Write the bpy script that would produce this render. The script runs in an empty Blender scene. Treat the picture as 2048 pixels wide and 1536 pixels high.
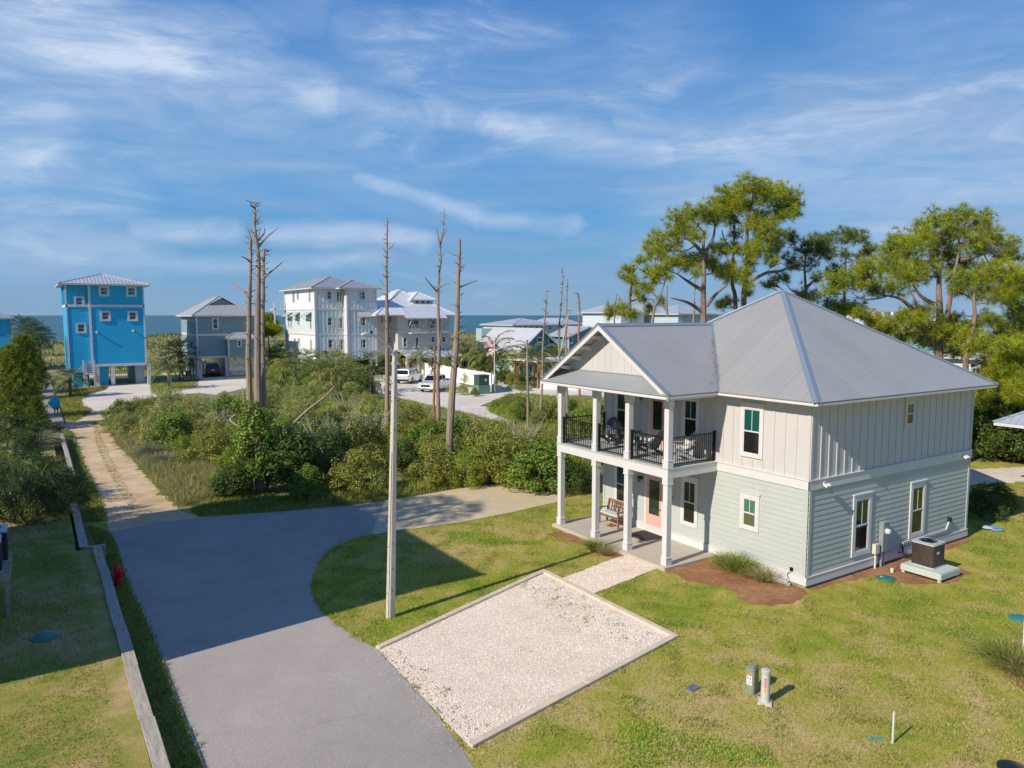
import bpy, bmesh, math, random
import numpy as np
from mathutils import Vector, Matrix, geometry
random.seed(7); RNG = np.random.default_rng(7)
scn = bpy.context.scene
COL = scn.collection
R = math.radians

# ------------------------------------------------------------------ camera
YAW, PITCH, FPX = 0.9963, -0.0924, 1484.2
CAM = Vector((-19.8985, -13.8884, 8.5112))
_fw = Vector((math.cos(YAW), math.sin(YAW), 0)); _rt = Vector((math.sin(YAW), -math.cos(YAW), 0))
FW = _fw * math.cos(PITCH) + Vector((0, 0, math.sin(PITCH)))
UP = -_fw * math.sin(PITCH) + Vector((0, 0, math.cos(PITCH)))
cam_data = bpy.data.cameras.new("camera")
cam = bpy.data.objects.new("camera", cam_data); COL.objects.link(cam)
cam.matrix_world = Matrix(((_rt.x, UP.x, -FW.x, CAM.x), (_rt.y, UP.y, -FW.y, CAM.y), (_rt.z, UP.z, -FW.z, CAM.z), (0, 0, 0, 1)))
cam_data.sensor_width = 36; cam_data.lens = FPX / 2048 * 36
cam_data.clip_start = 0.3; cam_data.clip_end = 60000
scn.camera = cam
scn.view_settings.view_transform = 'Standard'; scn.view_settings.look = 'None'
scn.view_settings.exposure = 0.0; scn.view_settings.gamma = 1
scn.render.resolution_x = 1024; scn.render.resolution_y = 768
scn.cycles.max_bounces = 6; scn.cycles.transparent_max_bounces = 6
scn.cycles.use_denoising = True

# ------------------------------------------------------------------ sun and sky
SUN_EL = R(34.8)
SD = Vector((0.992, 0.125, 0)).normalized()        # where the sunlight travels to, on the ground
sun_data = bpy.data.lights.new("sun", 'SUN'); sun_data.energy = 4.9; sun_data.angle = R(0.5); sun_data.color = (1.0, 0.91, 0.76)
sun = bpy.data.objects.new("sun", sun_data); COL.objects.link(sun)
LD = Vector((SD.x * math.cos(SUN_EL), SD.y * math.cos(SUN_EL), -math.sin(SUN_EL)))
sun.rotation_euler = LD.to_track_quat('-Z', 'Y').to_euler()

def direction(px, py):
    return FW + _rt * ((px - 1024) / FPX) + UP * ((768 - py) / FPX)

world = bpy.data.worlds.new("World"); scn.world = world; world.use_nodes = True
def build_world():
    nt = world.node_tree; N = nt.nodes; L = nt.links; N.clear()
    def n(t, **k):
        x = N.new(t)
        for a, b in k.items(): setattr(x, a, b)
        return x
    def math_(op, a, b=None, c=None, clamp=False):
        x = n('ShaderNodeMath', operation=op); x.use_clamp = clamp
        for i, v in enumerate((a, b, c)):
            if v is None: continue
            if isinstance(v, (int, float)): x.inputs[i].default_value = v
            else: L.new(v, x.inputs[i])
        return x.outputs[0]
    def smooth(v, a, b):
        x = n('ShaderNodeMapRange', interpolation_type='SMOOTHSTEP'); L.new(v, x.inputs[0])
        x.inputs[1].default_value = a; x.inputs[2].default_value = b; return x.outputs[0]
    sky = n('ShaderNodeTexSky', sky_type='NISHITA'); sky.sun_disc = False
    sky.sun_elevation = SUN_EL; sky.sun_rotation = math.atan2(-SD.x, -SD.y) % (2 * math.pi)
    sky.air_density = 1.2; sky.dust_density = 0.4; sky.ozone_density = 2.5
    hs = n('ShaderNodeHueSaturation'); hs.inputs['Saturation'].default_value = SKY_SAT; hs.inputs['Value'].default_value = SKY_VAL
    L.new(sky.outputs[0], hs.inputs['Color'])
    tc = n('ShaderNodeTexCoord'); sp = n('ShaderNodeSeparateXYZ'); L.new(tc.outputs['Generated'], sp.inputs[0])
    az = math_('ARCTAN2', sp.outputs[0], sp.outputs[1]); el = math_('ARCSINE', sp.outputs[2])
    ae = n('ShaderNodeCombineXYZ'); L.new(az, ae.inputs[0]); L.new(el, ae.inputs[1])
    # noise living in the sky's azimuth and elevation, stretched along the wind
    def noise(sx, sy, rot, scale, detail, rough, dist):
        mp = n('ShaderNodeMapping'); mp.inputs['Rotation'].default_value = (0, 0, rot); mp.inputs['Scale'].default_value = (sx, sy, 1)
        L.new(ae.outputs[0], mp.inputs[0])
        t = n('ShaderNodeTexNoise'); L.new(mp.outputs[0], t.inputs['Vector'])
        t.inputs['Scale'].default_value = scale; t.inputs['Detail'].default_value = detail
        t.inputs['Roughness'].default_value = rough; t.inputs['Distortion'].default_value = dist
        return t.outputs['Fac']
    wisp = noise(1.0, 3.6, R(14), 5.0, 9, 0.62, 0.9)
    fine = noise(1.0, 5.0, R(16), 16.0, 8, 0.65, 0.5)
    broad = noise(1.0, 3.0, R(4), 3.1, 6, 0.5, 0.4)
    low = noise(1.0, 9.0, 0.0, 3.4, 6, 0.55, 0.2)
    def ang(px, py):
        d = direction(px, py).normalized(); return math.atan2(d.x, d.y), math.asin(d.z)
    def seg(p, q, w, amp):
        a = ang(*p); b = ang(*q); ba = (b[0] - a[0], b[1] - a[1]); l2 = ba[0] ** 2 + ba[1] ** 2
        ux = math_('SUBTRACT', az, a[0]); uy = math_('SUBTRACT', el, a[1])
        h = math_('DIVIDE', math_('ADD', math_('MULTIPLY', ux, ba[0]), math_('MULTIPLY', uy, ba[1])), l2, clamp=True)
        dx = math_('SUBTRACT', ux, math_('MULTIPLY', h, ba[0])); dy = math_('SUBTRACT', uy, math_('MULTIPLY', h, ba[1]))
        d = math_('SQRT', math_('ADD', math_('MULTIPLY', dx, dx), math_('MULTIPLY', dy, dy)))
        return math_('MULTIPLY', smooth(d, w, 0.0), amp)
    segs = [((-120, 50), (150, 90), .12, .78), ((100, 80), (450, 140), .09, .9), ((380, 130), (640, 195), .055, .85), ((580, 190), (900, 230), .042, .6),
            ((860, 215), (1100, 275), .035, .62), ((1050, 265), (1330, 315), .045, .6), ((1250, 250), (1480, 290), .03, .45),
            ((700, 355), (930, 420), .02, .5), ((900, 415), (1150, 440), .018, .42), ((540, 462), (840, 482), .022, .62), ((270, 446), (470, 452), .024, .6),
            ((0, 300), (200, 340), .09, .42), ((-60, 480), (260, 500), .05, .45), ((200, 520), (760, 525), .02, .4), ((700, 60), (1100, 90), .06, .28),
            ((1450, 350), (2150, 270), .17, .46), ((1650, 440), (2150, 470), .09, .34), ((1750, 130), (2150, 90), .12, .26), ((650, 250), (1300, 160), .16, .26), ((0, 160), (700, 260), .14, .34), ((-50, 330), (120, 290), .10, .5), ((200, 340), (700, 330), .03, .3), ((400, 60), (620, 20), .05, .25)]
    wz = n('ShaderNodeTexNoise'); wz.inputs['Scale'].default_value = 4.5; wz.inputs['Detail'].default_value = 6; L.new(ae.outputs[0], wz.inputs['Vector'])
    wsp = n('ShaderNodeSeparateColor'); L.new(wz.outputs['Color'], wsp.inputs[0])
    az0, el0 = az, el
    az = math_('ADD', az, math_('MULTIPLY', math_('SUBTRACT', wsp.outputs[0], .5), .16)); el = math_('ADD', el, math_('MULTIPLY', math_('SUBTRACT', wsp.outputs[1], .5), .075))
    acc = None
    for s in segs:
        m = seg(*s); acc = m if acc is None else math_('MAXIMUM', acc, m)
    az, el = az0, el0
    tex = math_('ADD', math_('MULTIPLY', smooth(wisp, .28, .70), .62), math_('MULTIPLY', smooth(fine, .30, .78), .30))
    cl = math_('MULTIPLY', acc, math_('ADD', tex, .26))
    base = math_('MULTIPLY', math_('MULTIPLY', smooth(wisp, .47, .80), smooth(broad, .40, .62)), .55)
    white = math_('ADD', cl, base, clamp=True)
    # mauve-grey veils low over the sea and to the right
    veil = math_('MULTIPLY', smooth(low, .42, .66), smooth(el, .36, .02))
    veil = math_('ADD', math_('MULTIPLY', veil, .55), math_('MULTIPLY', math_('MULTIPLY', smooth(broad, .44, .64), smooth(az, .55, 1.15)), .5), clamp=True)
    # the clear air: deep blue overhead, paler and slightly warmer blue down at the sea's rim
    cr = n('ShaderNodeValToRGB'); L.new(sp.outputs[2], cr.inputs[0]); e = cr.color_ramp.elements
    for p_, c_ in ((.05, (.172, .385, .640)), (.14, (.128, .370, .665)), (.42, (.085, .25, .56))): e.new(p_)
    cols = [(0, (.235, .41, .62)), (.05, (.165, .385, .66)), (.14, (.105, .350, .70)), (.42, (.055, .215, .60)), (1, (.02, .11, .38))]
    for q_, (p_, c_) in zip(e, cols): q_.position = p_; q_.color = (*c_, 1)
    gs = n('ShaderNodeVectorMath', operation='SCALE'); L.new(cr.outputs[0], gs.inputs[0]); gs.inputs[3].default_value = .97 / SKY_STR
    mg = n('ShaderNodeMix', data_type='RGBA'); mg.inputs[0].default_value = .92; L.new(hs.outputs[0], mg.inputs[6]); L.new(gs.outputs[0], mg.inputs[7])
    m1 = n('ShaderNodeMix', data_type='RGBA'); L.new(veil, m1.inputs[0]); L.new(mg.outputs[2], m1.inputs[6])
    m1.inputs[7].default_value = (VEIL[0], VEIL[1], VEIL[2], 1)
    m2 = n('ShaderNodeMix', data_type='RGBA'); L.new(math_('MULTIPLY', white, .92, clamp=True), m2.inputs[0]); L.new(m1.outputs[2], m2.inputs[6])
    m2.inputs[7].default_value = (CLOUD[0], CLOUD[1], CLOUD[2], 1)
    # the clear band right above the sea
    bg = n('ShaderNodeBackground'); bg.inputs['Strength'].default_value = SKY_STR; L.new(m2.outputs[2], bg.inputs[0])
    out = n('ShaderNodeOutputWorld'); L.new(bg.outputs[0], out.inputs[0])
SKY_STR, SKY_SAT, SKY_VAL = 0.11, 1.0, 1.0
VEIL = (2.55, 3.75, 6.0); CLOUD = (5.9, 6.9, 8.4)
build_world()

# ------------------------------------------------------------------ reading the ground plan off the view
def at(px, py, z=0.0):
    d = direction(px, py); t = (z - CAM.z) / d.z; return CAM + d * t
def at_depth(px, py, depth):
    return CAM + direction(px, py) * depth
def on_y(px, py, y):
    d = direction(px, py); p = CAM + d * ((y - CAM.y) / d.y); return p.x, p.z
def on_x(px, py, x):
    d = direction(px, py); p = CAM + d * ((x - CAM.x) / d.x); return p.y, p.z

# ------------------------------------------------------------------ materials
MATS = {}
def mat(name, color, rough=0.7, metal=0.0, var=0.0, vscale=3.0, bump=0.0, bscale=30.0, spec=0.5, color2=None, island=0.0, trans=0.0, coat=0.0, stretch=None):
    if name in MATS: return MATS[name]
    m = bpy.data.materials.new(name); m.use_nodes = True; nt = m.node_tree; N = nt.nodes; L = nt.links
    b = N['Principled BSDF']
    b.inputs['Roughness'].default_value = rough; b.inputs['Metallic'].default_value = metal
    b.inputs['Specular IOR Level'].default_value = spec; b.inputs['Coat Weight'].default_value = coat
    b.inputs['Base Color'].default_value = (*color, 1)
    out = None
    tc = N.new('ShaderNodeTexCoord')
    vec = tc.outputs['Object']
    if stretch:
        mp = N.new('ShaderNodeMapping'); mp.inputs['Scale'].default_value = stretch; L.new(vec, mp.inputs[0]); vec = mp.outputs[0]
    if var or color2:
        t = N.new('ShaderNodeTexNoise'); t.inputs['Scale'].default_value = vscale; t.inputs['Detail'].default_value = 6; t.inputs['Roughness'].default_value = .6
        L.new(vec, t.inputs['Vector'])
        mr = N.new('ShaderNodeMapRange'); L.new(t.outputs['Fac'], mr.inputs[0]); mr.inputs[1].default_value = .3; mr.inputs[2].default_value = .7
        mx = N.new('ShaderNodeMix'); mx.data_type = 'RGBA'; L.new(mr.outputs[0], mx.inputs[0])
        c2 = color2 if color2 else tuple(min(1, c * (1 + var)) for c in color)
        c1 = color if color2 else tuple(c * (1 - var) for c in color)
        mx.inputs[6].default_value = (*c1, 1); mx.inputs[7].default_value = (*c2, 1); out = mx.outputs[2]
    if island:
        g = N.new('ShaderNodeNewGeometry'); h = N.new('ShaderNodeHueSaturation')
        mr = N.new('ShaderNodeMapRange'); L.new(g.outputs['Random Per Island'], mr.inputs[0]); mr.inputs[3].default_value = 1 - island; mr.inputs[4].default_value = 1 + island
        mr2 = N.new('ShaderNodeMapRange'); L.new(g.outputs['Random Per Island'], mr2.inputs[0]); mr2.inputs[3].default_value = .5 + .035 * island; mr2.inputs[4].default_value = .5 - .05 * island
        L.new(mr.outputs[0], h.inputs['Value']); L.new(mr2.outputs[0], h.inputs['Hue'])
        if out: L.new(out, h.inputs['Color'])
        else: h.inputs['Color'].default_value = (*color, 1)
        out = h.outputs[0]
    if out: L.new(out, b.inputs['Base Color'])
    if bump:
        t2 = N.new('ShaderNodeTexNoise'); t2.inputs['Scale'].default_value = bscale; t2.inputs['Detail'].default_value = 5; L.new(vec, t2.inputs['Vector'])
        bp = N.new('ShaderNodeBump'); bp.inputs['Strength'].default_value = bump; bp.inputs['Distance'].default_value = .05
        L.new(t2.outputs['Fac'], bp.inputs['Height']); L.new(bp.outputs[0], b.inputs['Normal'])
    if trans:
        tr = N.new('ShaderNodeBsdfTranslucent'); ms = N.new('ShaderNodeMixShader'); ms.inputs[0].default_value = trans
        if out: L.new(out, tr.inputs[0])
        else: tr.inputs[0].default_value = (*color, 1)
        o = N['Material Output']; L.new(b.outputs[0], ms.inputs[1]); L.new(tr.outputs[0], ms.inputs[2]); L.new(ms.outputs[0], o.inputs[0])
    MATS[name] = m; return m

def ribbed(name, color, axis, pitch, metal=.35, rough=.42, depth=.012, seam=0):
    """sheet metal with ribs; axis is the object axis along which the ribs repeat"""
    if name in MATS: return MATS[name]
    m = mat(name, color, rough, metal, var=.05, vscale=.6); nt = m.node_tree; N = nt.nodes; L = nt.links; b = N['Principled BSDF']
    tc = N.new('ShaderNodeTexCoord'); sp = N.new('ShaderNodeSeparateXYZ'); L.new(tc.outputs['Object'], sp.inputs[0])
    def M(op, a, v):
        x = N.new('ShaderNodeMath'); x.operation = op; L.new(a, x.inputs[0]); x.inputs[1].default_value = v; return x.outputs[0]
    s = M('MULTIPLY', sp.outputs[axis], 1 / pitch); s = M('FRACT', s, 0); s = M('SUBTRACT', s, .5); s = M('ABSOLUTE', s, 0)
    mr = N.new('ShaderNodeMapRange'); mr.interpolation_type = 'SMOOTHSTEP'; L.new(s, mr.inputs[0]); mr.inputs[1].default_value = .22; mr.inputs[2].default_value = .5
    if seam:   # sheet overlaps and faint streaks running down the slope
        q = M('FRACT', M('MULTIPLY', sp.outputs[axis], 1 / seam), 0); mq = N.new('ShaderNodeMapRange'); L.new(q, mq.inputs[0]); mq.inputs[1].default_value = .035; mq.inputs[2].default_value = .05; mq.inputs[3].default_value = .86; mq.inputs[4].default_value = 1
        fl = M('FLOOR', M('MULTIPLY', sp.outputs[axis], 1 / seam), 0); wn = N.new('ShaderNodeTexWhiteNoise'); wn.noise_dimensions = '1D'; L.new(fl, wn.inputs['W']); ms_ = N.new('ShaderNodeMapRange'); L.new(wn.outputs['Value'], ms_.inputs[0]); ms_.inputs[3].default_value = .97; ms_.inputs[4].default_value = 1.025
        v_ = N.new('ShaderNodeMath'); v_.operation = 'MULTIPLY'; L.new(mq.outputs[0], v_.inputs[0]); L.new(ms_.outputs[0], v_.inputs[1]); src = b.inputs['Base Color'].links[0].from_socket; vm = N.new('ShaderNodeVectorMath'); vm.operation = 'SCALE'; L.new(src, vm.inputs[0]); L.new(v_.outputs[0], vm.inputs[3]); L.new(vm.outputs[0], b.inputs['Base Color'])
    bp = N.new('ShaderNodeBump'); bp.inputs['Strength'].default_value = 1; bp.inputs['Distance'].default_value = depth
    L.new(mr.outputs[0], bp.inputs['Height']); L.new(bp.outputs[0], b.inputs['Normal'])
    return m

# ------------------------------------------------------------------ mesh helpers
class MB:
    def __init__(s): s.v = []; s.f = []; s.mi = []; s.ch = []
    def add(s, vs, fs, mi=0):
        o = len(s.v); s.ch.append((o, len(s.f), len(fs), len(vs))); s.v += [tuple(v) for v in vs]; s.f += [tuple(i + o for i in f) for f in fs]; s.mi += [mi] * len(fs); return s
    def box(s, x0, y0, z0, x1, y1, z1, mi=0, M=None):
        x0, x1 = min(x0, x1), max(x0, x1); y0, y1 = min(y0, y1), max(y0, y1); z0, z1 = min(z0, z1), max(z0, z1)
        vs = [(x0, y0, z0), (x1, y0, z0), (x1, y1, z0), (x0, y1, z0), (x0, y0, z1), (x1, y0, z1), (x1, y1, z1), (x0, y1, z1)]
        if M is not None: vs = [M @ Vector(v) for v in vs]
        return s.add(vs, [(0, 3, 2, 1), (4, 5, 6, 7), (0, 1, 5, 4), (1, 2, 6, 5), (2, 3, 7, 6), (3, 0, 4, 7)], mi)
    def beam(s, a, b, w, h, mi=0, up=(0, 0, 1)):
        a = Vector(a); b = Vector(b); d = (b - a); l = d.length; d.normalize()
        sx = d.cross(Vector(up))
        if sx.length < 1e-4: sx = d.cross(Vector((1, 0, 0)))
        sx.normalize(); u = sx.cross(d)
        M = Matrix(((sx.x, d.x, u.x, a.x), (sx.y, d.y, u.y, a.y), (sx.z, d.z, u.z, a.z), (0, 0, 0, 1)))
        return s.box(-w / 2, 0, -h / 2, w / 2, l, h / 2, mi, M)
    def poly(s, pts, mi=0): return s.add(pts, [tuple(range(len(pts)))], mi)
    def prism(s, pts, off, mi=0):
        """closed solid: planar polygon pts pushed by off"""
        n = len(pts); off = Vector(off); top = [Vector(p) + off for p in pts]
        fs = [tuple(range(n))[::-1], tuple(range(n, 2 * n))] + [(i, (i + 1) % n, n + (i + 1) % n, n + i) for i in range(n)]
        return s.add([Vector(p) for p in pts] + top, fs, mi)
    def tube(s, pts, rad, k=8, mi=0, cap=True):
        pts = [Vector(p) for p in pts]; n = len(pts)
        rad = [rad] * n if isinstance(rad, (int, float)) else rad
        vs = []; ref = Vector((0, 0, 1)) if abs((pts[-1] - pts[0]).normalized().z) < .9 else Vector((1, 0, 0))
        for i, p in enumerate(pts):
            d = (pts[min(i + 1, n - 1)] - pts[max(i - 1, 0)]).normalized()
            a = d.cross(ref).normalized(); b = d.cross(a)
            for j in range(k):
                t = 2 * math.pi * j / k; vs.append(p + (a * math.cos(t) + b * math.sin(t)) * rad[i])
        fs = [(i * k + j, i * k + (j + 1) % k, (i + 1) * k + (j + 1) % k, (i + 1) * k + j) for i in range(n - 1) for j in range(k)]
        if cap: fs += [tuple(range(k))[::-1], tuple((n - 1) * k + j for j in range(k))]
        return s.add(vs, fs, mi)
    def lathe(s, prof, c=(0, 0, 0), k=16, mi=0):
        vs = []; n = len(prof)
        for r, z in prof:
            for j in range(k):
                t = 2 * math.pi * j / k; vs.append((c[0] + r * math.cos(t), c[1] + r * math.sin(t), c[2] + z))
        fs = [(i * k + j, i * k + (j + 1) % k, (i + 1) * k + (j + 1) % k, (i + 1) * k + j) for i in range(n - 1) for j in range(k)]
        fs += [tuple(range(k))[::-1], tuple((n - 1) * k + j for j in range(k))]
        return s.add(vs, fs, mi)
    def mesh(s, name, mats):
        me = bpy.data.meshes.new(name); me.from_pydata(s.v, [], s.f)
        for m in (mats if isinstance(mats, (list, tuple)) else [mats]): me.materials.append(m)
        me.polygons.foreach_set('material_index', s.mi)
        bm = bmesh.new(); bm.from_mesh(me); bmesh.ops.recalc_face_normals(bm, faces=bm.faces); bm.to_mesh(me); bm.free()
        return me
    def each(s):
        for v0, f0, nf, nv in s.ch:
            q = MB(); q.v = s.v[v0:v0 + nv]; q.f = [tuple(i - v0 for i in f) for f in s.f[f0:f0 + nf]]; q.mi = s.mi[f0:f0 + nf]; yield q
    def build(s, name, mats, parent=None, smooth=False, bevel=0):
        me = s.mesh(name, mats); o = bpy.data.objects.new(name, me); COL.objects.link(o)
        if parent: o.parent = parent
        if smooth:
            for p in me.polygons: p.use_smooth = True
            try: me.set_sharp_from_angle(angle=R(35))
            except Exception: pass
        if bevel:
            bv = o.modifiers.new('bevel', 'BEVEL'); bv.width = bevel; bv.segments = 2; bv.limit_method = 'ANGLE'
        return o

def npmesh(name, V, F, mats, mi=None, smooth=False):
    """V (n,3) float, F (m,k) int"""
    me = bpy.data.meshes.new(name); V = np.asarray(V, np.float32); F = np.asarray(F, np.int32); m, k = F.shape
    me.vertices.add(len(V)); me.vertices.foreach_set('co', V.ravel())
    me.loops.add(m * k); me.loops.foreach_set('vertex_index', F.ravel())
    me.polygons.add(m); me.polygons.foreach_set('loop_start', np.arange(0, m * k, k, dtype=np.int32)); me.polygons.foreach_set('loop_total', np.full(m, k, np.int32))
    for x in (mats if isinstance(mats, (list, tuple)) else [mats]): me.materials.append(x)
    if mi is not None: me.polygons.foreach_set('material_index', np.asarray(mi, np.int32))
    if smooth: me.polygons.foreach_set('use_smooth', np.ones(m, bool))
    me.update(calc_edges=True); me.validate(); return me
def npobj(name, V, F, mats, mi=None, parent=None, smooth=False):
    o = bpy.data.objects.new(name, npmesh(name, V, F, mats, mi, smooth)); COL.objects.link(o)
    if parent: o.parent = parent
    return o

def tag(o, label=None, cat=None, group=None, kind=None):
    if label: o['label'] = label
    if cat: o['category'] = cat
    if group: o['group'] = group
    if kind: o['kind'] = kind
    return o
def thing(name, loc, label, cat, group=None, rz=0):
    o = bpy.data.objects.new(name, None); COL.objects.link(o); o.location = loc; o.rotation_euler = (0, 0, rz); o.empty_display_size = .2
    return tag(o, label, cat, group)
def struct(name, mb, m, **k):
    o = mb.build(name, m, **k); o['kind'] = 'structure'; return o
CHILD = {}
def link_child(o, p): CHILD.setdefault(p.name, []).append(o)
def copy_tree(o, parent=None):
    c = o.copy(); COL.objects.link(c)
    if parent is not None: c.parent = parent
    for ch in [x for x in ALL_CHILDREN(o)]: copy_tree(ch, c)
    return c
def ALL_CHILDREN(o): return list(o.children)

def text_obj(name, body, size, loc, rot, m, parent, depth=.004):
    cu = bpy.data.curves.new(name, 'FONT'); cu.body = body; cu.size = size; cu.extrude = depth; cu.align_x = 'CENTER'; cu.align_y = 'CENTER'
    t = bpy.data.objects.new(name + '_tmp', cu); COL.objects.link(t)
    dg = bpy.context.evaluated_depsgraph_get(); me = bpy.data.meshes.new_from_object(t.evaluated_get(dg))
    me.name = name; me.materials.clear(); me.materials.append(m)
    bpy.data.objects.remove(t)
    o = bpy.data.objects.new(name, me); COL.objects.link(o); o.location = loc; o.rotation_euler = rot
    if parent: o.parent = parent
    return o
# ================================================================== GROUND
RNG_LO = {'lawn_grass': .40, 'dry_grass': .38}
def ground_mat(name, stops, s1=.3, s2=3.0, fine=45.0, fv=.35, rough=.95, bump=.6, w=(.45, .35, .2), voro=0):
    """natural ground: three scales of noise picked through a colour ramp"""
    m = bpy.data.materials.new(name); m.use_nodes = True; nt = m.node_tree; N = nt.nodes; L = nt.links; b = N['Principled BSDF']
    b.inputs['Roughness'].default_value = rough; b.inputs['Specular IOR Level'].default_value = .2
    tc = N.new('ShaderNodeTexCoord')
    def noise(s, d=5):
        t = N.new('ShaderNodeTexNoise'); t.inputs['Scale'].default_value = s; t.inputs['Detail'].default_value = d; t.inputs['Roughness'].default_value = .6
        t.inputs['Distortion'].default_value = .4; L.new(tc.outputs['Object'], t.inputs['Vector']); return t.outputs['Fac']
    a, c, f = noise(s1), noise(s2), noise(fine)
    def M(op, x, y):
        q = N.new('ShaderNodeMath'); q.operation = op
        for i, v in enumerate((x, y)):
            if isinstance(v, float): q.inputs[i].default_value = v
            else: L.new(v, q.inputs[i])
        return q.outputs[0]
    mixv = M('ADD', M('ADD', M('MULTIPLY', a, w[0]), M('MULTIPLY', c, w[1])), M('MULTIPLY', f, w[2]))
    mr = N.new('ShaderNodeMapRange'); L.new(mixv, mr.inputs[0]); mr.inputs[1].default_value = RNG_LO.get(name, .34); mr.inputs[2].default_value = 1 - RNG_LO.get(name, .34)
    cr = N.new('ShaderNodeValToRGB'); L.new(mr.outputs[0], cr.inputs[0]); e = cr.color_ramp.elements
    while len(e) < len(stops): e.new(.5)
    for i, (p, col) in enumerate(stops): e[i].position = p; e[i].color = (*col, 1)
    hs = N.new('ShaderNodeHueSaturation'); L.new(cr.outputs[0], hs.inputs['Color'])
    if voro:
        v = N.new('ShaderNodeTexVoronoi'); v.inputs['Scale'].default_value = voro; L.new(tc.outputs['Object'], v.inputs['Vector'])
        sp = N.new('ShaderNodeSeparateColor'); L.new(v.outputs['Color'], sp.inputs[0]); f = sp.outputs[0]
    mv = N.new('ShaderNodeMapRange'); L.new(f, mv.inputs[0]); mv.inputs[1].default_value = .25 if not voro else 0; mv.inputs[2].default_value = .75 if not voro else 1
    mv.inputs[3].default_value = 1 - fv; mv.inputs[4].default_value = 1 + fv; L.new(mv.outputs[0], hs.inputs['Value'])
    L.new(hs.outputs[0], b.inputs['Base Color'])
    bp = N.new('ShaderNodeBump'); bp.inputs['Strength'].default_value = bump; bp.inputs['Distance'].default_value = .03
    L.new(v.outputs['Distance'] if voro else f, bp.inputs['Height']); L.new(bp.outputs[0], b.inputs['Normal'])
    MATS[name] = m; return m

G_LAWN = ground_mat('lawn_grass', [(0, (.56, .40, .19)), (.26, (.47, .37, .12)), (.54, (.36, .34, .055)), (.78, (.25, .295, .028)), (1, (.15, .24, .015))], s1=.16, s2=1.0, fine=34, fv=.45, w=(.45, .37, .18))
G_DRY = ground_mat('dry_grass', [(0, (.50, .36, .20)), (.3, (.40, .30, .11)), (.6, (.27, .26, .05)), (1, (.13, .20, .025))], s1=.3, s2=1.6, fine=26, fv=.4)
G_SCRUB = ground_mat('scrub_ground', [(0, (.44, .37, .27)), (.3, (.27, .24, .12)), (.6, (.18, .19, .06)), (1, (.12, .15, .04))], s1=.12, s2=.8, fine=14, fv=.4)
G_ROAD = ground_mat('asphalt', [(0, (.33, .285, .255)), (.5, (.41, .357, .318)), (1, (.48, .42, .375))], s1=.12, s2=.9, fine=60, fv=.10, bump=.35, w=(.5, .3, .2), voro=55)
G_CONC = ground_mat('concrete_pad', [(0, (.52, .42, .26)), (.5, (.61, .49, .31)), (1, (.68, .55, .37))], s1=.2, s2=1.2, fine=30, fv=.06, bump=.15)
G_DIRT = ground_mat('dirt', [(0, (.42, .29, .16)), (.45, (.58, .42, .25)), (1, (.76, .60, .42))], s1=.35, s2=1.4, fine=20, fv=.18)
G_SHELL = ground_mat('shell_sand', [(0, (.56, .48, .39)), (.5, (.70, .62, .53)), (1, (.80, .74, .67))], s1=.2, s2=1.3, fine=18, fv=.12)
G_GRAVEL = ground_mat('white_gravel', [(0, (.68, .53, .40)), (.4, (.85, .70, .56)), (1, (.93, .81, .68))], s1=.35, s2=2.2, fine=40, fv=.22, bump=.6, voro=42)
G_MULCH = ground_mat('pine_straw', [(0, (.20, .085, .04)), (.5, (.37, .18, .085)), (1, (.50, .30, .16))], s1=.9, s2=5, fine=50, fv=.45, bump=1)
G_SAND = ground_mat('beach_sand', [(0, (.50, .44, .36)), (1, (.70, .64, .55))], fv=.1)
G_DUNE = ground_mat('dune_cover', [(0, (.50, .44, .28)), (.3, (.36, .33, .15)), (.65, (.26, .26, .09)), (1, (.16, .18, .055))], s1=.05, s2=.35, fine=3, fv=.3)

def resample(pts, step, jit, closed=True):
    out = []; n = len(pts)
    for i in range(n):
        a = Vector((*pts[i][:2],)); b = Vector((*pts[(i + 1) % n][:2],)); l = (b - a).length; k = max(1, int(l / step)); nrm = Vector((-(b - a).y, (b - a).x)); nrm = nrm / max(l, 1e-6)
        for j in range(k):
            p = a.lerp(b, j / k)
            if jit and j: p = p + nrm * random.gauss(0, jit)
            out.append(p)
    return out
def sheet(name, pts, z, m, step=.35, jit=0.0, kind='structure'):
    pts = resample(pts, step, jit)
    v3 = [Vector((p.x, p.y, 0)) for p in pts]
    tris = geometry.tessellate_polygon([v3])
    me = bpy.data.meshes.new(name); me.from_pydata([(p.x, p.y, z) for p in pts], [], [tuple(t) for t in tris]); me.materials.append(m)
    bm = bmesh.new(); bm.from_mesh(me); bmesh.ops.recalc_face_normals(bm, faces=bm.faces)
    if sum(f.normal.z for f in bm.faces) < 0: bmesh.ops.reverse_faces(bm, faces=bm.faces)
    bm.to_mesh(me); bm.free()
    o = bpy.data.objects.new(name, me); COL.objects.link(o)
    if kind: o['kind'] = kind
    return o
def P(lst, z=0.0): return [at(x, y, z).xy for x, y in lst]
def spl(pts, k=5):
    """smooth curve through points (Catmull-Rom, open)"""
    pts = [Vector(p) for p in pts]; q = [pts[0]] + pts + [pts[-1]]; out = []
    for i in range(1, len(q) - 2):
        a, b, c, d = q[i - 1:i + 3]
        for j in range(k):
            t = j / k; out.append(.5 * ((2 * b) + (c - a) * t + (2 * a - 5 * b + 4 * c - d) * t * t + (3 * b - a - 3 * c + d) * t ** 3))
    out.append(q[-2]); return out

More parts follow.
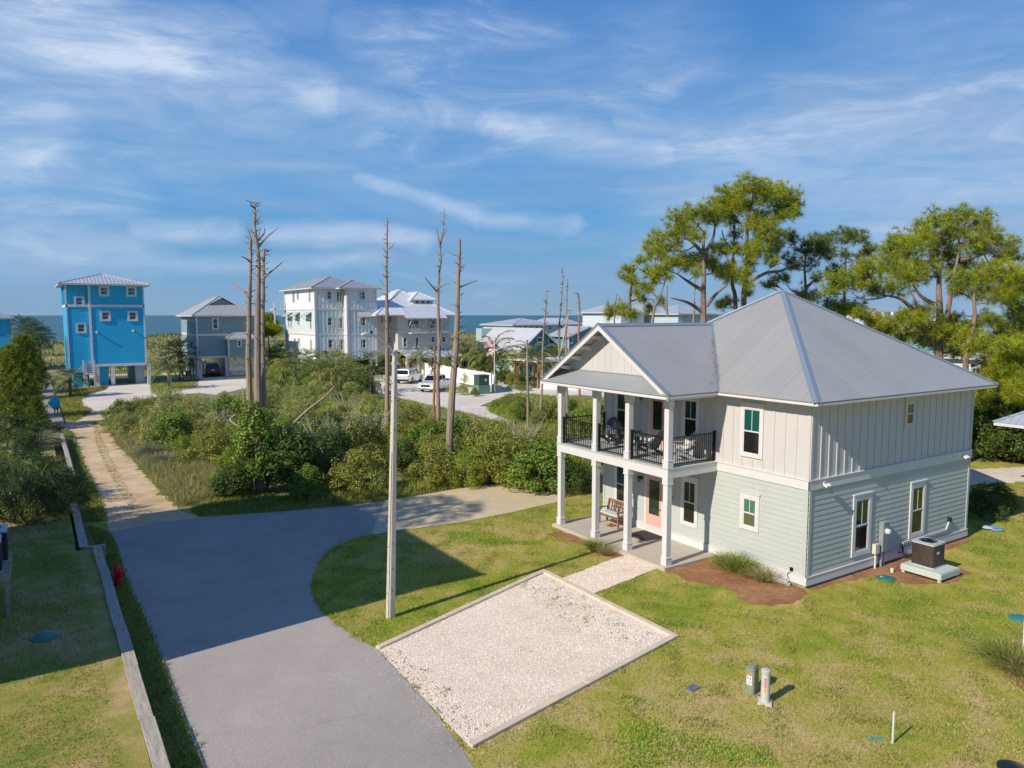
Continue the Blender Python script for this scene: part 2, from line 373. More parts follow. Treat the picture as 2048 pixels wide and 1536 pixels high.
# the wide ground: flat by the houses, rolling dunes towards the beach
def dune_h(x, y):
    f = np.clip((y - 128) / 30, 0, 1) * np.clip((236 - y) / 8, 0, 1)
    h = .5 * np.sin(x * .11 + 1.3 * np.sin(y * .05)) + .45 * np.sin(y * .17 + x * .04) + .3 * np.sin(x * .31 + y * .13)
    ridge = 1.9 * np.exp(-((y - 219 - 5 * np.sin(x * .045)) / 8.0) ** 2) + .9 * np.exp(-((y - 198 - 6 * np.sin(x * .03 + 2)) / 7.0) ** 2)
    ridge = ridge * (1 + .25 * np.sin(x * .19) + .15 * np.sin(x * .43 + 1))
    return f * (h * .5 + .25 + ridge)
xs = np.concatenate([np.arange(-900, -140, 60), np.arange(-140, 330, 3.0), np.arange(330, 1500, 60)]); ys = np.concatenate([np.arange(-300, -60, 40), np.arange(-60, 128, 8.0), np.arange(128, 237, 1.5), [236.5, 237.5, 242, 252]])
X, Y = np.meshgrid(xs, ys); Z = dune_h(X, Y); Z = np.where(Y > 241, -.9, np.where(Y > 237, -.15, Z))
nx = len(xs); ny = len(ys); idx = np.arange(nx * ny).reshape(ny, nx)
F = np.stack([idx[:-1, :-1], idx[:-1, 1:], idx[1:, 1:], idx[1:, :-1]], -1).reshape(-1, 4)
cy = Y[:-1, :-1].ravel(); gi = np.where(cy > 229, 2, np.where(cy > 112, 1, 0))
g = npobj('ground', np.stack([X, Y, Z], -1).reshape(-1, 3), F, [G_SCRUB, G_DUNE, G_SAND], gi, smooth=True); g['kind'] = 'structure'

# the sea
def sea_mat():
    m = bpy.data.materials.new('sea_water'); m.use_nodes = True; nt = m.node_tree; N = nt.nodes; L = nt.links; b = N['Principled BSDF']
    b.inputs['Base Color'].default_value = (.020, .070, .095, 1); b.inputs['Roughness'].default_value = .45; b.inputs['Specular IOR Level'].default_value = .3; b.inputs['IOR'].default_value = 1.33
    tc = N.new('ShaderNodeTexCoord'); mp = N.new('ShaderNodeMapping'); mp.inputs['Scale'].default_value = (.05, .16, 1); L.new(tc.outputs['Object'], mp.inputs[0])
    t = N.new('ShaderNodeTexNoise'); t.inputs['Scale'].default_value = 1; t.inputs['Detail'].default_value = 8; t.inputs['Roughness'].default_value = .65; L.new(mp.outputs[0], t.inputs['Vector'])
    bp = N.new('ShaderNodeBump'); bp.inputs['Strength'].default_value = .9; bp.inputs['Distance'].default_value = 1.2; L.new(t.outputs['Fac'], bp.inputs['Height']); L.new(bp.outputs[0], b.inputs['Normal'])
    mr = N.new('ShaderNodeMapRange'); L.new(t.outputs['Fac'], mr.inputs[0]); mr.inputs[1].default_value = .35; mr.inputs[2].default_value = .7
    mx = N.new('ShaderNodeMix'); mx.data_type = 'RGBA'; L.new(mr.outputs[0], mx.inputs[0]); mx.inputs[6].default_value = (.030, .115, .155, 1); mx.inputs[7].default_value = (.085, .20, .235, 1)
    L.new(mx.outputs[2], b.inputs['Base Color']); return m
mb = MB(); mb.poly([(-40000, 237, -.35), (50000, 237, -.35), (50000, 52000, -.35), (-40000, 52000, -.35)]); struct('sea', mb, sea_mat())

# lawns
sheet('lawn', [(-18.4, -16), (14, -40), (60, -40), (60, 2), (30, 6), (16, 10), (10.5, 12.5), (2, 13.3), (0.6, 15.5), (0, 19), (-14.4, 21), (-18.35, 20.6)], .006, G_LAWN, jit=.06)
WALLX = -18.5
wl = [at(x, y, .5) for x, y in ((318, 1536), (196, 1092))]
wl2 = [at(x, y, .5) for x, y in ((158, 1098), (150, 1040), (125, 950), (107, 862))]
left_edge = [(-18.3, -16), (wl[0].x - .1, wl[0].y), (wl[1].x - .1, wl[1].y), (wl2[0].x - .1, wl[1].y), (wl2[0].x - .1, wl2[0].y)] + [(p.x - .12, p.y) for p in wl2[1:]]
mb = MB(); pts = [(x, y, -.2) for x, y in left_edge] + [(-70, wl2[-1].y + 1, -.2), (-70, -16, -.2)]
mb.prism(pts, (0, 0, .64)); o = struct('left_lawn', mb, G_DRY)
# road, concrete apron, dirt road, shell drive
road_left = [(406, 1536), (366, 1436), (331, 1337), (293, 1244), (265, 1188), (244, 1129), (234, 1091), (220, 1066)]
road_top = [(300, 1048), (400, 1036), (560, 1023), (640, 1016), (700, 1010), (770, 1002)]
road_low = [(742, 1071), (700, 1080), (670, 1094), (645, 1115), (630, 1140), (623, 1165), (624, 1190), (636, 1214), (660, 1240), (690, 1262), (725, 1284), (757, 1302), (800, 1350), (850, 1402), (900, 1465), (948, 1536)]
rd = [(-17.55, -16)] + [tuple(p) for p in spl(P(road_left), 3)] + [tuple(p) for p in spl(P(road_top), 3)] + [tuple(p) for p in spl(P(road_low), 4)] + [(-13.9, -16)]
sheet('road', rd, .014, G_ROAD, jit=.03)
sheet('concrete_apron', P([(770, 1001.6), (826, 993), (911, 979), (1040, 960), (1119, 994), (1117, 1004), (1011, 1028), (911, 1047), (805, 1061), (742, 1071.5)]), .022, G_CONC, jit=.012)
dl = [(219, 1068), (213, 1040), (203, 1005), (187, 967), (168, 932), (152, 889), (145, 866), (128, 857), (128, 848), (152, 843), (187, 821)]
dr = [(238, 817), (228, 827), (219, 850), (221, 868), (234, 889), (267, 920), (293, 952), (320, 983), (355, 1018), (405, 1036)]
sheet('dirt_road', [tuple(p) for p in spl(P(dl), 4)] + [tuple(p) for p in spl(P(dr), 4)], .010, G_DIRT, jit=.17)
sheet('shell_drive', P([(187, 822), (164, 813), (163, 801), (176, 790), (213, 780), (222, 770), (222, 757), (296, 757), (306, 785), (376, 775), (398, 764), (402, 750), (500, 750), (500, 775), (430, 790), (400, 786), (312, 794), (248, 806), (240, 818)]), .018, G_SHELL, jit=.08)
sheet('sand_lot', P([(740, 752), (790, 738), (870, 748), (940, 775), (985, 779), (985, 765), (1020, 752), (1100, 752), (1230, 765), (1240, 800), (1165, 790), (1100, 792), (1040, 785), (985, 802), (960, 812), (1005, 823), (1080, 846), (1150, 868), (1240, 900), (1240, 930), (1140, 880), (1085, 862), (1030, 852), (950, 832), (880, 815), (800, 797), (740, 780)]), .014, G_SHELL, jit=.15)
sheet('back_sand_road', P([(1850, 940), (1945, 938), (2048, 934), (2300, 925), (2300, 960), (2048, 964), (1945, 970), (1850, 975)]), .014, G_SHELL, jit=.1)
def wear(m, crack=.5):
    nt = m.node_tree; N = nt.nodes; L = nt.links; b = N['Principled BSDF']; src = b.inputs['Base Color'].links[0].from_socket; tc = N.new('ShaderNodeTexCoord')
    nz = N.new('ShaderNodeTexNoise'); nz.inputs['Scale'].default_value = 1.3; nz.inputs['Detail'].default_value = 4; L.new(tc.outputs['Object'], nz.inputs['Vector'])
    ad = N.new('ShaderNodeVectorMath'); ad.operation = 'MULTIPLY_ADD'; L.new(nz.outputs['Color'], ad.inputs[0]); ad.inputs[1].default_value = (.9, .9, 0); L.new(tc.outputs['Object'], ad.inputs[2])
    v = N.new('ShaderNodeTexVoronoi'); v.feature = 'DISTANCE_TO_EDGE'; v.inputs['Scale'].default_value = .33; L.new(ad.outputs[0], v.inputs['Vector'])
    r = N.new('ShaderNodeMapRange'); L.new(v.outputs['Distance'], r.inputs[0]); r.inputs[1].default_value = .0; r.inputs[2].default_value = .010; r.inputs[3].default_value = crack; r.inputs[4].default_value = 0
    mx = N.new('ShaderNodeMix'); mx.data_type = 'RGBA'; L.new(r.outputs[0], mx.inputs[0]); L.new(src, mx.inputs[6]); mx.inputs[7].default_value = (.16, .145, .13, 1)
    n2 = N.new('ShaderNodeTexNoise'); n2.inputs['Scale'].default_value = .45; n2.inputs['Detail'].default_value = 9; n2.inputs['Roughness'].default_value = .7; n2.inputs['Distortion'].default_value = 1.5; L.new(tc.outputs['Object'], n2.inputs['Vector'])
    r2 = N.new('ShaderNodeMapRange'); L.new(n2.outputs['Fac'], r2.inputs[0]); r2.inputs[1].default_value = .60; r2.inputs[2].default_value = .78; r2.inputs[4].default_value = .35
    m2 = N.new('ShaderNodeMix'); m2.data_type = 'RGBA'; L.new(r2.outputs[0], m2.inputs[0]); L.new(mx.outputs[2], m2.inputs[6]); m2.inputs[7].default_value = (.50, .43, .34, 1); L.new(m2.outputs[2], b.inputs['Base Color'])
wear(G_ROAD, .12); wear(G_CONC, .15)
# dry shell patch behind, grass strip down the middle of the dirt road comes with the grass below
# gravel parking pad with a concrete kerb, gravel path
GP = [Vector((-6.05, 5.62)), Vector((-6.05, -.22)), Vector((-13.02, -1.62)), Vector((-12.86, 3.22))]
sheet('gravel_pad', [tuple(p) for p in GP], .018, G_GRAVEL)
sheet('gravel_path', P([(1122, 1158), (1183, 1190), (1316, 1137), (1255, 1108)]), .016, G_GRAVEL, jit=.03)
KERB = mat('kerb_concrete', (.66, .54, .40), .85, var=.12, vscale=2, bump=.3, bscale=20)
def strip(mb, a, b, wd, z0, z1):
    a = Vector((*a, 0)); b = Vector((*b, 0)); d = (b - a).normalized(); mb.beam(a + Vector((0, 0, (z0 + z1) / 2)), b + Vector((0, 0, (z0 + z1) / 2)), wd, z1 - z0)
t = thing('pad_kerb', (GP[0].x, GP[0].y, 0), 'low tan concrete kerb round three sides of the white gravel parking pad', 'kerb')
for a, b in ((GP[3] + Vector((0, .1)), GP[0] + Vector((.16, .1))), (GP[0] + Vector((.08, 0)), GP[1] + Vector((.08, -.16))), (GP[1] + Vector((0, -.1)), GP[2] + Vector((0, -.1)))):
    a = a - t.location.xy; b = b - t.location.xy; mb = MB(); d = (b - a); n_ = max(1, round(d.length / 2.9))
    for i in range(n_): strip(mb, a + d * (i / n_) + d.normalized() * .008, a + d * ((i + 1) / n_) - d.normalized() * .008, .17 if b.x != a.x else .19, -.02, .075)
    mb.build('kerb_run', KERB, t, bevel=.015)
# pine straw beds
sheet('mulch_bed', [(-2.4, 3.6), (-.02, 3.6), (-.02, .05), (-.3, -.35), (-1.1, -.45), (-2.1, -.35), (-2.5, .3), (-2.1, .9), (-2.2, 1.7), (-2.6, 2.7)], .012, G_MULCH, step=.2, jit=.06)
sheet('mulch_bed', [(-3.5, 9.1), (-2.6, 9.3), (-2.6, 5.5), (-3.1, 5.3), (-3.3, 6.1), (-3.0, 7.4), (-3.3, 8.2)], .012, G_MULCH, step=.2, jit=.06)
sheet('mulch_bed', [(.05, -.02), (9.8, -.02), (9.9, -.3), (6.6, -.4), (5.9, -2.1), (4.2, -2.2), (3.1, -1.5), (2.6, -.45), (.8, -.25), (.1, -.25)], .012, G_MULCH, step=.2, jit=.06)
sheet('mulch_bed', P([(1990, 1300), (2010, 1345), (2048, 1392), (2200, 1440), (2200, 1250), (2048, 1270)]), .012, G_MULCH, step=.2, jit=.08)
sheet('grass_patch', P([(302, 788), (300, 768), (350, 766), (398, 768), (392, 776), (345, 786)]), .012, G_LAWN, step=.4, jit=.08)['kind'] = 'structure'
# ================================================================== HOUSES: shared pieces
WHITE = mat('white_trim_paint', (.66, .645, .64), .55, var=.03, vscale=2)
CREAM = mat('warm_white_board', (.575, .545, .53), .65, var=.035, vscale=1.5)
SAGE = mat('pale_sage_siding', (.475, .505, .475), .65, var=.035, vscale=1.5)
FOUND = mat('foundation_concrete', (.34, .33, .31), .9, var=.15, bump=.2)
BLACKM = mat('black_railing_metal', (.015, .015, .017), .4, metal=.5)
PINK = mat('peach_door_paint', (.74, .42, .34), .45)
def glass(name, col, rough=.06, spec=.8, stripes=0, col2=None):
    m = mat(name, col, rough, spec=spec)
    if stripes and 'done' not in m:
        m['done'] = 1; nt = m.node_tree; N = nt.nodes; L = nt.links; tc = N.new('ShaderNodeTexCoord'); sp = N.new('ShaderNodeSeparateXYZ'); L.new(tc.outputs['Object'], sp.inputs[0])
        w = N.new('ShaderNodeMath'); w.operation = 'MULTIPLY'; w.inputs[1].default_value = stripes; L.new(sp.outputs[2], w.inputs[0]); f = N.new('ShaderNodeMath'); f.operation = 'FRACT'; L.new(w.outputs[0], f.inputs[0])
        r = N.new('ShaderNodeMapRange'); L.new(f.outputs[0], r.inputs[0]); r.inputs[1].default_value = .75; r.inputs[2].default_value = .85
        mx = N.new('ShaderNodeMix'); mx.data_type = 'RGBA'; L.new(r.outputs[0], mx.inputs[0]); mx.inputs[6].default_value = (*col, 1); mx.inputs[7].default_value = (*(col2 or tuple(c * .4 for c in col)), 1)
        L.new(mx.outputs[2], N['Principled BSDF'].inputs['Base Color'])
    return m
G_DARK = glass('dark_window_glass', (.018, .016, .016))
G_TEAL = glass('teal_blind_glass', (.008, .095, .080), stripes=22, col2=(.005, .045, .042))
G_DTEAL = glass('deep_teal_glass', (.005, .035, .038), stripes=20)
G_GREEN = glass('green_curtain_glass', (.07, .20, .13), stripes=14, col2=(.035, .11, .07))
G_FAR = glass('far_window_glass', (.03, .075, .085), .1)

class Fr:
    """a vertical wall plane: o = origin, u = direction along the wall, n = outward normal"""
    def __init__(s, o, u, n): s.o = Vector(o); s.u = Vector(u); s.n = Vector(n)
    def p(s, u, z, out=0): return s.o + s.u * u + s.n * out + Vector((0, 0, z))
    def box(s, mb, u0, u1, z0, z1, o0, o1, mi=0):
        vs = [s.p(a, c, b) for c in (z0, z1) for a, b in ((u0, o0), (u1, o0), (u1, o1), (u0, o1))]
        return mb.add(vs, [(0, 3, 2, 1), (4, 5, 6, 7), (0, 1, 5, 4), (1, 2, 6, 5), (2, 3, 7, 6), (3, 0, 4, 7)], mi)
def laps(mb, f, u0, u1, z0, z1, course=.175, lip=.018, mi=0):
    n = max(1, round((z1 - z0) / course)); c = (z1 - z0) / n
    for i in range(n):
        a = z0 + i * c; b = a + c + (.01 if i < n - 1 else 0)
        vs = [f.p(u0, a, 0), f.p(u1, a, 0), f.p(u1, a, lip), f.p(u0, a, lip), f.p(u0, b, 0), f.p(u1, b, 0), f.p(u1, b, .003), f.p(u0, b, .003)]
        mb.add(vs, [(0, 1, 2, 3), (3, 2, 6, 7), (4, 7, 6, 5), (0, 3, 7, 4), (1, 5, 6, 2)], mi)
def battens(mb, f, u0, u1, z0, z1, pitch=.41, w=.055, t=.022, skip=(), mi=0):
    n = max(1, round((u1 - u0) / pitch))
    for i in range(1, n):
        u = u0 + (u1 - u0) * i / n; segs = [(z0, z1)]
        for a, b, c, d in skip:
            if a < u < b: segs = [s for (p, q) in segs for s in ((p, min(q, c)), (max(p, d), q)) if s[1] - s[0] > .03]
        for p, q in segs: f.box(mb, u - w / 2, u + w / 2, p, q, 0, t, mi)
def window(parent, f, u0, u1, z0, z1, trim=.11, top=.16, gl=(G_TEAL, G_DARK), tm=None, mull=True, split=.5, depth=.05, name='window', label=None):
    """sash window: the casing is the window itself, the sash and the panes are its parts"""
    tm = tm or WHITE; mb = MB(); u0, u1 = sorted((u0, u1))
    f.box(mb, u0 - trim, u0, z0 - trim, z1 + top, 0, depth); f.box(mb, u1, u1 + trim, z0 - trim, z1 + top, 0, depth)
    f.box(mb, u0, u1, z1, z1 + top, 0, depth + .002); f.box(mb, u0, u1, z0 - trim, z0, 0, depth + .002)
    if top > .1: f.box(mb, u0 - trim - .03, u1 + trim + .03, z1 + top, z1 + top + .035, 0, depth + .03)
    w = mb.build(name, tm, parent)
    if label: w['label'] = label
    zm = z0 + (z1 - z0) * split; s = MB(); k = min(.045, (u1 - u0) * .1)
    for a, b in ((u0, u0 + k), (u1 - k, u1)): f.box(s, a, b, z0, z1, .02, .040)
    f.box(s, u0 + k, u1 - k, z0, z0 + k, .02, .039); f.box(s, u0 + k, u1 - k, z1 - k, z1, .02, .039); f.box(s, u0 + k, u1 - k, zm - k / 2, zm + k / 2, .02, .044)
    if mull: f.box(s, (u0 + u1) / 2 - .011, (u0 + u1) / 2 + .011, zm + k / 2, z1 - k, .02, .034)
    s.build('sash', WHITE if tm is not WHITE else tm, w)
    g = MB(); g.poly([f.p(u0, zm, .026), f.p(u1, zm, .026), f.p(u1, z1, .026), f.p(u0, z1, .026)], 0); g.poly([f.p(u0, z0, .026), f.p(u1, z0, .026), f.p(u1, zm, .026), f.p(u0, zm, .026)], 1)
    g.build('pane', list(gl), w)
    return w

# ================================================================== THE COTTAGE
W_, L_ = 9.81, 9.77; ZB0, ZB1 = 3.13, 3.42; ZE = 5.93; OV = .57; SL = .64
house = thing('cottage', (W_ / 2, L_ / 2, 0), 'two storey cream and sage cottage with grey hip roof and two level porch', 'house')
HO = house.location.copy()
class HP:  # children are built in world coordinates; the parent Empty sits at the house's base
    pass
def hb(mb, name, m, parent=house, **k):
    if name in ('corner_board', 'lookout', 'barge_board') and len(mb.ch) > 1:
        for q in mb.each(): o = hb(q, name, m, parent, **k)
        return o
    o = mb.build(name, m, parent, **k)
    if parent is house: o.location = -HO
    return o
FF = Fr((0, 0, 0), (0, 1, 0), (-1, 0, 0)); SF = Fr((0, 0, 0), (1, 0, 0), (0, -1, 0))
BF = Fr((W_, 0, 0), (0, 1, 0), (1, 0, 0)); LF = Fr((0, L_, 0), (1, 0, 0), (0, 1, 0))
mb = MB(); mb.box(.03, .03, -.3, W_ - .03, L_ - .03, .14); hb(mb, 'foundation', FOUND)
mb = MB(); mb.box(.004, .004, .10, W_ - .004, L_ - .004, 3.2)
for f, e in ((FF, L_), (SF, W_), (BF, L_), (LF, W_)): laps(mb, f, 0.0, e, .38, ZB0 + .01)
hb(mb, 'lower_siding', SAGE)
mb = MB(); mb.box(0, 0, 3.2, W_, L_, ZE + .1)
skips_f = [(1.70, 2.73, 3.75, 5.62), (4.45, 5.40, 4.0, 5.62), (6.0, 7.15, 3.4, 5.62), (8.3, 9.1, 3.4, 5.62)]; skips_s = [(5.04, 5.86, 4.63, 5.82)]
battens(mb, FF, .1, L_ - .1, ZB1, ZE, skip=skips_f); battens(mb, SF, .1, W_ - .1, ZB1, ZE, skip=skips_s); battens(mb, BF, .1, L_ - .1, ZB1, ZE); battens(mb, LF, .1, W_ - .1, ZB1, ZE)
hb(mb, 'upper_wall', CREAM)
mb = MB()
for f, e in ((FF, L_), (SF, W_), (BF, L_), (LF, W_)):
    f.box(mb, -.045, e + .045, ZB0, ZB1, 0, .045 if f in (FF, BF) else .043); f.box(mb, -.06, e + .06, ZB1, ZB1 + .03, 0, .07 if f in (FF, BF) else .068)
    f.box(mb, -.045, e + .045, .10, .36, 0, .047 if f in (FF, BF) else .044); f.box(mb, -.05, e + .05, .36, .385, 0, .062 if f in (FF, BF) else .060)
hb(mb, 'band_board', WHITE)
mb = MB()
for f, e in ((FF, L_), (SF, W_), (BF, L_), (LF, W_)):
    for a, b in ((0.0, .12), (e - .12, e)): f.box(mb, a, b, .386, ZB0, 0, .034)
hb(mb, 'corner_board', SAGE)
mb = MB()
for f, e in ((FF, L_), (SF, W_), (BF, L_), (LF, W_)):
    for a, b in ((0.0, .10), (e - .10, e)): f.box(mb, a, b, ZB1 + .03, ZE, 0, .03)
hb(mb, 'corner_board', CREAM)
# windows and doors
window(house, FF, 1.86, 2.56, 3.92, 5.44, gl=(G_TEAL, G_DARK)).location = -HO
window(house, FF, 4.62, 5.24, 4.1, 5.46, gl=(G_DTEAL, G_DARK)).location = -HO
window(house, FF, 8.37, 8.95, 3.95, 5.46, gl=(G_DTEAL, G_DARK), mull=False).location = -HO
window(house, FF, 4.60, 5.20, .93, 2.48, gl=(G_DTEAL, G_DARK)).location = -HO
window(house, FF, 1.93, 2.47, 1.46, 2.42, gl=(G_GREEN, glass('half_curtain_glass', (.12, .12, .07), stripes=0)), split=.48, trim=.12).location = -HO
window(house, FF, 8.40, 8.93, .93, 2.40, gl=(G_DTEAL, G_DARK), mull=False).location = -HO
window(house, SF, 2.47, 3.21, .74, 2.48, gl=(G_DTEAL, G_DARK), trim=.15, top=.17).location = -HO
window(house, SF, 5.86, 6.58, .79, 2.47, gl=(glass('leaf_reflection_tint', (.02, .05, .012)), G_DARK), trim=.14, top=.18).location = -HO  # mirrored leaves put into the upper pane as dark green base colour
window(house, SF, 5.24, 5.66, 4.76, 5.50, gl=(glass('warm_reflection_tint', (.05, .05, .02)), G_DARK), trim=.12, top=.2, tm=CREAM).location = -HO  # warm reflection put into the upper pane's base colour
def door(u0, u1, z0, z1, label):
    mb = MB(); FF.box(mb, u0, u0 + .11, z0, z1, 0, .05); FF.box(mb, u1 - .11, u1, z0, z1, 0, .05); FF.box(mb, u0 + .11, u1 - .11, z1 - .1, z1, 0, .052)
    fr = hb(mb, 'door_frame', WHITE)
    d = MB(); FF.box(d, u0 + .11, u1 - .11, z0, z1 - .1, 0, .026)
    FF.box(d, u0 + .2, u1 - .2, z0 + .12, z0 + .55, .026, .036); FF.box(d, u0 + .27, u1 - .27, z0 + .19, z0 + .48, .036, .042)
    FF.box(d, u0 + .22, u1 - .22, z0 + .66, z0 + .70, .026, .04); FF.box(d, u0 + .22, u0 + .25, z0 + .7, z1 - .24, .026, .04); FF.box(d, u1 - .25, u1 - .22, z0 + .7, z1 - .24, .026, .04); FF.box(d, u0 + .22, u1 - .22, z1 - .24, z1 - .21, .026, .04)
    dd = hb(d, 'door', PINK); dd['label'] = label
    g = MB(); g.poly([FF.p(u0 + .25, z0 + .7, .032), FF.p(u1 - .25, z0 + .7, .032), FF.p(u1 - .25, z1 - .24, .032), FF.p(u0 + .25, z1 - .24, .032)]); g.build('pane', glass('door_glass', (.012, .035, .03)), dd)
    h = MB(); h.tube([FF.p(u0 + .17, z0 + .98, .03), FF.p(u0 + .17, z0 + .98, .09), FF.p(u0 + .26, z0 + .98, .09)], .012); h.build('handle', BLACKM, dd)
door(6.18, 7.24, .13, 2.42, 'peach pink front door with tall glass'); door(6.12, 7.1, 3.46, 5.5, 'peach pink balcony door')
text_obj('house_number', '187', .17, FF.p(5.83, 1.68, .028) - HO, (R(90), 0, R(-90)), mat('black_numerals', (.01, .01, .01), .5), house)
# roof
EV = .57; ROOFM_X = ribbed('roof_metal_y', (.51, .485, .44), 1, .11, depth=.02, seam=.92); ROOFM_Y = ribbed('roof_metal_x', (.51, .50, .45), 0, .11, depth=.02, seam=.92); CAPM = mat('roof_cap_metal', (.36, .42, .46), .35, metal=.5); FASC = WHITE
ZR = ZE + .02; x0, x1, y0, y1 = -EV, W_ + EV, -EV, L_ + EV; run = (x1 - x0) / 2; ZP = ZR + run * SL; cx = (x0 + x1) / 2; ra, rb = y0 + run, y1 - run
if rb < ra: ra = rb = (ra + rb) / 2
rb = max(rb, ra + .18)
T = .035
roof = MB()
c = [(x0, y0, ZR), (x1, y0, ZR), (x1, y1, ZR), (x0, y1, ZR)]; pa = (cx, ra, ZP); pb = (cx, rb, ZP)
faces = [([c[3], c[0], pa, pb], 0), ([c[0], c[1], pa], 1), ([c[1], c[2], pb, pa], 0), ([c[2], c[3], pb], 1)]
for pts, mi in faces: roof.poly(pts, mi)
roof_o = hb(roof, 'roof', [ROOFM_X, ROOFM_Y])
sol = roof_o.modifiers.new('thick', 'SOLIDIFY'); sol.thickness = .04; sol.offset = -1
caps = MB()
for a, b in ((c[0], pa), (c[1], pa), (c[2], pb), (c[3], pb), (pa, pb)):
    a = Vector(a) + Vector((0, 0, .012)); b = Vector(b) + Vector((0, 0, .012)); d = (b - a).normalized(); sd = d.cross(Vector((0, 0, 1))).normalized()
    drop = .11 * SL * (.72 if abs(d.z) > .01 else 1); up = .014
    pts = [a + sd * .13 - Vector((0, 0, drop * .9)), a + Vector((0, 0, up)), a - sd * .13 - Vector((0, 0, drop * .9))]; q = [p + (b - a) for p in pts]
    caps.add(pts + q, [(0, 1, 4, 3), (1, 2, 5, 4)]); caps.tube([a + Vector((0, 0, up - .01)), b + Vector((0, 0, up - .01))], .022, 6)
hb(caps, 'roof_cap', CAPM, parent=roof_o)
mb = MB(); z0, z1 = ZR - .12, ZR - .045
for a, b in (((x0 + .02, y0 + .02), (x1 - .02, y0 + .02)), ((x1 - .02, y0 + .03), (x1 - .02, y1 - .03)), ((x1 - .02, y1 - .02), (x0 + .02, y1 - .02)), ((x0 + .02, y1 - .03), (x0 + .02, 10.2)), ((x0 + .02, 3.2), (x0 + .02, y0 + .03))): strip(mb, a, b, .03, z0, z1)
mb.box(x0 + .04, y0 + .04, z0 + .01, x1 - .04, -.002, z0 + .03); mb.box(x0 + .04, L_ + .002, z0 + .01, x1 - .04, y1 - .04, z0 + .03); mb.box(x0 + .04, .002, z0 + .011, -.002, L_, z0 + .031); mb.box(W_ + .002, .002, z0 + .011, x1 - .04, L_, z0 + .031)
hb(mb, 'fascia', FASC)
# porch gable: ridge runs out towards the street
PY0, PY1, PXW, PXF = 3.76, 9.68, -2.28, -2.92; gy = (PY0 + PY1) / 2; gr0, gr1 = PY0 - .55, PY1 + .55; ZG = ZR + (gr1 - gr0) / 2 * SL
xr = (ZG - ZR) / SL + x0   # where the ridge meets the main roof
for sgn, ye, mname in ((1, gr0, 'a'), (-1, gr1, 'b')):
    pass
g = MB(); E0 = (PXF, gr0, ZR); E1 = (PXF, gr1, ZR); RG = (PXF, gy, ZG); RI = (xr, gy, ZG + .012); V0 = (x0, gr0, ZR + .012); V1 = (x0, gr1, ZR + .012)
g.poly([E0, V0, RI, RG]); g.poly([RG, RI, V1, E1])
go = hb(g, 'porch_roof', ribbed('porch_roof_metal', (.51, .49, .45), 0, .11, depth=.016, seam=.92)); s_ = go.modifiers.new('thick', 'SOLIDIFY'); s_.thickness = .035; s_.offset = -1
caps = MB()
def rake(a, b, w, h, lift=0): 
    a = Vector(a) + Vector((0, 0, lift)); b = Vector(b) + Vector((0, 0, lift)); caps.beam(a, b, w, h, up=(1, 0, 0) if abs((b - a).normalized().x) < .5 else (0, 0, 1))
rake((PXF + .06, gr0, ZR), (PXF + .06, gy, ZG), .02, .16, .018); rake((PXF + .06, gr1, ZR), (PXF + .06, gy, ZG), .02, .16, .018)
for sg in (-1, 1):
    a = Vector((PXF, gy, ZG + .03)); b = Vector((xr, gy, ZG + .03)); caps.add([a, b, b + Vector((0, sg * .16, -.16 * SL)), a + Vector((0, sg * .16, -.16 * SL))], [(0, 1, 2, 3)])
rake((xr, gy, ZG), (x0, gr0, ZR), .10, .012, .03); rake((xr, gy, ZG), (x0, gr1, ZR), .10, .012, .03)
caps.box(PXF - .02, gy - .05, ZG + .018, PXF + .02, gy + .05, ZG + .05)
hb(caps, 'roof_cap', CAPM, parent=go)
mb = MB()   # white barge boards
for ye in (gr0, gr1):
    a = Vector((PXF + .02, ye, ZR - .10)); b = Vector((PXF + .02, gy, ZG - .10)); mb.beam(a, b, .05, .17, up=(1, 0, 0)) if False else mb.prism([a + Vector((0, 0, .08)), b + Vector((0, 0, .08)), b - Vector((0, 0, .12)), a - Vector((0, 0, .09))], (.04, 0, 0))
hb(mb, 'barge_board', WHITE)
mb = MB()   # lookouts under the rake, rafters, gable boards
for k in range(1, 6):
    for sg in (-1, 1):
        yy = gy + sg * (gr1 - gy) * (k - .15) / 5.6; zz = ZG - abs(yy - gy) * SL - .16
        mb.prism([(PXF + .06, yy - .045, zz + .07 + .0), (PXW, yy - .045, zz + .07), (PXW, yy - .045, zz - .12), (PXF + .25, yy - .045, zz - .02)], (0, .09, 0))
hb(mb, 'lookout', WHITE)
GF = Fr((PXW, 0, 0), (0, 1, 0), (-1, 0, 0))
mb = MB(); gz0 = ZE + .05
mb.prism([(PXW, gr0 + .35, gz0), (PXW, gr1 - .35, gz0), (PXW, gr1 - .35, ZR + .2), (PXW, gy, ZG - .06), (PXW, gr0 + .35, ZR + .2)], (.1, 0, 0))
for i in range(-9, 10):
    u = gy + i * .36; zt = ZG - .10 - abs(u - gy) * SL
    if zt > 6.5: GF.box(mb, u - .024, u + .024, 6.36, zt, 0, .010)
hb(mb, 'gable_wall', CREAM)
pent = MB(); pent.add([(PXW - .024, gr0 + .76, 6.40), (PXW - .024, gr1 - .76, 6.40), (PXF - .06, gr1, ZR - .01), (PXF - .06, gr0, ZR - .01)], [(0, 1, 2, 3)])
po = hb(pent, 'pent_roof', ribbed('pent_roof_metal', (.42, .44, .45), 1, .11)); s_ = po.modifiers.new('t', 'SOLIDIFY'); s_.thickness = .03
mb = MB(); mb.box(PXW - .03, gr0 + .85, 6.38, PXW - .022, gr1 - .85, 6.44); hb(mb, 'flashing', CAPM, parent=po)
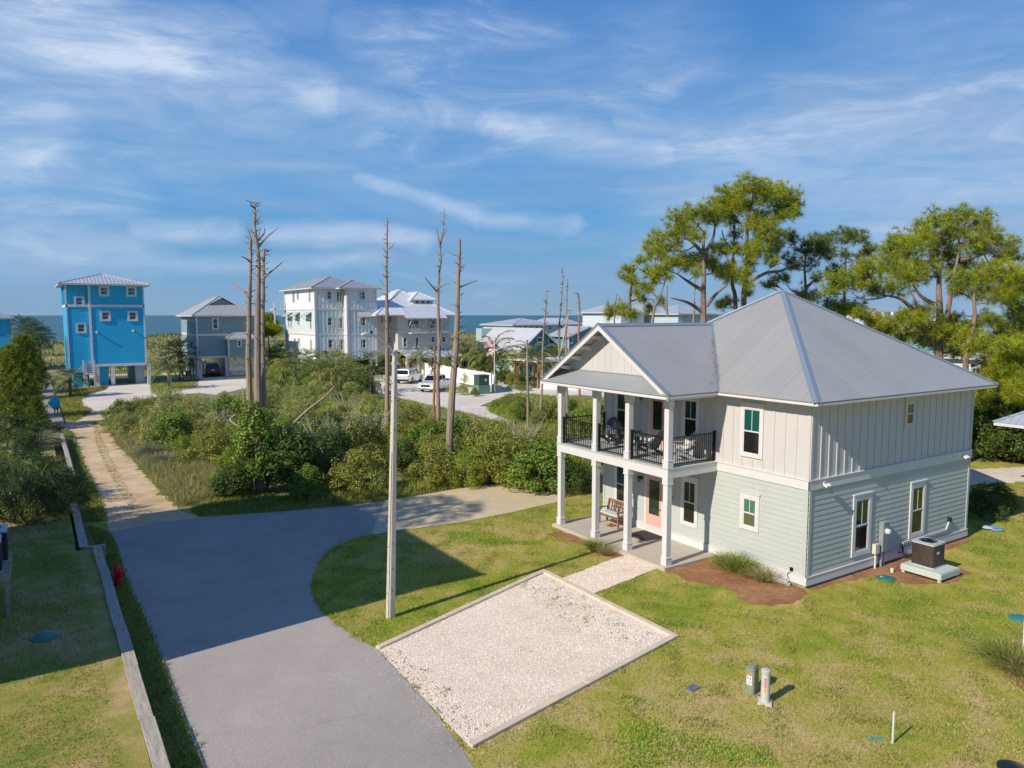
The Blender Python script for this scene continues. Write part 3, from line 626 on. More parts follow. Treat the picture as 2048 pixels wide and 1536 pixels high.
# porch ceiling, upper beam
mb = MB(); mb.box(PXW - .1, PY0 - .12, 5.70, PXW + .14, PY1 + .12, ZE - .04); mb.box(PXW + .14, PY0 - .118, 5.702, -.004, PY0 + .12, ZE - .042); mb.box(PXW + .14, PY1 - .12, 5.702, -.004, PY1 + .118, ZE - .042)
mb.box(PXF + .08, gr0 + .04, ZE - .04, -.005, gr1 - .04, ZE - .01)
hb(mb, 'porch_ceiling', WHITE)
mb = MB(); mb.box(PXF - .02, gr0 + .03, ZR - .14, PXF + .0, gr1 - .03, ZR - .03); strip(mb, (PXF, gr0 + .02), (x0 + .04, gr0 + .02), .03, ZR - .12, ZR - .045); strip(mb, (PXF, gr1 - .02), (x0, gr1 - .02), .03, ZR - .12, ZR - .045)
hb(mb, 'fascia', FASC)
# rear porch gable, its ridge end just peeks over the far slope
rz = 7.42; ry = 4.9; rw = (rz - ZR) / SL; rx0 = W_ + EV - (rz - ZR) / SL
m = MB(); m.poly([(rx0, ry, rz + .01), (12.95, ry, rz + .01), (12.95, ry - rw, ZR + .01), (x1, ry - rw, ZR + .01)]); m.poly([(rx0, ry, rz + .01), (x1, ry + rw, ZR + .01), (12.95, ry + rw, ZR + .01), (12.95, ry, rz + .01)]); ro = hb(m, 'rear_porch_roof', ROOFM_Y); s_ = ro.modifiers.new('t', 'SOLIDIFY'); s_.thickness = .03
m = MB(); m.beam((rx0, ry, rz + .03), (12.952, ry, rz + .03), .2, .05); hb(m, 'roof_cap', CAPM, parent=ro)
for y in (ry - rw + .5, ry + rw - .5): m = MB(); m.box(12.4, y - .1, -.1, 12.6, y + .1, ZR - .1); hb(m, 'porch_post', WHITE)
m = MB()
for k in range(150):
    u = .25 + .7 * random.random() ** .8; w_ = random.gauss(0, .05 + .10 * (abs(math.sin(u * 9)) > .8)); px_ = xr + (x0 - xr) * u + w_; py_ = gy + (gr0 - gy) * u + random.gauss(0, .05); pz_ = ZG + (ZR - ZG) * u + .06; a = random.uniform(0, 6.28); m.beam((px_, py_, pz_), (px_ + .09 * math.cos(a), py_ + .09 * math.sin(a), pz_ + random.uniform(-.01, .04)), .006, .006)
hb(m, 'pine_straw', mat('rusty_needles', (.26, .10, .05), .9), parent=go)
# porch slab, deck, beams
mb = MB(); mb.box(PXW - .28, PY0 - .22, -.2, -.002, PY1 + .22, .12); hb(mb, 'porch_slab', mat('porch_concrete', (.50, .44, .36), .8, var=.1, vscale=1.2, bump=.15), bevel=.01)
mb = MB(); mb.box(PXW - .13, PY0 - .13, 3.10, PXW + .13, PY1 + .13, 3.40); mb.box(PXW + .13, PY0 - .128, 3.102, -.05, PY0 + .10, 3.398); mb.box(PXW + .13, PY1 - .10, 3.102, -.05, PY1 + .128, 3.398)
mb.box(PXW + .13, PY0 + .10, 3.18, -.05, PY1 - .10, 3.20)
hb(mb, 'porch_beam', WHITE)
DECKM = mat('deck_boards', (.50, .52, .47), .8, var=.12, vscale=3, stretch=(1, 8, 1))
mb = MB()
n_ = 44
for i in range(n_):
    ya = PY0 - .15 + (PY1 - PY0 + .3) * i / n_; yb = PY0 - .15 + (PY1 - PY0 + .3) * (i + 1) / n_ - .006; mb.box(PXW - .15, ya, 3.402, -.05, yb, 3.44)
hb(mb, 'deck', DECKM)
PYS = [PY0, 5.70, 7.50, PY1]
for y in PYS:
    for za, zb in ((.12, 3.10), (3.44, 5.70)):
        mb = MB(); h = .105; mb.box(PXW - h, y - h, za, PXW + h, y + h, zb - .001); hh = .128
        mb.box(PXW - hh, y - hh, za + .001, PXW + hh, y + hh, za + .26); mb.box(PXW - hh, y - hh, zb - .20, PXW + hh, y + hh, zb - .002); mb.box(PXW - hh - .012, y - hh - .012, zb - .215, PXW + hh + .012, y + hh + .012, zb - .19)
        mb.box(PXW - hh - .012, y - hh - .012, za + .25, PXW + hh + .012, y + hh + .012, za + .27)
        hb(mb, 'porch_post', WHITE, bevel=.004)
def railing(a, b, first, last, label=None):
    a = Vector((*a, 3.44)); b = Vector((*b, 3.44)); d = b - a; l = d.length; u = d / l; mb = MB()
    for z in (.09, .99): mb.beam(a + Vector((0, 0, z)), b + Vector((0, 0, z)), .045, .035)
    n = round(l / .105)
    for i in range(1, n): p = a + u * (l * i / n); mb.box(p.x - .009, p.y - .009, 3.54, p.x + .009, p.y + .009, 4.42)
    for p, on in ((a + u * .03, first), (b - u * .03, last)):
        if on: mb.box(p.x - .028, p.y - .028, 3.441, p.x + .028, p.y + .028, 4.50); mb.beam(p + Vector((0, 0, 1.04)) - u * .07, p + Vector((0, 0, 1.04)) + u * .07, .06, .035)
    return hb(mb, 'railing', BLACKM)
for a, b in zip(PYS[:-1], PYS[1:]): railing((PXW, a + .12), (PXW, b - .12), True, True)
railing((PXW + .12, PY0), (-.04, PY0), False, True); railing((PXW + .12, PY1), (-.04, PY1), False, True)
# fittings on the walls
def lantern(u, z, lab):
    t = thing('wall_lantern', FF.p(u, z, 0), lab, 'wall lamp', 'porch wall lanterns'); m = MB(); m.box(-.03, -.06, -.06, 0, .06, .06); m.box(-.15, -.02, .03, -.03, .02, .06)
    m.lathe([(.03, .09), (.09, .05), (.095, .03)], (-.15, 0, 0), 10); m.lathe([(.03, -.16), (.05, -.15)], (-.15, 0, 0), 8)
    for k in range(6): a = k * math.pi / 3; m.tube([(-.15 + .09 * math.cos(a), .09 * math.sin(a), .04), (-.15 + .045 * math.cos(a), .045 * math.sin(a), -.15)], .006, 4)
    m.build('lantern_cage', mat('dark_bronze', (.03, .028, .026), .4, metal=.6), t); m = MB(); m.lathe([(.03, -.12), (.055, .03)], (-.15, 0, 0), 8); m.build('lamp_glass', glass('smoky_lamp_glass', (.12, .12, .11), .1), t)
lantern(5.76, 5.38, 'dark caged wall lantern right of the balcony door, close by the corner post')
lantern(7.42, 5.38, 'dark caged wall lantern left of the balcony door')
lantern(7.45, 2.15, 'dark caged wall lantern left of the peach front door, mostly behind a porch post')
def flood(u, lab):
    t = thing('flood_light', SF.p(u, 3.28, .045), lab, 'flood light', 'flood lights on the side wall'); m = MB(); m.box(-.06, -.03, -.06, .06, 0, .06); m.build('base_plate', WHITE, t, bevel=.01)
    for s_ in (-1, 1):
        m = MB(); M_ = Matrix.Translation((.07 * s_, -.10, -.03)) @ Matrix.Rotation(R(25), 4, 'X'); m.box(-.05, -.10, -.04, .05, .04, .04, M=M_); m.build('lamp_head', WHITE, t, bevel=.012)
flood(.68, 'white twin flood light on the band board near the front corner of the side wall'); flood(9.2, 'white twin flood light on the band board at the back end of the side wall')
# electric meter, cable box, conduit
METAL = mat('meter_grey_metal', (.33, .37, .37), .5, metal=.3, var=.08)
t = thing('electric_meter', SF.p(4.02, 0, .03), 'tall grey electric meter box on posts against the side wall beside the air conditioner', 'electric meter')
m = MB(); m.box(-.16, -.16, .55, .16, 0, 1.55); m.box(-.17, -.18, 1.53, .17, 0, 1.57); m.build('meter_box', METAL, t, bevel=.01)
m = MB(); m.lathe([(.10, 0), (.10, .06), (.085, .13), (.04, .15)], (0, 0, 0), 16); o = m.build('dial', mat('meter_glass', (.62, .63, .62), .15), t, smooth=True); o.rotation_euler = (R(90), 0, 0); o.location = (.03, -.16, 1.24)
m = MB(); m.tube([(-.10, -.08, -.02), (-.10, -.08, .56)], .04, 10); m.tube([(.08, -.08, -.02), (.08, -.08, .56)], .022, 8); m.build('conduit', METAL, t)
t = thing('utility_box', SF.p(3.62, 0, .03), 'small beige utility box with a teal door on a pipe left of the electric meter', 'utility box')
m = MB(); m.box(-.13, -.14, .52, .10, 0, .86); m.build('box_body', mat('beige_plastic', (.62, .60, .47), .5), t, bevel=.01); m = MB(); m.box(.101, -.13, .54, .13, -.01, .84); m.build('box_door', mat('teal_plastic', (.03, .22, .24), .4), t)
m = MB(); m.tube([(-.02, -.07, -.02), (-.02, -.07, .53)], .033, 8); m.build('pipe', WHITE, t); m = MB(); m.box(-.03, -.06, .86, .0, -.03, .90); m.build('red_tag', mat('red_tag_paint', (.5, .03, .02)), t)
t = thing('line_cover', SF.p(5.3, .5, .02), 'pale green duct cover running along the base of the side wall behind the air conditioner', 'duct cover')
m = MB(); m.beam((0, -.04, .08), (2.95, -.04, .08), .06, .09); m.beam((2.93, -.04, .08), (3.14, -.04, .42), .06, .09); m.build('duct', SAGE, t, bevel=.01); m = MB(); m.box(3.05, -.10, .38, 3.2, 0, .52); m.build('end_fitting', mat('dark_fitting', (.02, .02, .03), .4), t)
m = MB(); m.tube([(0, -.03, .06), (-.02, -.08, -.12), (-.05, -.1, -.28), (.1, -.3, -.36), (.2, -.8, -.3)], .03, 8); m.tube([(-.25, -.03, -.2), (-.1, -.06, -.22), (.1, -.35, -.33), (.2, -.9, -.28)], .02, 8); m.build('refrigerant_line', mat('black_foam', (.02, .02, .02), .8), t)
# outlet and cable at the front corner
t = thing('outlet', FF.p(.5, .5, .02), 'small black outlet on the white baseboard with a dangling cord near the corner', 'outlet')
m = MB(); m.box(-.04, -.05, -.05, 0, .05, .06); m.build('outlet_cover', BLACKM, t); m = MB(); m.tube(spl([(-.03, 0, -.03), (-.06, .05, -.12), (-.05, .13, -.2), (-.12, .04, -.28), (-.16, .1, -.38), (-.25, .02, -.48)], 4), .009, 5); m.build('cord', BLACKM, t)
# air conditioner on its platform
AC_FIN = mat('brown_coil_fins', (.10, .075, .06), .55, metal=.4, var=.25, vscale=4)
def ac_fins(m):
    if 'done' in m: return m
    m['done'] = 1; nt = m.node_tree; N = nt.nodes; L = nt.links; tc = N.new('ShaderNodeTexCoord'); sp = N.new('ShaderNodeSeparateXYZ'); L.new(tc.outputs['Object'], sp.inputs[0])
    w = N.new('ShaderNodeMath'); w.operation = 'SINE'; k = N.new('ShaderNodeMath'); k.operation = 'MULTIPLY'; k.inputs[1].default_value = 2 * math.pi / .04; L.new(sp.outputs[2], k.inputs[0]); L.new(k.outputs[0], w.inputs[0])
    bp = N.new('ShaderNodeBump'); bp.inputs['Distance'].default_value = .01; L.new(w.outputs[0], bp.inputs['Height']); L.new(bp.outputs[0], N['Principled BSDF'].inputs['Normal']); return m
ac_fins(AC_FIN)
def aircon(loc, s, h, label, rz=0, body=AC_FIN, cap=(.50, .55, .60), group=None):
    t = thing('air_conditioner', loc, label, 'air conditioner', group, rz); a = s / 2; r = .07
    def rr(a, r): return [(sx * (a - r) + r * math.cos(t0), sy * (a - r) + r * math.sin(t0)) for sx, sy, q in ((1, 1, 0), (-1, 1, 90), (-1, -1, 180), (1, -1, 270)) for t0 in (R(q), R(q + 30), R(q + 60), R(q + 90))]
    m = MB(); m.prism([(x, y, .04) for x, y in rr(a - .015, r)], (0, 0, h - .09)); m.build('cabinet', body, t, smooth=True)
    cm = mat('ac_cap_' + str(cap), cap, .45, metal=.2)
    m = MB(); m.prism([(x, y, 0) for x, y in rr(a, r)], (0, 0, .04)); m.build('base_pan', cm, t); m = MB()
    out = rr(a, r); n = len(out); ri = a * .78; inn = [(ri * math.cos(math.atan2(y, x)), ri * math.sin(math.atan2(y, x))) for x, y in out]; vs = [(x, y, h - .05) for x, y in out] + [(x, y, h) for x, y in out] + [(x, y, h + .015) for x, y in inn] + [(x, y, h - .05) for x, y in inn]
    fs = [(k * n + i, k * n + (i + 1) % n, ((k + 1) % 4) * n + (i + 1) % n, ((k + 1) % 4) * n + i) for k in range(4) for i in range(n)]; m.add(vs, fs); m.build('cover', cm, t, smooth=True)
    m = MB(); 
    for i in range(1, 9): m.tube([(ri * i / 9 * math.cos(q), ri * i / 9 * math.sin(q), h + .015 + .02 * (1 - (i / 9) ** 2)) for q in np.linspace(0, 2 * math.pi, 25)], .004, 4, cap=False)
    for i in range(10): q = i * math.pi / 5; m.tube([(.04 * math.cos(q), .04 * math.sin(q), h + .035), (ri * math.cos(q), ri * math.sin(q), h + .012)], .005, 4)
    m.build('fan_guard', BLACKM, t)
    m = MB(); m.lathe([(.07, 0), (.07, .06)], (0, 0, h - .06), 12)
    for i in range(5):
        q = i * math.pi * .4; M_ = Matrix.Translation((0, 0, h - .04)) @ Matrix.Rotation(q, 4, 'Z') @ Matrix.Rotation(R(24), 4, 'X'); m.box(.05, -.10, -.004, ri * .92, .10, .004, M=M_)
    m.build('fan', mat('dark_fan', (.03, .035, .04), .5), t); m = MB(); m.lathe([(ri, h - .051), (ri - .02, h - .05)], (0, 0, 0), 20); 
    return t
t = thing('ac_platform', (4.60, -1.38, 0), 'pale green wooden platform on short legs under the air conditioner', 'platform')
PLAT = mat('pale_green_wood', (.50, .56, .50), .75, var=.06, vscale=4)
m = MB(); 
for i in range(6): m.box(-.58 + i * .195, -.66, .26, -.58 + (i + 1) * .195 - .006, .62, .30)
m.build('platform_top', PLAT, t); m = MB(); m.box(-.585, -.68, .10, .59, -.64, .262); m.box(-.585, .60, .10, .59, .64, .262); m.box(-.60, -.66, .102, -.57, .62, .261); m.box(.57, -.66, .102, .60, .62, .261); m.build('skirt', PLAT, t)
for x in (-.52, .52):
    for y in (-.6, .56): m = MB(); m.box(x - .045, y - .045, -.05, x + .045, y + .045, .25); m.build('leg', PLAT, t)
ac = aircon((4.62, -1.30, .302), .76, .80, 'brown louvred air conditioner unit on a pale green platform beside the cottage')
m = MB(); m.box(-.17, -.375, .46, -.02, -.370, .54); o = m.build('sticker', WHITE, ac); m = MB()
# ================================================================== PORCH FURNITURE
TEAK = mat('brown_teak', (.26, .12, .055), .6, var=.2, vscale=6)
t = thing('garden_bench', (-.42, 8.42, .12), 'brown wooden garden bench with pale blue cushion on the lower porch', 'bench')   # seat faces -x
L2 = .60
m = MB()
for i in range(5): m.box(-.42 + i * .085, -L2 + .03, .40, -.42 + i * .085 + .07, L2 - .03, .425)
m.build('seat', TEAK, t)
m = MB(); m.box(-.44, -L2, .33, -.41, L2, .39); m.box(-.06, -L2, .33, -.03, L2, .39); m.box(-.42, -L2 + .002, .331, -.05, -L2 + .035, .389); m.box(-.42, L2 - .035, .331, -.05, L2 - .002, .389); m.build('seat_frame', TEAK, t)
for y in (-L2 + .03, L2 - .03):
    m = MB(); m.box(-.46, y - .03, 0, -.40, y + .03, .62); m.build('leg', TEAK, t); m = MB(); m.prism([(-.06, y - .03, 0), (0, y - .03, 0), (.02, y - .03, .42), (.12, y - .03, .92), (.06, y - .03, .92), (-.04, y - .03, .42)], (0, .06, 0)); m.build('leg', TEAK, t)
    m = MB(); m.prism([(-.50, y - .035, .62), (.04, y - .035, .60), (.04, y - .035, .64), (-.50, y - .035, .66)], (0, .07, 0)); m.build('armrest', TEAK, t)
m = MB(); m.beam((.105, -L2, .90), (.105, L2, .90), .035, .07); m.beam((.03, -L2, .50), (.03, L2, .50), .035, .05); m.beam((.085, -L2, .80), (.085, L2, .80), .03, .025)
for i in range(9):
    y = -L2 + .1 + i * (2 * L2 - .2) / 8; m.beam((.03, y, .5), (.105, y, .9), .05 if i % 2 else .02, .015, up=(0, 1, 0))
for y in (-.3, 0, .3): m.lathe([(.0, -.008), (.09, -.008), (.09, .008), (.0, .008)], (.07, y, .66), 14)
m.build('backrest', TEAK, t)
m = MB(); m.box(-.43, -L2 + .05, .427, -.02, L2 - .05, .495); m.build('cushion', mat('pale_blue_cushion', (.48, .58, .60), .9), t, bevel=.02)
t = thing('shoe_pair', (-.80, 8.35, .12), 'small pair of tan wooden clogs on the porch floor under the bench', 'shoes')
for y in (-.10, .08): m = MB(); m.box(-.14, y - .05, 0, .16, y + .05, .035); m.box(.02, y - .05, .034, .15, y + .05, .07); m.build('clog', mat('orange_wood', (.35, .14, .05), .6), t, bevel=.015)
m = MB(); m.box(-.48, -.55, 0, .48, .55, .018)
for i in range(12): m.box(-.46, -.53 + i * .09, .018, .46, -.50 + i * .09, .024)
o = m.build('door_mat', mat('dark_mat', (.045, .042, .040), .95, bump=.4, bscale=60)); o.location = (-.60, 6.60, .121); tag(o, 'dark grey ribbed door mat before the peach front door', 'door mat')
def adirondack(loc, rz, label, col):
    t = thing('adirondack_chair', loc, label, 'chair', 'chairs on the balcony', rz); A = mat('adirondack_' + '%.2f' % col[0], col, .6)
    m = MB()   # faces +x
    for i in range(6): x = -.22 + i * .095; z = .30 + i * .016; m.box(x, -.27, z, x + .085, .27, z + .02)
    m.build('seat', A, t); m = MB()
    for i in range(7):
        y = -.27 + i * .078; top = .98 - .9 * (abs(i - 3) / 3) ** 2 * .14; m.prism([(-.22, y, .25), (-.22, y + .072, .25), (-.22 - .42 * (top - .25), y + .072, top), (-.22 - .42 * (top - .25), y, top)], (.02, 0, .006))
    m.beam((-.36, -.28, .62), (-.36, .28, .62), .03, .05); m.build('backrest', A, t)
    for s in (-1, 1):
        m = MB(); m.box(-.42, s * .36 - .065, .56, .36, s * .36 + .065, .58); m.build('armrest', A, t)
        m = MB(); m.box(.26, s * .30 - .015, 0, .35, s * .30 + .015, .56); m.build('leg', A, t); m = MB(); m.beam((.30, s * .28, .34), (-.46, s * .28, .03), .02, .10); m.build('leg', A, t)
    return t
GREYB = (.085, .10, .125); LIGHTC = (.60, .58, .56)
adirondack((-.72, 8.75, 3.44), R(195), 'dark blue-grey slatted lounge chair at the left end of the balcony', GREYB)
adirondack((-.62, 7.62, 3.44), R(285), 'dark blue-grey slatted lounge chair seen edge-on left of the balcony door', GREYB)
adirondack((-1.25, 5.75, 3.44), R(100), 'grey slatted lounge chair behind the middle of the balcony railing, with a light pillow', (.11, .12, .14))
c4 = adirondack((-.80, 4.62, 3.44), R(150), 'pale grey slatted lounge chair in the right corner of the balcony under the window', (.42, .42, .43))
for loc, rz, lab in (((-1.28, 5.78, 3.80), 100, 'white pillow on the grey chair in the middle of the balcony'), ((-.72, 4.64, 3.80), 150, 'white pillow on the pale chair in the right corner of the balcony')):
    m = MB(); m.box(-.2, -.21, 0, -.06, .21, .36); o = m.build('pillow', mat('white_cloth', (.80, .76, .74), .95), bevel=.06); o.location = loc; o.rotation_euler = (0, R(-14), R(rz)); tag(o, lab, 'pillow', 'balcony pillows')
t = thing('side_table', (-1.35, 6.75, 3.44), 'small dark round side table between the balcony chairs', 'table'); m = MB(); m.lathe([(.25, .46), (.26, .48), (.25, .49)], (0, 0, 0), 20); m.build('tabletop', mat('adirondack_0.09', GREYB), t)
for k in range(3): q = k * 2.1; m = MB(); m.beam((.2 * math.cos(q), .2 * math.sin(q), 0), (.1 * math.cos(q), .1 * math.sin(q), .46), .03, .03); m.build('leg', mat('adirondack_0.09', GREYB), t)
# ================================================================== STREET LAMP
pb = at(781, 1235); t = thing('street_lamp', (pb.x, pb.y, 0), 'tall square concrete street lamp pole with a curved arm at the edge of the lawn', 'street lamp')
CONC = mat('lamp_concrete', (.56, .50, .42), .85, var=.1, vscale=1.5, bump=.25, bscale=25)
dp = (pb - CAM).dot(FW)
top = at_depth(790, 700, dp) - Vector((pb.x, pb.y, 0)); m = MB(); rb_, rt_ = .108, .062; vs = []
M_ = Matrix.Rotation(R(8), 3, 'Z')
for r_, c_, z in ((rb_, Vector((0, 0, 0)), -.3), (rb_, Vector((0, 0, 0)), 0), (rt_, top, top.z)):
    for sx, sy in ((1, .7), (.7, 1), (-.7, 1), (-1, .7), (-1, -.7), (-.7, -1), (.7, -1), (1, -.7)): q = M_ @ Vector((sx * r_, sy * r_, 0)); vs.append((c_.x + q.x, c_.y + q.y, z))
fs = [(k * 8 + i, k * 8 + (i + 1) % 8, (k + 1) * 8 + (i + 1) % 8, (k + 1) * 8 + i) for k in range(2) for i in range(8)] + [tuple(range(16, 24)), tuple(range(8))[::-1]]; m.add(vs, fs); m.build('pole', CONC, t)
ALU = mat('lamp_aluminium', (.60, .62, .64), .45, metal=.5)
arm = [at_depth(x, y, dp - k) - Vector((pb.x, pb.y, 0)) for x, y, k in ((790, 714, 0), (781, 697, .2), (770, 688, .45), (757, 677, .8), (748, 672, 1.0))]
m = MB(); m.tube(spl(arm, 4), .032, 8); m.build('arm', ALU, t, smooth=True); m = MB(); m.box(top.x - .085, top.y - .085, top.z - .42, top.x + .085, top.y + .085, top.z - .34); m.box(top.x - .08, top.y - .08, top.z - .16, top.x + .08, top.y + .08, top.z - .10); m.build('clamp_band', ALU, t)
for z_ in (.7, 1.3, 2.0, 5.2, 6.1, 6.6): k_ = z_ / top.z; m = MB(); c_ = top * k_; rr_b = rb_ + (rt_ - rb_) * k_; m.box(c_.x - rr_b - .012, c_.y - .015, z_ - .015, c_.x + rr_b + .012, c_.y + .015, z_ + .015); m.box(c_.x - .015, c_.y - rr_b - .012, z_ + .085, c_.x + .015, c_.y + rr_b + .012, z_ + .115); m.build('bolt', mat('rusty_bolt', (.12, .06, .035), .7, metal=.5), t)
m = MB(); m.tube([Vector((-rb_ * .9, -rb_ * .75, .0)), top * .3 + Vector((-.085, -.075, 0)), top * .62 + Vector((-.07, -.066, 0))], .010, 6); m.build('ground_wire', mat('copper_wire', (.10, .07, .05), .6), t)
hd = at_depth(743, 671.5, dp - 1.1) - Vector((pb.x, pb.y, 0)); dirv = (arm[-1] - arm[-2]); dirv.z *= .3; dirv.normalize(); m = MB()
prof = [(.03, .055, .03), (.12, .075, .04), (.25, .10, .06), (.42, .12, .07), (.56, .10, .06), (.64, .05, .03)]; sx = dirv.cross(Vector((0, 0, 1))).normalized(); vs = []
for l_, w_, h_ in prof:
    for k in range(12): q = k * math.pi / 6; vs.append(arm[-1] + dirv * (l_ - .1) + sx * (w_ * math.cos(q)) + Vector((0, 0, h_ * math.sin(q) * (1 if math.sin(q) > 0 else .8))))
fs = [(i * 12 + j, i * 12 + (j + 1) % 12, (i + 1) * 12 + (j + 1) % 12, (i + 1) * 12 + j) for i in range(5) for j in range(12)] + [tuple(range(12))[::-1], tuple(range(60, 72))]; m.add(vs, fs); hd_o = m.build('lamp_head', mat('lamp_head_grey', (.58, .57, .54), .5), t, smooth=True)
m = MB(); c0 = arm[-1] + dirv * .12; m.lathe([(.035, .05), (.035, .11), (.02, .13)], tuple(c0), 10); m.build('light_sensor', BLACKM, hd_o)
# ================================================================== UTILITIES ON THE LAWN
OLIVE = mat('olive_plastic', (.25, .28, .18), .6, var=.15, vscale=6)
p0 = at(1503, 1383); t = thing('utility_pedestal', (p0.x, p0.y, 0), 'faded olive green utility pedestal with a white warning sticker', 'utility pedestal', rz=R(20))
prof = [(-.14, -.11), (.14, -.11), (.17, -.07), (.17, .07), (.14, .11), (-.14, .11), (-.17, .07), (-.17, -.07)]
m = MB(); m.prism([(x, y, -.05) for x, y in prof], (0, 0, .60)); m.build('body', OLIVE, t, bevel=.012); m = MB(); m.prism([(x * 1.04, y * 1.04, .551) for x, y in prof], (0, 0, .05)); m.prism([(x * .8, y * .8, .601) for x, y in prof], (0, 0, .03)); m.build('lid', OLIVE, t, bevel=.015)
fwd = Matrix.Rotation(-R(20), 3, 'Z') @ Vector((CAM.x - p0.x, CAM.y - p0.y, 0)).normalized()
# sticker on the long side facing the street
m = MB(); m.box(-.1705, -.06, .23, -.1735, .06, .48); m.build('sticker', mat('sticker_white', (.80, .80, .80), .5), t)
m = MB(); m.box(-.1736, -.06, .44, -.175, .06, .48); m.build('sticker_band', mat('sticker_orange', (.85, .22, .01), .5), t); m = MB(); m.box(-.1736, -.03, .34, -.175, -.01, .41); m.box(-.1736, .02, .36, -.175, .04, .42)
for k in range(3): m.box(-.1736, -.05, .26 + k * .025, -.175, .045, .268 + k * .025)
m.build('sticker_print', mat('print_blue', (.08, .10, .25), .5), t)
p0 = at(1530, 1406); t = thing('marker_post', (p0.x, p0.y, 0), 'pale grey round plastic utility post with red and orange marks on a square base', 'utility post', rz=R(35))
PVC = mat('pale_grey_plastic', (.56, .56, .50), .5, var=.05); m = MB(); m.lathe([(.105, .02), (.098, .1), (.092, .66), (.092, .70)], (0, 0, 0), 20); m.build('tube', PVC, t, smooth=True)
m = MB(); m.lathe([(.104, .69), (.104, .76), (.09, .775), (.04, .78), (.04, .79)], (0, 0, 0), 20); m.build('cap', mat('cap_grey', (.46, .50, .48), .5), t, smooth=True); m = MB(); m.box(-.15, -.15, -.02, .15, .15, .05); m.box(.12, -.03, .0, .20, .03, .07); m.build('base', PVC, t, bevel=.015)
def wrap(z0, z1, a0, a1, r, mname, col):
    m = MB(); n = 6; vs = []
    for i in range(n + 1): a = R(a0 + (a1 - a0) * i / n); vs += [(r * math.cos(a), r * math.sin(a), z0), (r * math.cos(a), r * math.sin(a), z1)]
    m.add(vs, [(2 * i, 2 * i + 2, 2 * i + 3, 2 * i + 1) for i in range(n)]); m.build('mark', mat(mname, col, .5), t)
wrap(.40, .60, 165, 190, .0965, 'mark_red', (.62, .10, .13)); wrap(.28, .38, 165, 188, .098, 'mark_orange', (.85, .40, .01))
for k in range(4): wrap(.43 + k * .04, .445 + k * .04, 168, 187, .0972, 'mark_pale', (.75, .6, .6))
p0 = at(1785, 1487); m = MB(); m.lathe([(.021, -.05), (.021, .66), (.018, .665), (.018, .6)], (0, 0, 0), 10); o = m.build('marker_stake', WHITE); o.location = (p0.x, p0.y, 0); tag(o, 'thin white plastic pipe stake standing alone in the lower right lawn', 'stake')
def disc(px, py, r, name, col, label, cat, z=0.0, dome=.05, group=None):
    p = at(px, py, z); t = thing(name, (p.x, p.y, z), label, cat, group); mm = mat('lid_%.2f_%.2f' % col[:2], col, .5, var=.12, vscale=3)
    m = MB(); m.lathe([(r, -.02), (r, .02), (r * .97, .032), (r * .80, .034), (r * .78, .045), (r * .3, .045 + dome), (.02, .05 + dome)], (0, 0, 0), 32); lid = m.build('lid', mm, t, smooth=True)
    m = MB()
    for k in range(8): a = k * math.pi / 4; m.beam((r * .2 * math.cos(a), r * .2 * math.sin(a), .052 + dome * .8), (r * .78 * math.cos(a), r * .78 * math.sin(a), .05), .02, .012)
    m.build('rib', mm, lid)
    return t
TEALL = (.02, .17, .15)
t_ = disc(1772, 1158, .31, 'tank_lid', TEALL, 'round teal tank lid in the grass beside the air conditioner', 'tank lid', group='teal tank lids'); m = MB(); m.lathe([(.05, .07), (.05, .09)], (-.12, .08, 0), 10); m.build('grey_plug', mat('plug_grey', (.4, .42, .42)), t_)
disc(2040, 1238, .30, 'tank_lid', (.03, .20, .22), 'round teal tank lid at the right edge of the picture', 'tank lid', group='teal tank lids')
disc(91, 1273, .33, 'tank_lid', (.05, .20, .17), 'domed teal tank lid in the shaded lawn left of the timber wall', 'tank lid', z=.45, dome=.07, group='teal tank lids')
p0 = at(1784, 1145); m = MB(); m.lathe([(.05, -.02), (.05, .10), (.055, .10), (.055, .14), (.03, .15)], (0, 0, 0), 12); o = m.build('cleanout_cap', WHITE); o.location = (p0.x, p0.y, 0); tag(o, 'small white pipe cap in the pine straw beside the teal tank lid', 'pipe cap')
def boxlid(px, py, a, b, col, label, cat, rz=0):
    p = at(px, py); m = MB(); m.box(-a, -b, -.03, a, b, .022); m.box(-a * .82, -b * .8, .022, a * .82, b * .8, .03); o = m.build('ground_box', mat('gb_%.2f' % col[0], col, .7, var=.3, vscale=8), bevel=.02); o.location = (p.x, p.y, 0); o.rotation_euler.z = rz; tag(o, label, cat)
boxlid(1386, 1377, .17, .12, (.13, .15, .20), 'small dark water meter cover in the lawn below the gravel pad corner', 'meter cover', R(10))
boxlid(1751, 1479, .17, .07, (.12, .30, .20), 'narrow green valve cover in the grass beside the white stake', 'valve cover', R(-30))
p0 = at(1990, 1060); t = thing('plastic_sled', (p0.x, p0.y, 0), 'blue and white inflatable toy lying on the grass behind the cottage', 'toy', rz=R(-20)); m = MB(); m.lathe([(.0, 0), (.26, 0), (.32, .05), (.26, .10), (.16, .07), (.0, .06)], (0, 0, 0), 20); m.build('float_ring', mat('pool_blue', (.15, .30, .42), .4), t, smooth=True); m = MB(); m.lathe([(.01, .06), (.22, .09), (.16, .14), (.01, .16)], (-.28, .1, 0), 12); m.build('cushion', mat('grey_vinyl', (.45, .5, .55), .4), t, smooth=True)
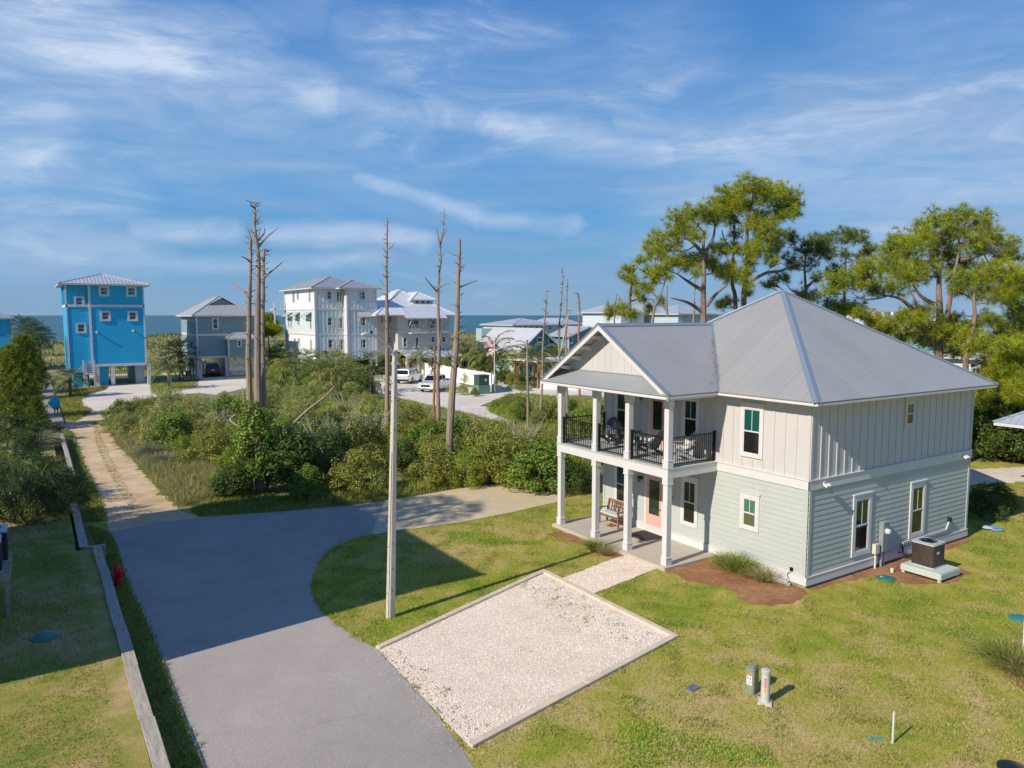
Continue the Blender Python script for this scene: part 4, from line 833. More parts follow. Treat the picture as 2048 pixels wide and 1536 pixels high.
# white corrugated drain coil near the corner
p0 = at(1556, 1168); m = MB(); q = []
pts = []
for i in range(170): a = i / 169; u = a * 13 * 2 * math.pi; pts.append((-.34 + .68 * a, .10 * math.sin(a * 3) + .085 * math.cos(u), .10 + .085 * math.sin(u)))
m.tube(pts, .014, 6); o = m.build('coiled_hose', WHITE, smooth=True); o.location = (p0.x, p0.y, 0); o.rotation_euler.z = R(-80); tag(o, 'white coiled hose lying on the pine straw by the cottage corner', 'hose')
# splash of dark object at the lower right corner
p0 = at(2010, 1534); t = thing('trash_bin', (p0.x + .05, p0.y - .12, 0), 'black rounded lid just showing at the lower right corner of the picture', 'bin'); m = MB(); m.lathe([(.24, 0), (.27, .28), (.28, .30), (.27, .33), (.1, .38), (.02, .385)], (0, 0, -.3), 20); m.build('bin_lid', mat('black_plastic', (.012, .012, .013), .35), t, smooth=True)
# ================================================================== HYDRANT AND TIMBER WALL
p0 = at(236, 1174); t = thing('fire_hydrant', (p0.x, p0.y, 0), 'dark red fire hydrant on the verge beside the timber wall', 'fire hydrant', rz=R(35)); HR = mat('hydrant_red', (.45, .014, .02), .4, var=.1)
m = MB(); m.lathe([(.15, 0), (.15, .04), (.10, .05), (.095, .45), (.13, .46), (.13, .50), (.11, .51), (.115, .60), (.09, .68), (.05, .72), (.03, .73), (.03, .78)], (0, 0, 0), 18); m.build('barrel', HR, t, smooth=True)
for a, r_ in ((0, .055), (180, .055), (270, .075)):
    m = MB(); d = Vector((math.cos(R(a)), math.sin(R(a)), 0)); m.tube([d * .07 + Vector((0, 0, .42)), d * .18 + Vector((0, 0, .42)), d * .181 + Vector((0, 0, .42)), d * .22 + Vector((0, 0, .42))], [r_, r_, r_ * 1.2, r_ * 1.2], 12); m.build('outlet_cap', HR, t)
TIMBER = mat('weathered_timber', (.44, .38, .31), .9, var=.3, vscale=3.5, bump=.5, bscale=18, stretch=(6, .6, 6))
def timber_wall(a, b, label, nb, post_side=1, w=.27, posts=True):
    a = Vector(a); b = Vector(b); t = thing('timber_wall', (a.x, a.y, 0), label, 'retaining wall', 'weathered timber retaining walls'); d = b - a; l = d.length; u = d / l; nrm = Vector((u.y, -u.x, 0)) * post_side
    for i in range(nb):
        m = MB(); p, q = d * (i / nb) + u * .006, d * ((i + 1) / nb) - u * .006; off = nrm * random.uniform(-.012, .012); m.beam(p + off + Vector((0, 0, .475)), q + off + Vector((0, 0, .475)), w, .05); m.build('cap_board', TIMBER, t, bevel=.006)
    m = MB()
    for k in range(3): m.beam(nrm * (.05) + Vector((0, 0, .05 + k * .15 + .02)), d + nrm * (.05) + Vector((0, 0, .05 + k * .15 + .02)), .05, .145)
    m.build('wall_board', TIMBER, t)
    if posts:
        n = max(2, round(l / 1.25)); 
        for i in range(n): p = d * ((i + .5) / n) + nrm * (w / 2 + .02); m = MB(); m.tube([p + Vector((0, 0, -.2)), p + Vector((0, 0, .40))], .06, 8); m.build('wall_post', TIMBER, t)
A0 = wl[1].copy(); A1 = wl[0] + (wl[0] - wl[1]) * .22
xa = XWALL = (wl[1].x + wl[0].x) / 2
timber_wall((xa + .0, A1.y, 0), (xa + .0, wl[1].y, 0), 'long weathered timber retaining wall with flat cap boards along the left side of the road', 7, -1)
timber_wall((xa - .35, wl[1].y + .12, 0), (xa + .28, wl[1].y + .12, 0), 'short cross piece of the timber retaining wall where it steps sideways', 1, 1, w=.14, posts=False)
timber_wall((xa - .38, wl[1].y + .2, 0), (xa - .38, wl2[1].y + 3.4, 0), 'weathered timber retaining wall running on from the step towards the dark palmettos', 2, -1, posts=False)
timber_wall((xa - .15, at(125, 950, .5).y, 0), (xa - .15, at(107, 862, .5).y, 0), 'timber retaining wall beside the grass verge left of the dirt road', 4, 1, w=.22)
# condensers on a wooden stand at the left edge
def stand():
    o = at(22, 1228, .45); t = thing('condenser_stand', (o.x, o.y, .45), 'raised wooden stand carrying the two condensers at the left edge of the picture', 'stand'); ST = mat('stand_wood', (.34, .29, .22), .85, var=.2, vscale=5)
    ln = 2.1; wd = 1.7
    m = MB(); 
    for i in range(10): m.box(-wd + i * wd / 10, -.08, 1.14, -wd + (i + 1) * wd / 10 - .012, ln, 1.18)
    m.build('platform_top', ST, t); m = MB(); m.box(-wd - .02, -.12, .94, .04, -.08, 1.15); m.box(0, -.08, .94, .04, ln, 1.149); m.box(-wd - .02, ln, .94, .04, ln + .04, 1.15); m.build('rim_board', ST, t)
    for x in (-.05, -wd + .05):
        for y in (-.03, ln - .05): m = MB(); m.box(x - .05, y - .05, -.05, x + .05, y + .05, .94); m.build('leg', ST, t)
    return t
st = stand(); DK = ac_fins(mat('dark_coil_fins', (.04, .035, .035), .6, metal=.3))
o = st.location
aircon((o.x - .52, o.y + .42, o.z + 1.182), .80, .85, 'dark air conditioner unit, the nearer one on the wooden stand at the left edge', body=DK, cap=(.35, .45, .52), group='two units on the wooden stand'); aircon((o.x - .45, o.y + 1.45, o.z + 1.182), .90, .88, 'dark air conditioner unit, the farther one on the wooden stand at the left edge', body=DK, cap=(.35, .45, .52), group='two units on the wooden stand')
# ================================================================== HOUSES FARTHER AWAY
class House:
    def __init__(s, name, x0, x1, y0, y1, label):
        s.r = thing(name, ((x0 + x1) / 2, (y0 + y1) / 2, 0), label, 'house'); s.lo = s.r.location.copy()
    def b(s, mb, name, m, parent=None, **k):
        if name in ('pile', 'corner_trim', 'column', 'storage_room') and len(mb.ch) > 1:
            for q in mb.each(): o = s.b(q, name, m, parent, **k)
            return o
        o = mb.build(name, m, parent or s.r, **k)
        if parent is None: o.location = -s.lo
        return o
    def win(s, f, u0, u1, z0, z1, **k):
        k.setdefault('gl', (G_FAR, G_FAR)); k.setdefault('depth', .09); k.setdefault('mull', False); k.setdefault('top', .12); k.setdefault('trim', .13)
        o = window(s.r, f, u0, u1, z0, z1, **k); o.location = -s.lo; return o
    def winy(s, y, a, b, c, d, **k):     # a window in a wall facing the street (plane y)
        u0, z1 = on_y(a, b, y); u1, z0 = on_y(c, d, y); return s.win(Fr((0, y, 0), (1, 0, 0), (0, -1, 0)), u0, u1, z0, z1, **k)
    def winx(s, x, a, b, c, d, **k):     # a window in a wall facing left (plane x)
        u0, z1 = on_x(a, b, x); u1, z0 = on_x(c, d, x); u0, u1 = sorted((u0, u1)); return s.win(Fr((x, 0, 0), (0, 1, 0), (-1, 0, 0)), u0, u1, min(z0, z1), max(z0, z1), **k)
def siding_mat(name, col, axis=2, pitch=.2, depth=.02):
    return ribbed(name, col, axis, pitch, metal=0, rough=.65, depth=depth)
def hip(h, x0, x1, y0, y1, ze, slope, mcol, ov=.5, name='roof', thick=.14, pitch=.4, trim=WHITE, ridge=None):
    x0 -= ov; x1 += ov; y0 -= ov; y1 += ov; w = min(x1 - x0, y1 - y0) / 2; zp = ze + w * slope; A = ribbed('rib_a_%.2f_%.2f' % (mcol[0], pitch), mcol, 0, pitch, metal=.25, depth=.03); B = ribbed('rib_b_%.2f_%.2f' % (mcol[0], pitch), mcol, 1, pitch, metal=.25, depth=.03)
    if x1 - x0 > y1 - y0: p = (x0 + w, (y0 + y1) / 2, zp); q = (x1 - w, (y0 + y1) / 2, zp)
    else: p = ((x0 + x1) / 2, y0 + w, zp); q = ((x0 + x1) / 2, y1 - w, zp)
    c = [(x0, y0, ze), (x1, y0, ze), (x1, y1, ze), (x0, y1, ze)]; m = MB()
    if x1 - x0 > y1 - y0: m.poly([c[0], c[1], q, p], 0); m.poly([c[1], c[2], q], 1); m.poly([c[2], c[3], p, q], 0); m.poly([c[3], c[0], p], 1)
    else: m.poly([c[0], c[1], p], 0); m.poly([c[1], c[2], q, p], 1); m.poly([c[2], c[3], q], 0); m.poly([c[3], c[0], p, q], 1)
    o = h.b(m, name, [A, B]); m = MB()
    m.box(x0 + .02, y0 + .02, ze - thick - .02, x1 - .02, y1 - .02, ze - .012); h.b(m, 'fascia', trim)
    m = MB()
    for a, b in ((c[0], p), (c[1], p if x1 - x0 <= y1 - y0 else q), (c[2], q), (c[3], q if x1 - x0 <= y1 - y0 else p), (p, q)):
        if (Vector(a) - Vector(b)).length > .1: m.beam(Vector(a) + Vector((0, 0, .03)), Vector(b) + Vector((0, 0, .03)), .16, .05)
    m.build('ridge_cap', A, o); return zp
def corner(h, pts, z0, z1, w=.22, m=WHITE):
    mb = MB()
    for x, y in pts: mb.box(x - w / 2, y - w / 2, z0, x + w / 2, y + w / 2, z1)
    h.b(mb, 'corner_trim', m)
# ---- bright blue beach house
y0 = 87.6; X = lambda px, y=y0: on_y(px, 700, y)[0]; Zy = lambda py, px=220, y=y0: on_y(px, py, y)[1]
xa, xb, xc = X(137), X(184), X(292); yL = y0 + .3; ze, zm_, zb = Zy(571), Zy(614), Zy(728); yb = y0 + 11.5
h = House('beach_house', xa, xc, y0, yb, 'bright blue tall narrow house on piles at the left')
BL1 = siding_mat('bright_blue_siding', (.012, .43, .78), 2, .22, .03); BL2 = mat('bright_blue_board', (.02, .44, .68), .6, var=.04)
m = MB(); m.box(xa, yL, zb - 1.0, xb, yb, zm_); m.box(xb, y0, zb, xc, yb - .01, zm_ + .001); h.b(m, 'lower_wall', BL1)
m = MB(); m.box(xa + .001, yL + .001, zm_, xb, yb, ze); m.box(xb, y0 + .002, zm_ + .01, xc - .002, yb - .01, ze)
f = Fr((0, y0, 0), (1, 0, 0), (0, -1, 0)); battens(m, f, xb, xc, zm_ + .3, ze, pitch=.42, w=.07, t=.05); battens(m, Fr((0, yL, 0), (1, 0, 0), (0, -1, 0)), xa, xb, zm_ + .3, ze, pitch=.42, w=.07, t=.05); battens(m, Fr((xa, 0, 0), (0, 1, 0), (-1, 0, 0)), yL, yb, zm_ + .3, ze, pitch=.42, w=.07, t=.05); h.b(m, 'upper_wall', BL2)
m = MB(); m.box(xb + .12, y0 - .05, zm_ - .02, xc + .04, y0, zm_ + .28); m.box(xa - .04, yL - .05, zm_ - .02, xb - .12, yL, zm_ + .28); m.box(xa - .05, yL, zm_ - .02, xa, yb, zm_ + .28); h.b(m, 'band_board', WHITE)
m = MB(); m.box(xb - .12, y0 - .06, zb - .9, xb + .12, y0 + .2, ze); m.box(xc - .11, y0 - .05, zb, xc + .05, y0 + .1, ze); m.box(xa - .06, yL - .05, zb - .9, xa + .11, yL + .1, ze); m.box(xb + .12, y0 - .05, zb - .28, xc, y0 + .1, zb + .02); h.b(m, 'corner_trim', WHITE)
q5 = lambda a, b: (a / 5.12, 520 + b / 5.12)
for a, b, c_, d in ((1027, 280, 1100, 355), (1308, 285, 1380, 360), (1042, 535, 1116, 610), (1322, 535, 1394, 610)): h.winy(y0, *q5(a, b), *q5(c_, d), trim=.2)
for a, b, c_, d in ((775, 385, 850, 462), (795, 660, 868, 735)): h.winy(yL, *q5(a, b), *q5(c_, d), trim=.17)
hip(h, xa, xc, y0, yb, ze + .15, .29, (.52, .54, .56), ov=.75)
m = MB()
for px in (168, 193, 223.5, 296): x = X(px); m.box(x - .2, y0 - .02, -.1, x + .2, y0 + .4, zb - .01)
for x in (xa + .2, xb, xc - .2): m.box(x - .2, yb - .5, -.1, x + .2, yb - .1, zb - .01)
h.b(m, 'pile', WHITE)
m = MB(); m.box(X(196), y0 + .5, -.05, X(215), y0 + 4, zb - .01); m.box(xa + .4, yL + .8, -.05, xb - .4, yL + 4, 1.5); h.b(m, 'storage_room', BL2)
m = MB(); m.box(X(271), y0 + 1.2, 0, X(289), yb - 1, zb - .01); h.b(m, 'side_room', mat('shade_blue_white', (.42, .50, .55), .7))
m = MB(); m.box(xb - .3, y0 - .3, -.04, xc + .3, yb, .05); h.b(m, 'floor_slab', G_CONC)
m = MB()
for k in range(5): m.box(X(165) , yL - .9, 1.75 + k * .28, X(190) - .15, yL - .84, 1.92 + k * .28)
m.box(X(165) - .1, yL - 1.0, -.05, X(165) + .1, yL - .8, 3.2); m.box(X(190) - .3, yL - 1.0, -.05, X(190) - .12, yL - .8, 3.2); m.box(X(165), yL - .95, 1.45, X(190) - .12, yL, 1.6); h.b(m, 'landing_rail', WHITE)
for px, py in ((193.5, 664), (266.5, 661)):
    x, z = on_y(px, py, y0); l_ = thing('flood_light', (x, y0, z), 'small white flood light on the blue house wall, ' + ('the left one of two' if px < 220 else 'the right one of two'), 'flood light', 'flood lights on the blue house'); m = MB(); m.lathe([(.05, 0), (.13, .3), (.10, .34)], (0, 0, 0), 10); o = m.build('lamp_head', WHITE, l_); o.rotation_euler = (R(110), 0, 0); m = MB(); m.box(-.1, -.04, -.1, .1, 0, .1); m.build('base_plate', WHITE, l_)
m = MB(); x_a, x_b = X(228), X(274); yf = yb + 2
for i in range(26): x = x_a - 1 + (x_b - x_a + 3) * i / 25; m.box(x - .02, yf - .02, 0, x + .02, yf + .02, 1.7)
m.box(x_a - 1, yf - .02, 1.55, x_b + 2, yf + .02, 1.62); m.box(x_a - 1, yf - .021, .12, x_b + 2, yf + .021, .18); tag(m.build('pool_fence', BLACKM), 'black metal pool fence seen under the bright blue house', 'fence')
m = MB(); m.box(x_a - 2, yf + .6, -.02, x_b + 2, yf + 6, .05); struct('pool_deck', m, G_CONC); m = MB(); m.poly([(x_a - .5, yf + 1.2, .06), (x_b - 1, yf + 1.2, .06), (x_b - 1, yf + 4.5, .06), (x_a - .5, yf + 4.5, .06)]); struct('pool_water', m, mat('pool_water_blue', (.05, .45, .50), .1))
# ---- far left blue house
c0 = at_depth(0, 700, 112); yq = c0.y; xr_ = on_y(26.5, 700, yq)[0]; h = House('beach_house', xr_ - 9, xr_, yq, yq + 9, 'blue house cut off by the left edge of the picture, behind the pines')
m = MB(); m.box(xr_ - 9, yq, 2.4, xr_, yq + 9, on_y(20, 636, yq)[1]); m.box(xr_ - 8.5, yq + .5, -.1, xr_ - .5, yq + 8, 2.4); h.b(m, 'wall', BL1); hip(h, xr_ - 9, xr_, yq, yq + 9, on_y(20, 636, yq)[1], .3, (.34, .36, .38), ov=.5); corner(h, [(xr_, yq)], 2.4, on_y(20, 636, yq)[1], .2)
# ---- grey-teal house with the carport
y0 = 93.5; X = lambda px, y=y0: on_y(px, 700, y)[0]; Zy = lambda py, px=440, y=y0: on_y(px, py, y)[1]
q6 = lambda a, b: (340 + a / 5.12, 520 + b / 5.12); xa, xb = X(395), X(511); yb = on_x(366, 700, xa)[0]; yb = min(max(yb, y0 + 8), y0 + 13); ze, zm_, zb = Zy(632), Zy(669.5), Zy(713.5)
h = House('beach_house', xa, xb, y0, yb, 'grey teal house on piles with a carport below and a grey gabled hip roof')
GT = siding_mat('grey_teal_siding', (.235, .345, .375), 2, .22, .03)
m = MB(); m.box(xa, y0, zb, xb, yb, ze); h.b(m, 'wall', GT)
m = MB(); 
for z in (zm_, zb): m.box(xa - .05, y0 - .06, z - .14, xb + .05, y0, z + .14); m.box(xa - .06, y0, z - .14, xa, yb, z + .14)
h.b(m, 'band_board', WHITE); corner(h, [(xa + .02, y0 + .02), (xb - .02, y0 + .02), (xa, yb)], zb, ze, .2)
h.winy(y0, *q6(440, 602), *q6(487, 702), trim=.16)
zp = hip(h, xa, xb, y0, yb, ze + .1, .60, (.47, .47, .46), ov=.7, pitch=.35)
# gablet
cxm = (xa + xb) / 2; w2 = X(340 + 690 / 5.12) - X(340 + 550 / 5.12); zt = Zy(594.5); zl = Zy(609.5); m = MB(); gy_ = y0 + 1.55; rx = X(340 + 553 / 5.12, gy_)
m.add([(rx - w2, gy_, zl), (rx + w2, gy_, zl), (rx, gy_, zt), (rx, gy_ + 5, zt), (rx - w2, gy_ + 5, zl), (rx + w2, gy_ + 5, zl)], [(0, 2, 3, 4), (1, 5, 3, 2)]); h.b(m, 'gable_roof', ribbed('rib_b_0.47_0.35', (.47, .47, .46), 1, .35))
m = MB(); m.prism([(rx - w2 + .25, gy_ + .25, zl - .3), (rx + w2 - .25, gy_ + .25, zl - .3), (rx + w2 - .25, gy_ + .25, zl), (rx, gy_ + .25, zt - .15), (rx - w2 + .25, gy_ + .25, zl)], (0, .2, 0)); h.b(m, 'gable_wall', GT)
bx0, bx1 = X(457, y0 - 1.4), X(511, y0 - 1.4); zr = on_y(480, 677, y0 - 1.4)[1]; m = MB(); m.box(bx0, y0 - 1.4, zb, bx1, y0 - .01, zr); h.b(m, 'bay_wall', GT); hip(h, bx0, bx1, y0 - 1.4, y0 + 1.5, zr + .02, .55, (.47, .47, .46), ov=.4, name='bay_roof', pitch=.35); corner(h, [(bx0 + .02, y0 - 1.38), (bx1, y0 - 1.38)], zb, zr, .18)
h.winy(y0 - 1.4, *q6(693, 828), *q6(725, 880), trim=.13)
m = MB()
for px in (395.5, 400.5, 452): x = X(px); m.box(x - .16, y0, -.1, x + .16, y0 + .35, zb)
for k in range(4): m.box(xa, y0 + 2 + k * 2.4, -.1, xa + .3, y0 + 2.3 + k * 2.4, zb); m.box(cxm, y0 + 2 + k * 2.4, -.1, cxm + .3, y0 + 2.3 + k * 2.4, zb)
h.b(m, 'pile', WHITE); m = MB(); m.box(X(453), y0 + .3, -.05, X(459), yb - 1, zb)
for k in range(9): m.box(X(459), y0 - .5, .3 + k * .25, X(511), y0 - .44, .46 + k * .25)
h.b(m, 'slat_screen', WHITE); m = MB(); m.box(xa - 3, y0 - 1, -.04, xb, yb, .05); h.b(m, 'floor_slab', G_CONC)
# outdoor things below the house
p0 = at(403.5, 733); 
m = MB(); m.tube([(.0 + .3 * math.cos(a), 0, .3 * math.sin(a)) for a in np.linspace(0, 2 * math.pi, 17)], .09, 8, cap=False); o = m.build('life_ring', WHITE, smooth=True); o.location = (X(404, y0 - .1), y0 - .14, Zy(730)); tag(o, 'white life ring hanging on the carport post of the grey teal house', 'life ring')
for i, (px, py, lab) in enumerate(((377, 757, 'left of the outdoor table'), (385, 760, 'right of the outdoor table'))):
    p0 = at(px, py, .05); t = thing('patio_chair', (p0.x, p0.y, .05), 'dark patio chair under the grey teal house, ' + lab, 'chair', 'patio chairs', R(90 * i)); m = MB(); m.box(-.3, -.3, .40, .3, .3, .46); m.build('seat', BLACKM, t); m = MB(); m.box(-.3, .26, .46, .3, .3, 1.05); m.build('backrest', BLACKM, t)
    for sx in (-.27, .27):
        for sy in (-.27, .27): m = MB(); m.box(sx - .02, sy - .02, 0, sx + .02, sy + .02, .4); m.build('leg', BLACKM, t)
# ---- pale three storey house
cn = at_depth(631, 650, 101); y0 = cn.y; xa = cn.x; X = lambda px, y=y0: on_y(px, 700, y)[0]; Zy = lambda py, px=640, y=y0: on_y(px, py, y)[1]
yf = y0 - 1.5; xb = X(688); xc, xd = X(696, yf), X(753, yf); xb = xc; yb = on_x(572, 650, xa)[0]; ze, z2_, z1_, zb = Zy(577), Zy(618), Zy(669), Zy(721)
h = House('beach_house', xa, xd, yf, yb, 'pale aqua and white three storey house on piles with a grey hip roof')
PA = mat('pale_aqua_board', (.60, .70, .70), .6, var=.03); PW = mat('pale_white_board', (.76, .79, .79), .6, var=.03)
for name_, za, zc, mm in (('bottom_wall', zb, z1_, PW), ('middle_wall', z1_, z2_, PA), ('top_wall', z2_, ze, PW)):
    m = MB(); m.box(xa, y0, za, xb + .01, yb, zc); m.box(xc, yf, za, xd, yb - .5, zc - .002)
    battens(m, Fr((0, y0, 0), (1, 0, 0), (0, -1, 0)), xa, xb, za + .2, zc, pitch=.55, w=.10, t=.07); battens(m, Fr((0, yf, 0), (1, 0, 0), (0, -1, 0)), xc, xd, za + .2, zc, pitch=.55, w=.10, t=.07); h.b(m, name_, mm)
m = MB()
for z in (zb + .12, z1_, z2_):
    m.box(xa - .07, y0 - .09, z - .13, xb, y0, z + .13); m.box(xc - .07, yf - .09, z - .131, xd + .07, yf, z + .131); m.box(xa - .08, y0, z - .13, xa, yb, z + .13); m.box(xc - .08, yf, z - .13, xc, y0 - .09, z + .13)
for z in (zb + 1.3, z2_ + .95): m.box(xa, y0 - .08, z - .07, xb, y0, z + .07); m.box(xc, yf - .08, z - .071, xd, yf, z + .071)
h.b(m, 'band_board', WHITE); corner(h, [(xa, y0), (xa, yb), (xc, yf), (xd, yf)], zb - .9, ze, .24)
m = MB(); m.box(xc - .02, yf + .12, zb, xc - .01, y0, ze); h.b(m, 'lit_side_face', WHITE)  # white panel stands for the projecting part's sunlit side face
for a in ((1602, 322, 1658, 400), (1706, 326, 1754, 430), (1612, 592, 1666, 670), (1722, 592, 1766, 698), (1619, 820, 1671, 898), (1730, 820, 1771, 922)): h.winy(y0, *q6(a[0], a[1]), *q6(a[2], a[3]), trim=.12)
q7 = lambda a, b: (700 + a / 5.12, 520 + b / 5.12)
for a in ((99, 327, 149, 402), (105, 592, 159, 671), (110, 820, 162, 898)): h.winy(yf, *q7(a[0], a[1]), *q7(a[2], a[3]), trim=.12)
for a in ((1259, 337, 1277, 430), (1304, 337, 1319, 400), (1425, 322, 1439, 428), (1211, 605, 1222, 685), (1237, 605, 1249, 685), (1311, 600, 1326, 660), (1436, 592, 1450, 698), (1276, 808, 1290, 880), (1317, 808, 1331, 880), (1441, 822, 1454, 918)): h.winx(xa, *q6(a[0], a[1]), *q6(a[2], a[3]), trim=.1)
AW = ribbed('awning_metal', (.55, .57, .58), 1, .25, depth=.03); AWx = ribbed('awning_metal_x', (.55, .57, .58), 0, .25, depth=.03)
for a, b in ((1180, 1255), (1258, 1332), (1368, 1452)):
    ya_, z_ = on_x(*q6(b, 560), xa); yb_, _z = on_x(*q6(a + 25, 570), xa); m = MB(); ya_, yb_ = sorted((ya_, yb_)); m.prism([(xa - .02, ya_, z_ + .35), (xa - 1.0, ya_, z_ - .25), (xa - 1.0, yb_, z_ - .25), (xa - .02, yb_, z_ + .35)], (0, 0, .05)); o = h.b(m, 'awning', AW); m = MB()
    for y in (ya_ + .1, yb_ - .1): m.beam((xa - .02, y, z_ - .75), (xa - .9, y, z_ - .22), .06, .06)
    m.build('bracket', WHITE, o)
xw0, zw = on_y(*q7(75, 572), yf); xw1, _ = on_y(*q7(205, 572), yf); m = MB(); m.prism([(xw0, yf - .02, zw + .5), (xw1, yf - .02, zw + .5), (xw1 + .05, yf - .9, zw - .15), (xw0 - .05, yf - .9, zw - .15)], (0, 0, .05)); o = h.b(m, 'awning', AWx); m = MB()
for x in (xw0 + .15, xw1 - .15): m.beam((x, yf - .02, zw - .7), (x, yf - .8, zw - .1), .06, .06)
m.build('bracket', WHITE, o)
hip(h, xa, xd - 1.2, y0, yb, ze + .12, .42, (.36, .38, .40), ov=.7, pitch=.5)
hip(h, xc - .6, xd, yf, yf + 8, ze + .10, .40, (.36, .38, .40), ov=.7, pitch=.5, name='wing_roof')
m = MB()
for x in (xa + .2, (xa + xb) / 2, xc, xd - .2):
    for y in (y0 + .3, (y0 + yb) / 2, yb - .4): m.box(x - .2, y - .2, -.1, x + .2, y + .2, zb)
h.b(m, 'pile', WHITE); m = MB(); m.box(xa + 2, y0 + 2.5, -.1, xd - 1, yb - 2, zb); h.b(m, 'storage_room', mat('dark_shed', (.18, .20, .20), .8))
m = MB()
for z in (z1_ + .1, z2_ + .1): m.box(xa - 1.8, yb - .3, z - .15, xa, yb + 2, z); [m.box(xa - 1.75 + .45 * k, yb - .28, z, xa - 1.70 + .45 * k, yb - .22, z + 1.0) for k in range(4)]; m.box(xa - 1.8, yb - .3, z + .98, xa, yb - .2, z + 1.06)
m.box(xa - 1.8, yb - .3, 0, xa - 1.6, yb - .1, z2_ + 1.1); h.b(m, 'balcony', WHITE)
# ---- beige house with white roof
q7 = lambda a, b: (700 + a / 5.12, 520 + b / 5.12)
cn = at_depth(796, 700, 105); y0 = cn.y; xa = cn.x; X = lambda px, y=y0: on_y(px, 700, y)[0]; Zy = lambda py, px=850, y=y0: on_y(px, py, y)[1]
xb = X(901); yr = y0 + 2.5; xl = on_y(745, 700, yr)[0]; ze, zb, zm_ = Zy(631), Zy(702), Zy(663); yb = y0 + 12
h = House('beach_house', xl, xb, y0, yb, 'beige house with a bright white metal roof, dormer and two balconies behind the white fence')
BG = siding_mat('beige_siding', (.64, .60, .53), 2, .25, .03); WR = (.78, .78, .78)
m = MB(); m.box(xa, y0, zb, xb, yb, ze); m.box(xl, yr, zb - .6, xa + .01, yb - .5, ze - .002); h.b(m, 'wall', BG)
m = MB(); m.box(xa - .03, y0 - .06, zm_ - .15, xb + .03, y0, zm_ + .15); m.box(xl, yr - .06, zm_ - .15, xa, yr, zm_ + .15); m.box(xa - .04, y0, zm_ - .15, xa, yr, zm_ + .15); h.b(m, 'band_board', WHITE)
zr = hip(h, xl, xb, y0, yb, ze + .1, .58, WR, ov=.8, pitch=.5)
# dormer
dy = y0 + 2.2; dx0, dz1 = on_y(*q7(640, 405), dy); dx1, dz0 = on_y(*q7(850, 485), dy); m = MB(); m.box(dx0, dy, dz0 - .8, dx1, dy + 4, dz1); h.b(m, 'dormer_wall', mat('beige_plain', (.56, .51, .44), .7)); hip(h, dx0, dx1, dy, dy + 6, dz1, .55, WR, ov=.45, name='dormer_roof', pitch=.5)
for a in (670, 727, 781): h.winy(dy, *q7(a, 414), *q7(a + 37, 478), trim=.1, mull=False)
# front shed roof and balconies
sx0, sz = on_y(*q7(580, 600), y0 - 1.6); sx1, _ = on_y(*q7(1000, 600), y0 - 1.6); m = MB(); m.prism([(sx0, y0 - 1.6, sz), (sx1, y0 - 1.6, sz), (sx1, y0 + 1.4, ze + 1.3), (sx0, y0 + 1.4, ze + 1.3)], (0, 0, .1)); h.b(m, 'porch_roof', ribbed('rib_a_white', WR, 0, .5, depth=.03))
for a, b, c_, d in ((592, 752, 740, 605), (800, 968, 735, 600)):
    u0 = X(700 + a / 5.12); u1 = X(700 + b / 5.12); z_ = Zy(520 + c_ / 5.12); m = MB(); m.box(u0, y0 - 1.3, z_ - .15, u1, y0 - .01, z_); o = h.b(m, 'balcony', WHITE); m = MB(); m.box(u0, y0 - 1.3, z_ + 1.0, u1, y0 - 1.25, z_ + 1.08)
    for k in range(12): x = u0 + (u1 - u0) * k / 11; m.box(x - .02, y0 - 1.29, z_, x + .02, y0 - 1.26, z_ + 1.0)
    m.build('railing', WHITE, o); m = MB()
    for x in (u0 + .1, u1 - .1): m.beam((x, y0 - .02, z_ + .5), (x, y0 - 1.4, sz), .1, .1)
    m.build('brace', WHITE, o)
for a in ((592, 612, 645, 704), (652, 612, 704, 704), (818, 606, 868, 700), (878, 606, 925, 700)): h.winy(y0, *q7(a[0], a[1]), *q7(a[2], a[3]), trim=.1)
for a in ((548, 795, 578, 888), (670, 795, 699, 888), (832, 785, 866, 838), (943, 787, 977, 838)): h.winy(y0, *q7(a[0], a[1]), *q7(a[2], a[3]), trim=.15)
for a in ((400, 575, 416, 640), (458, 580, 474, 648), (318, 575, 335, 640), (462, 790, 478, 855), (400, 790, 416, 850)): h.winy(yr, *q7(a[0], a[1]), *q7(a[2], a[3]), trim=.1)
m = MB(); zc = Zy(701); m.prism([(xa, y0 - .05, zc + .1), (xb + .3, y0 - .05, zc + .1), (xb + .5, y0 - 3.2, zc - .9), (xa, y0 - 3.2, zc - .9)], (0, 0, .08)); h.b(m, 'lean_to_roof', mat('blue_grey_roof', (.42, .48, .58), .5))
m = MB()
for k in range(6): x = xa + (xb - xa) * k / 5; m.box(x - .15, y0 - 3.1, -.1, x + .15, y0 - 2.8, zc - .85); m.box(x - .15, y0 + 3, -.1, x + .15, y0 + 3.3, zb)
h.b(m, 'pile', WHITE); m = MB(); m.box(xl + .5, y0 + 4, -.1, xb - .5, yb - 1, zb); h.b(m, 'storage_room', mat('brown_dark', (.07, .05, .04), .8))
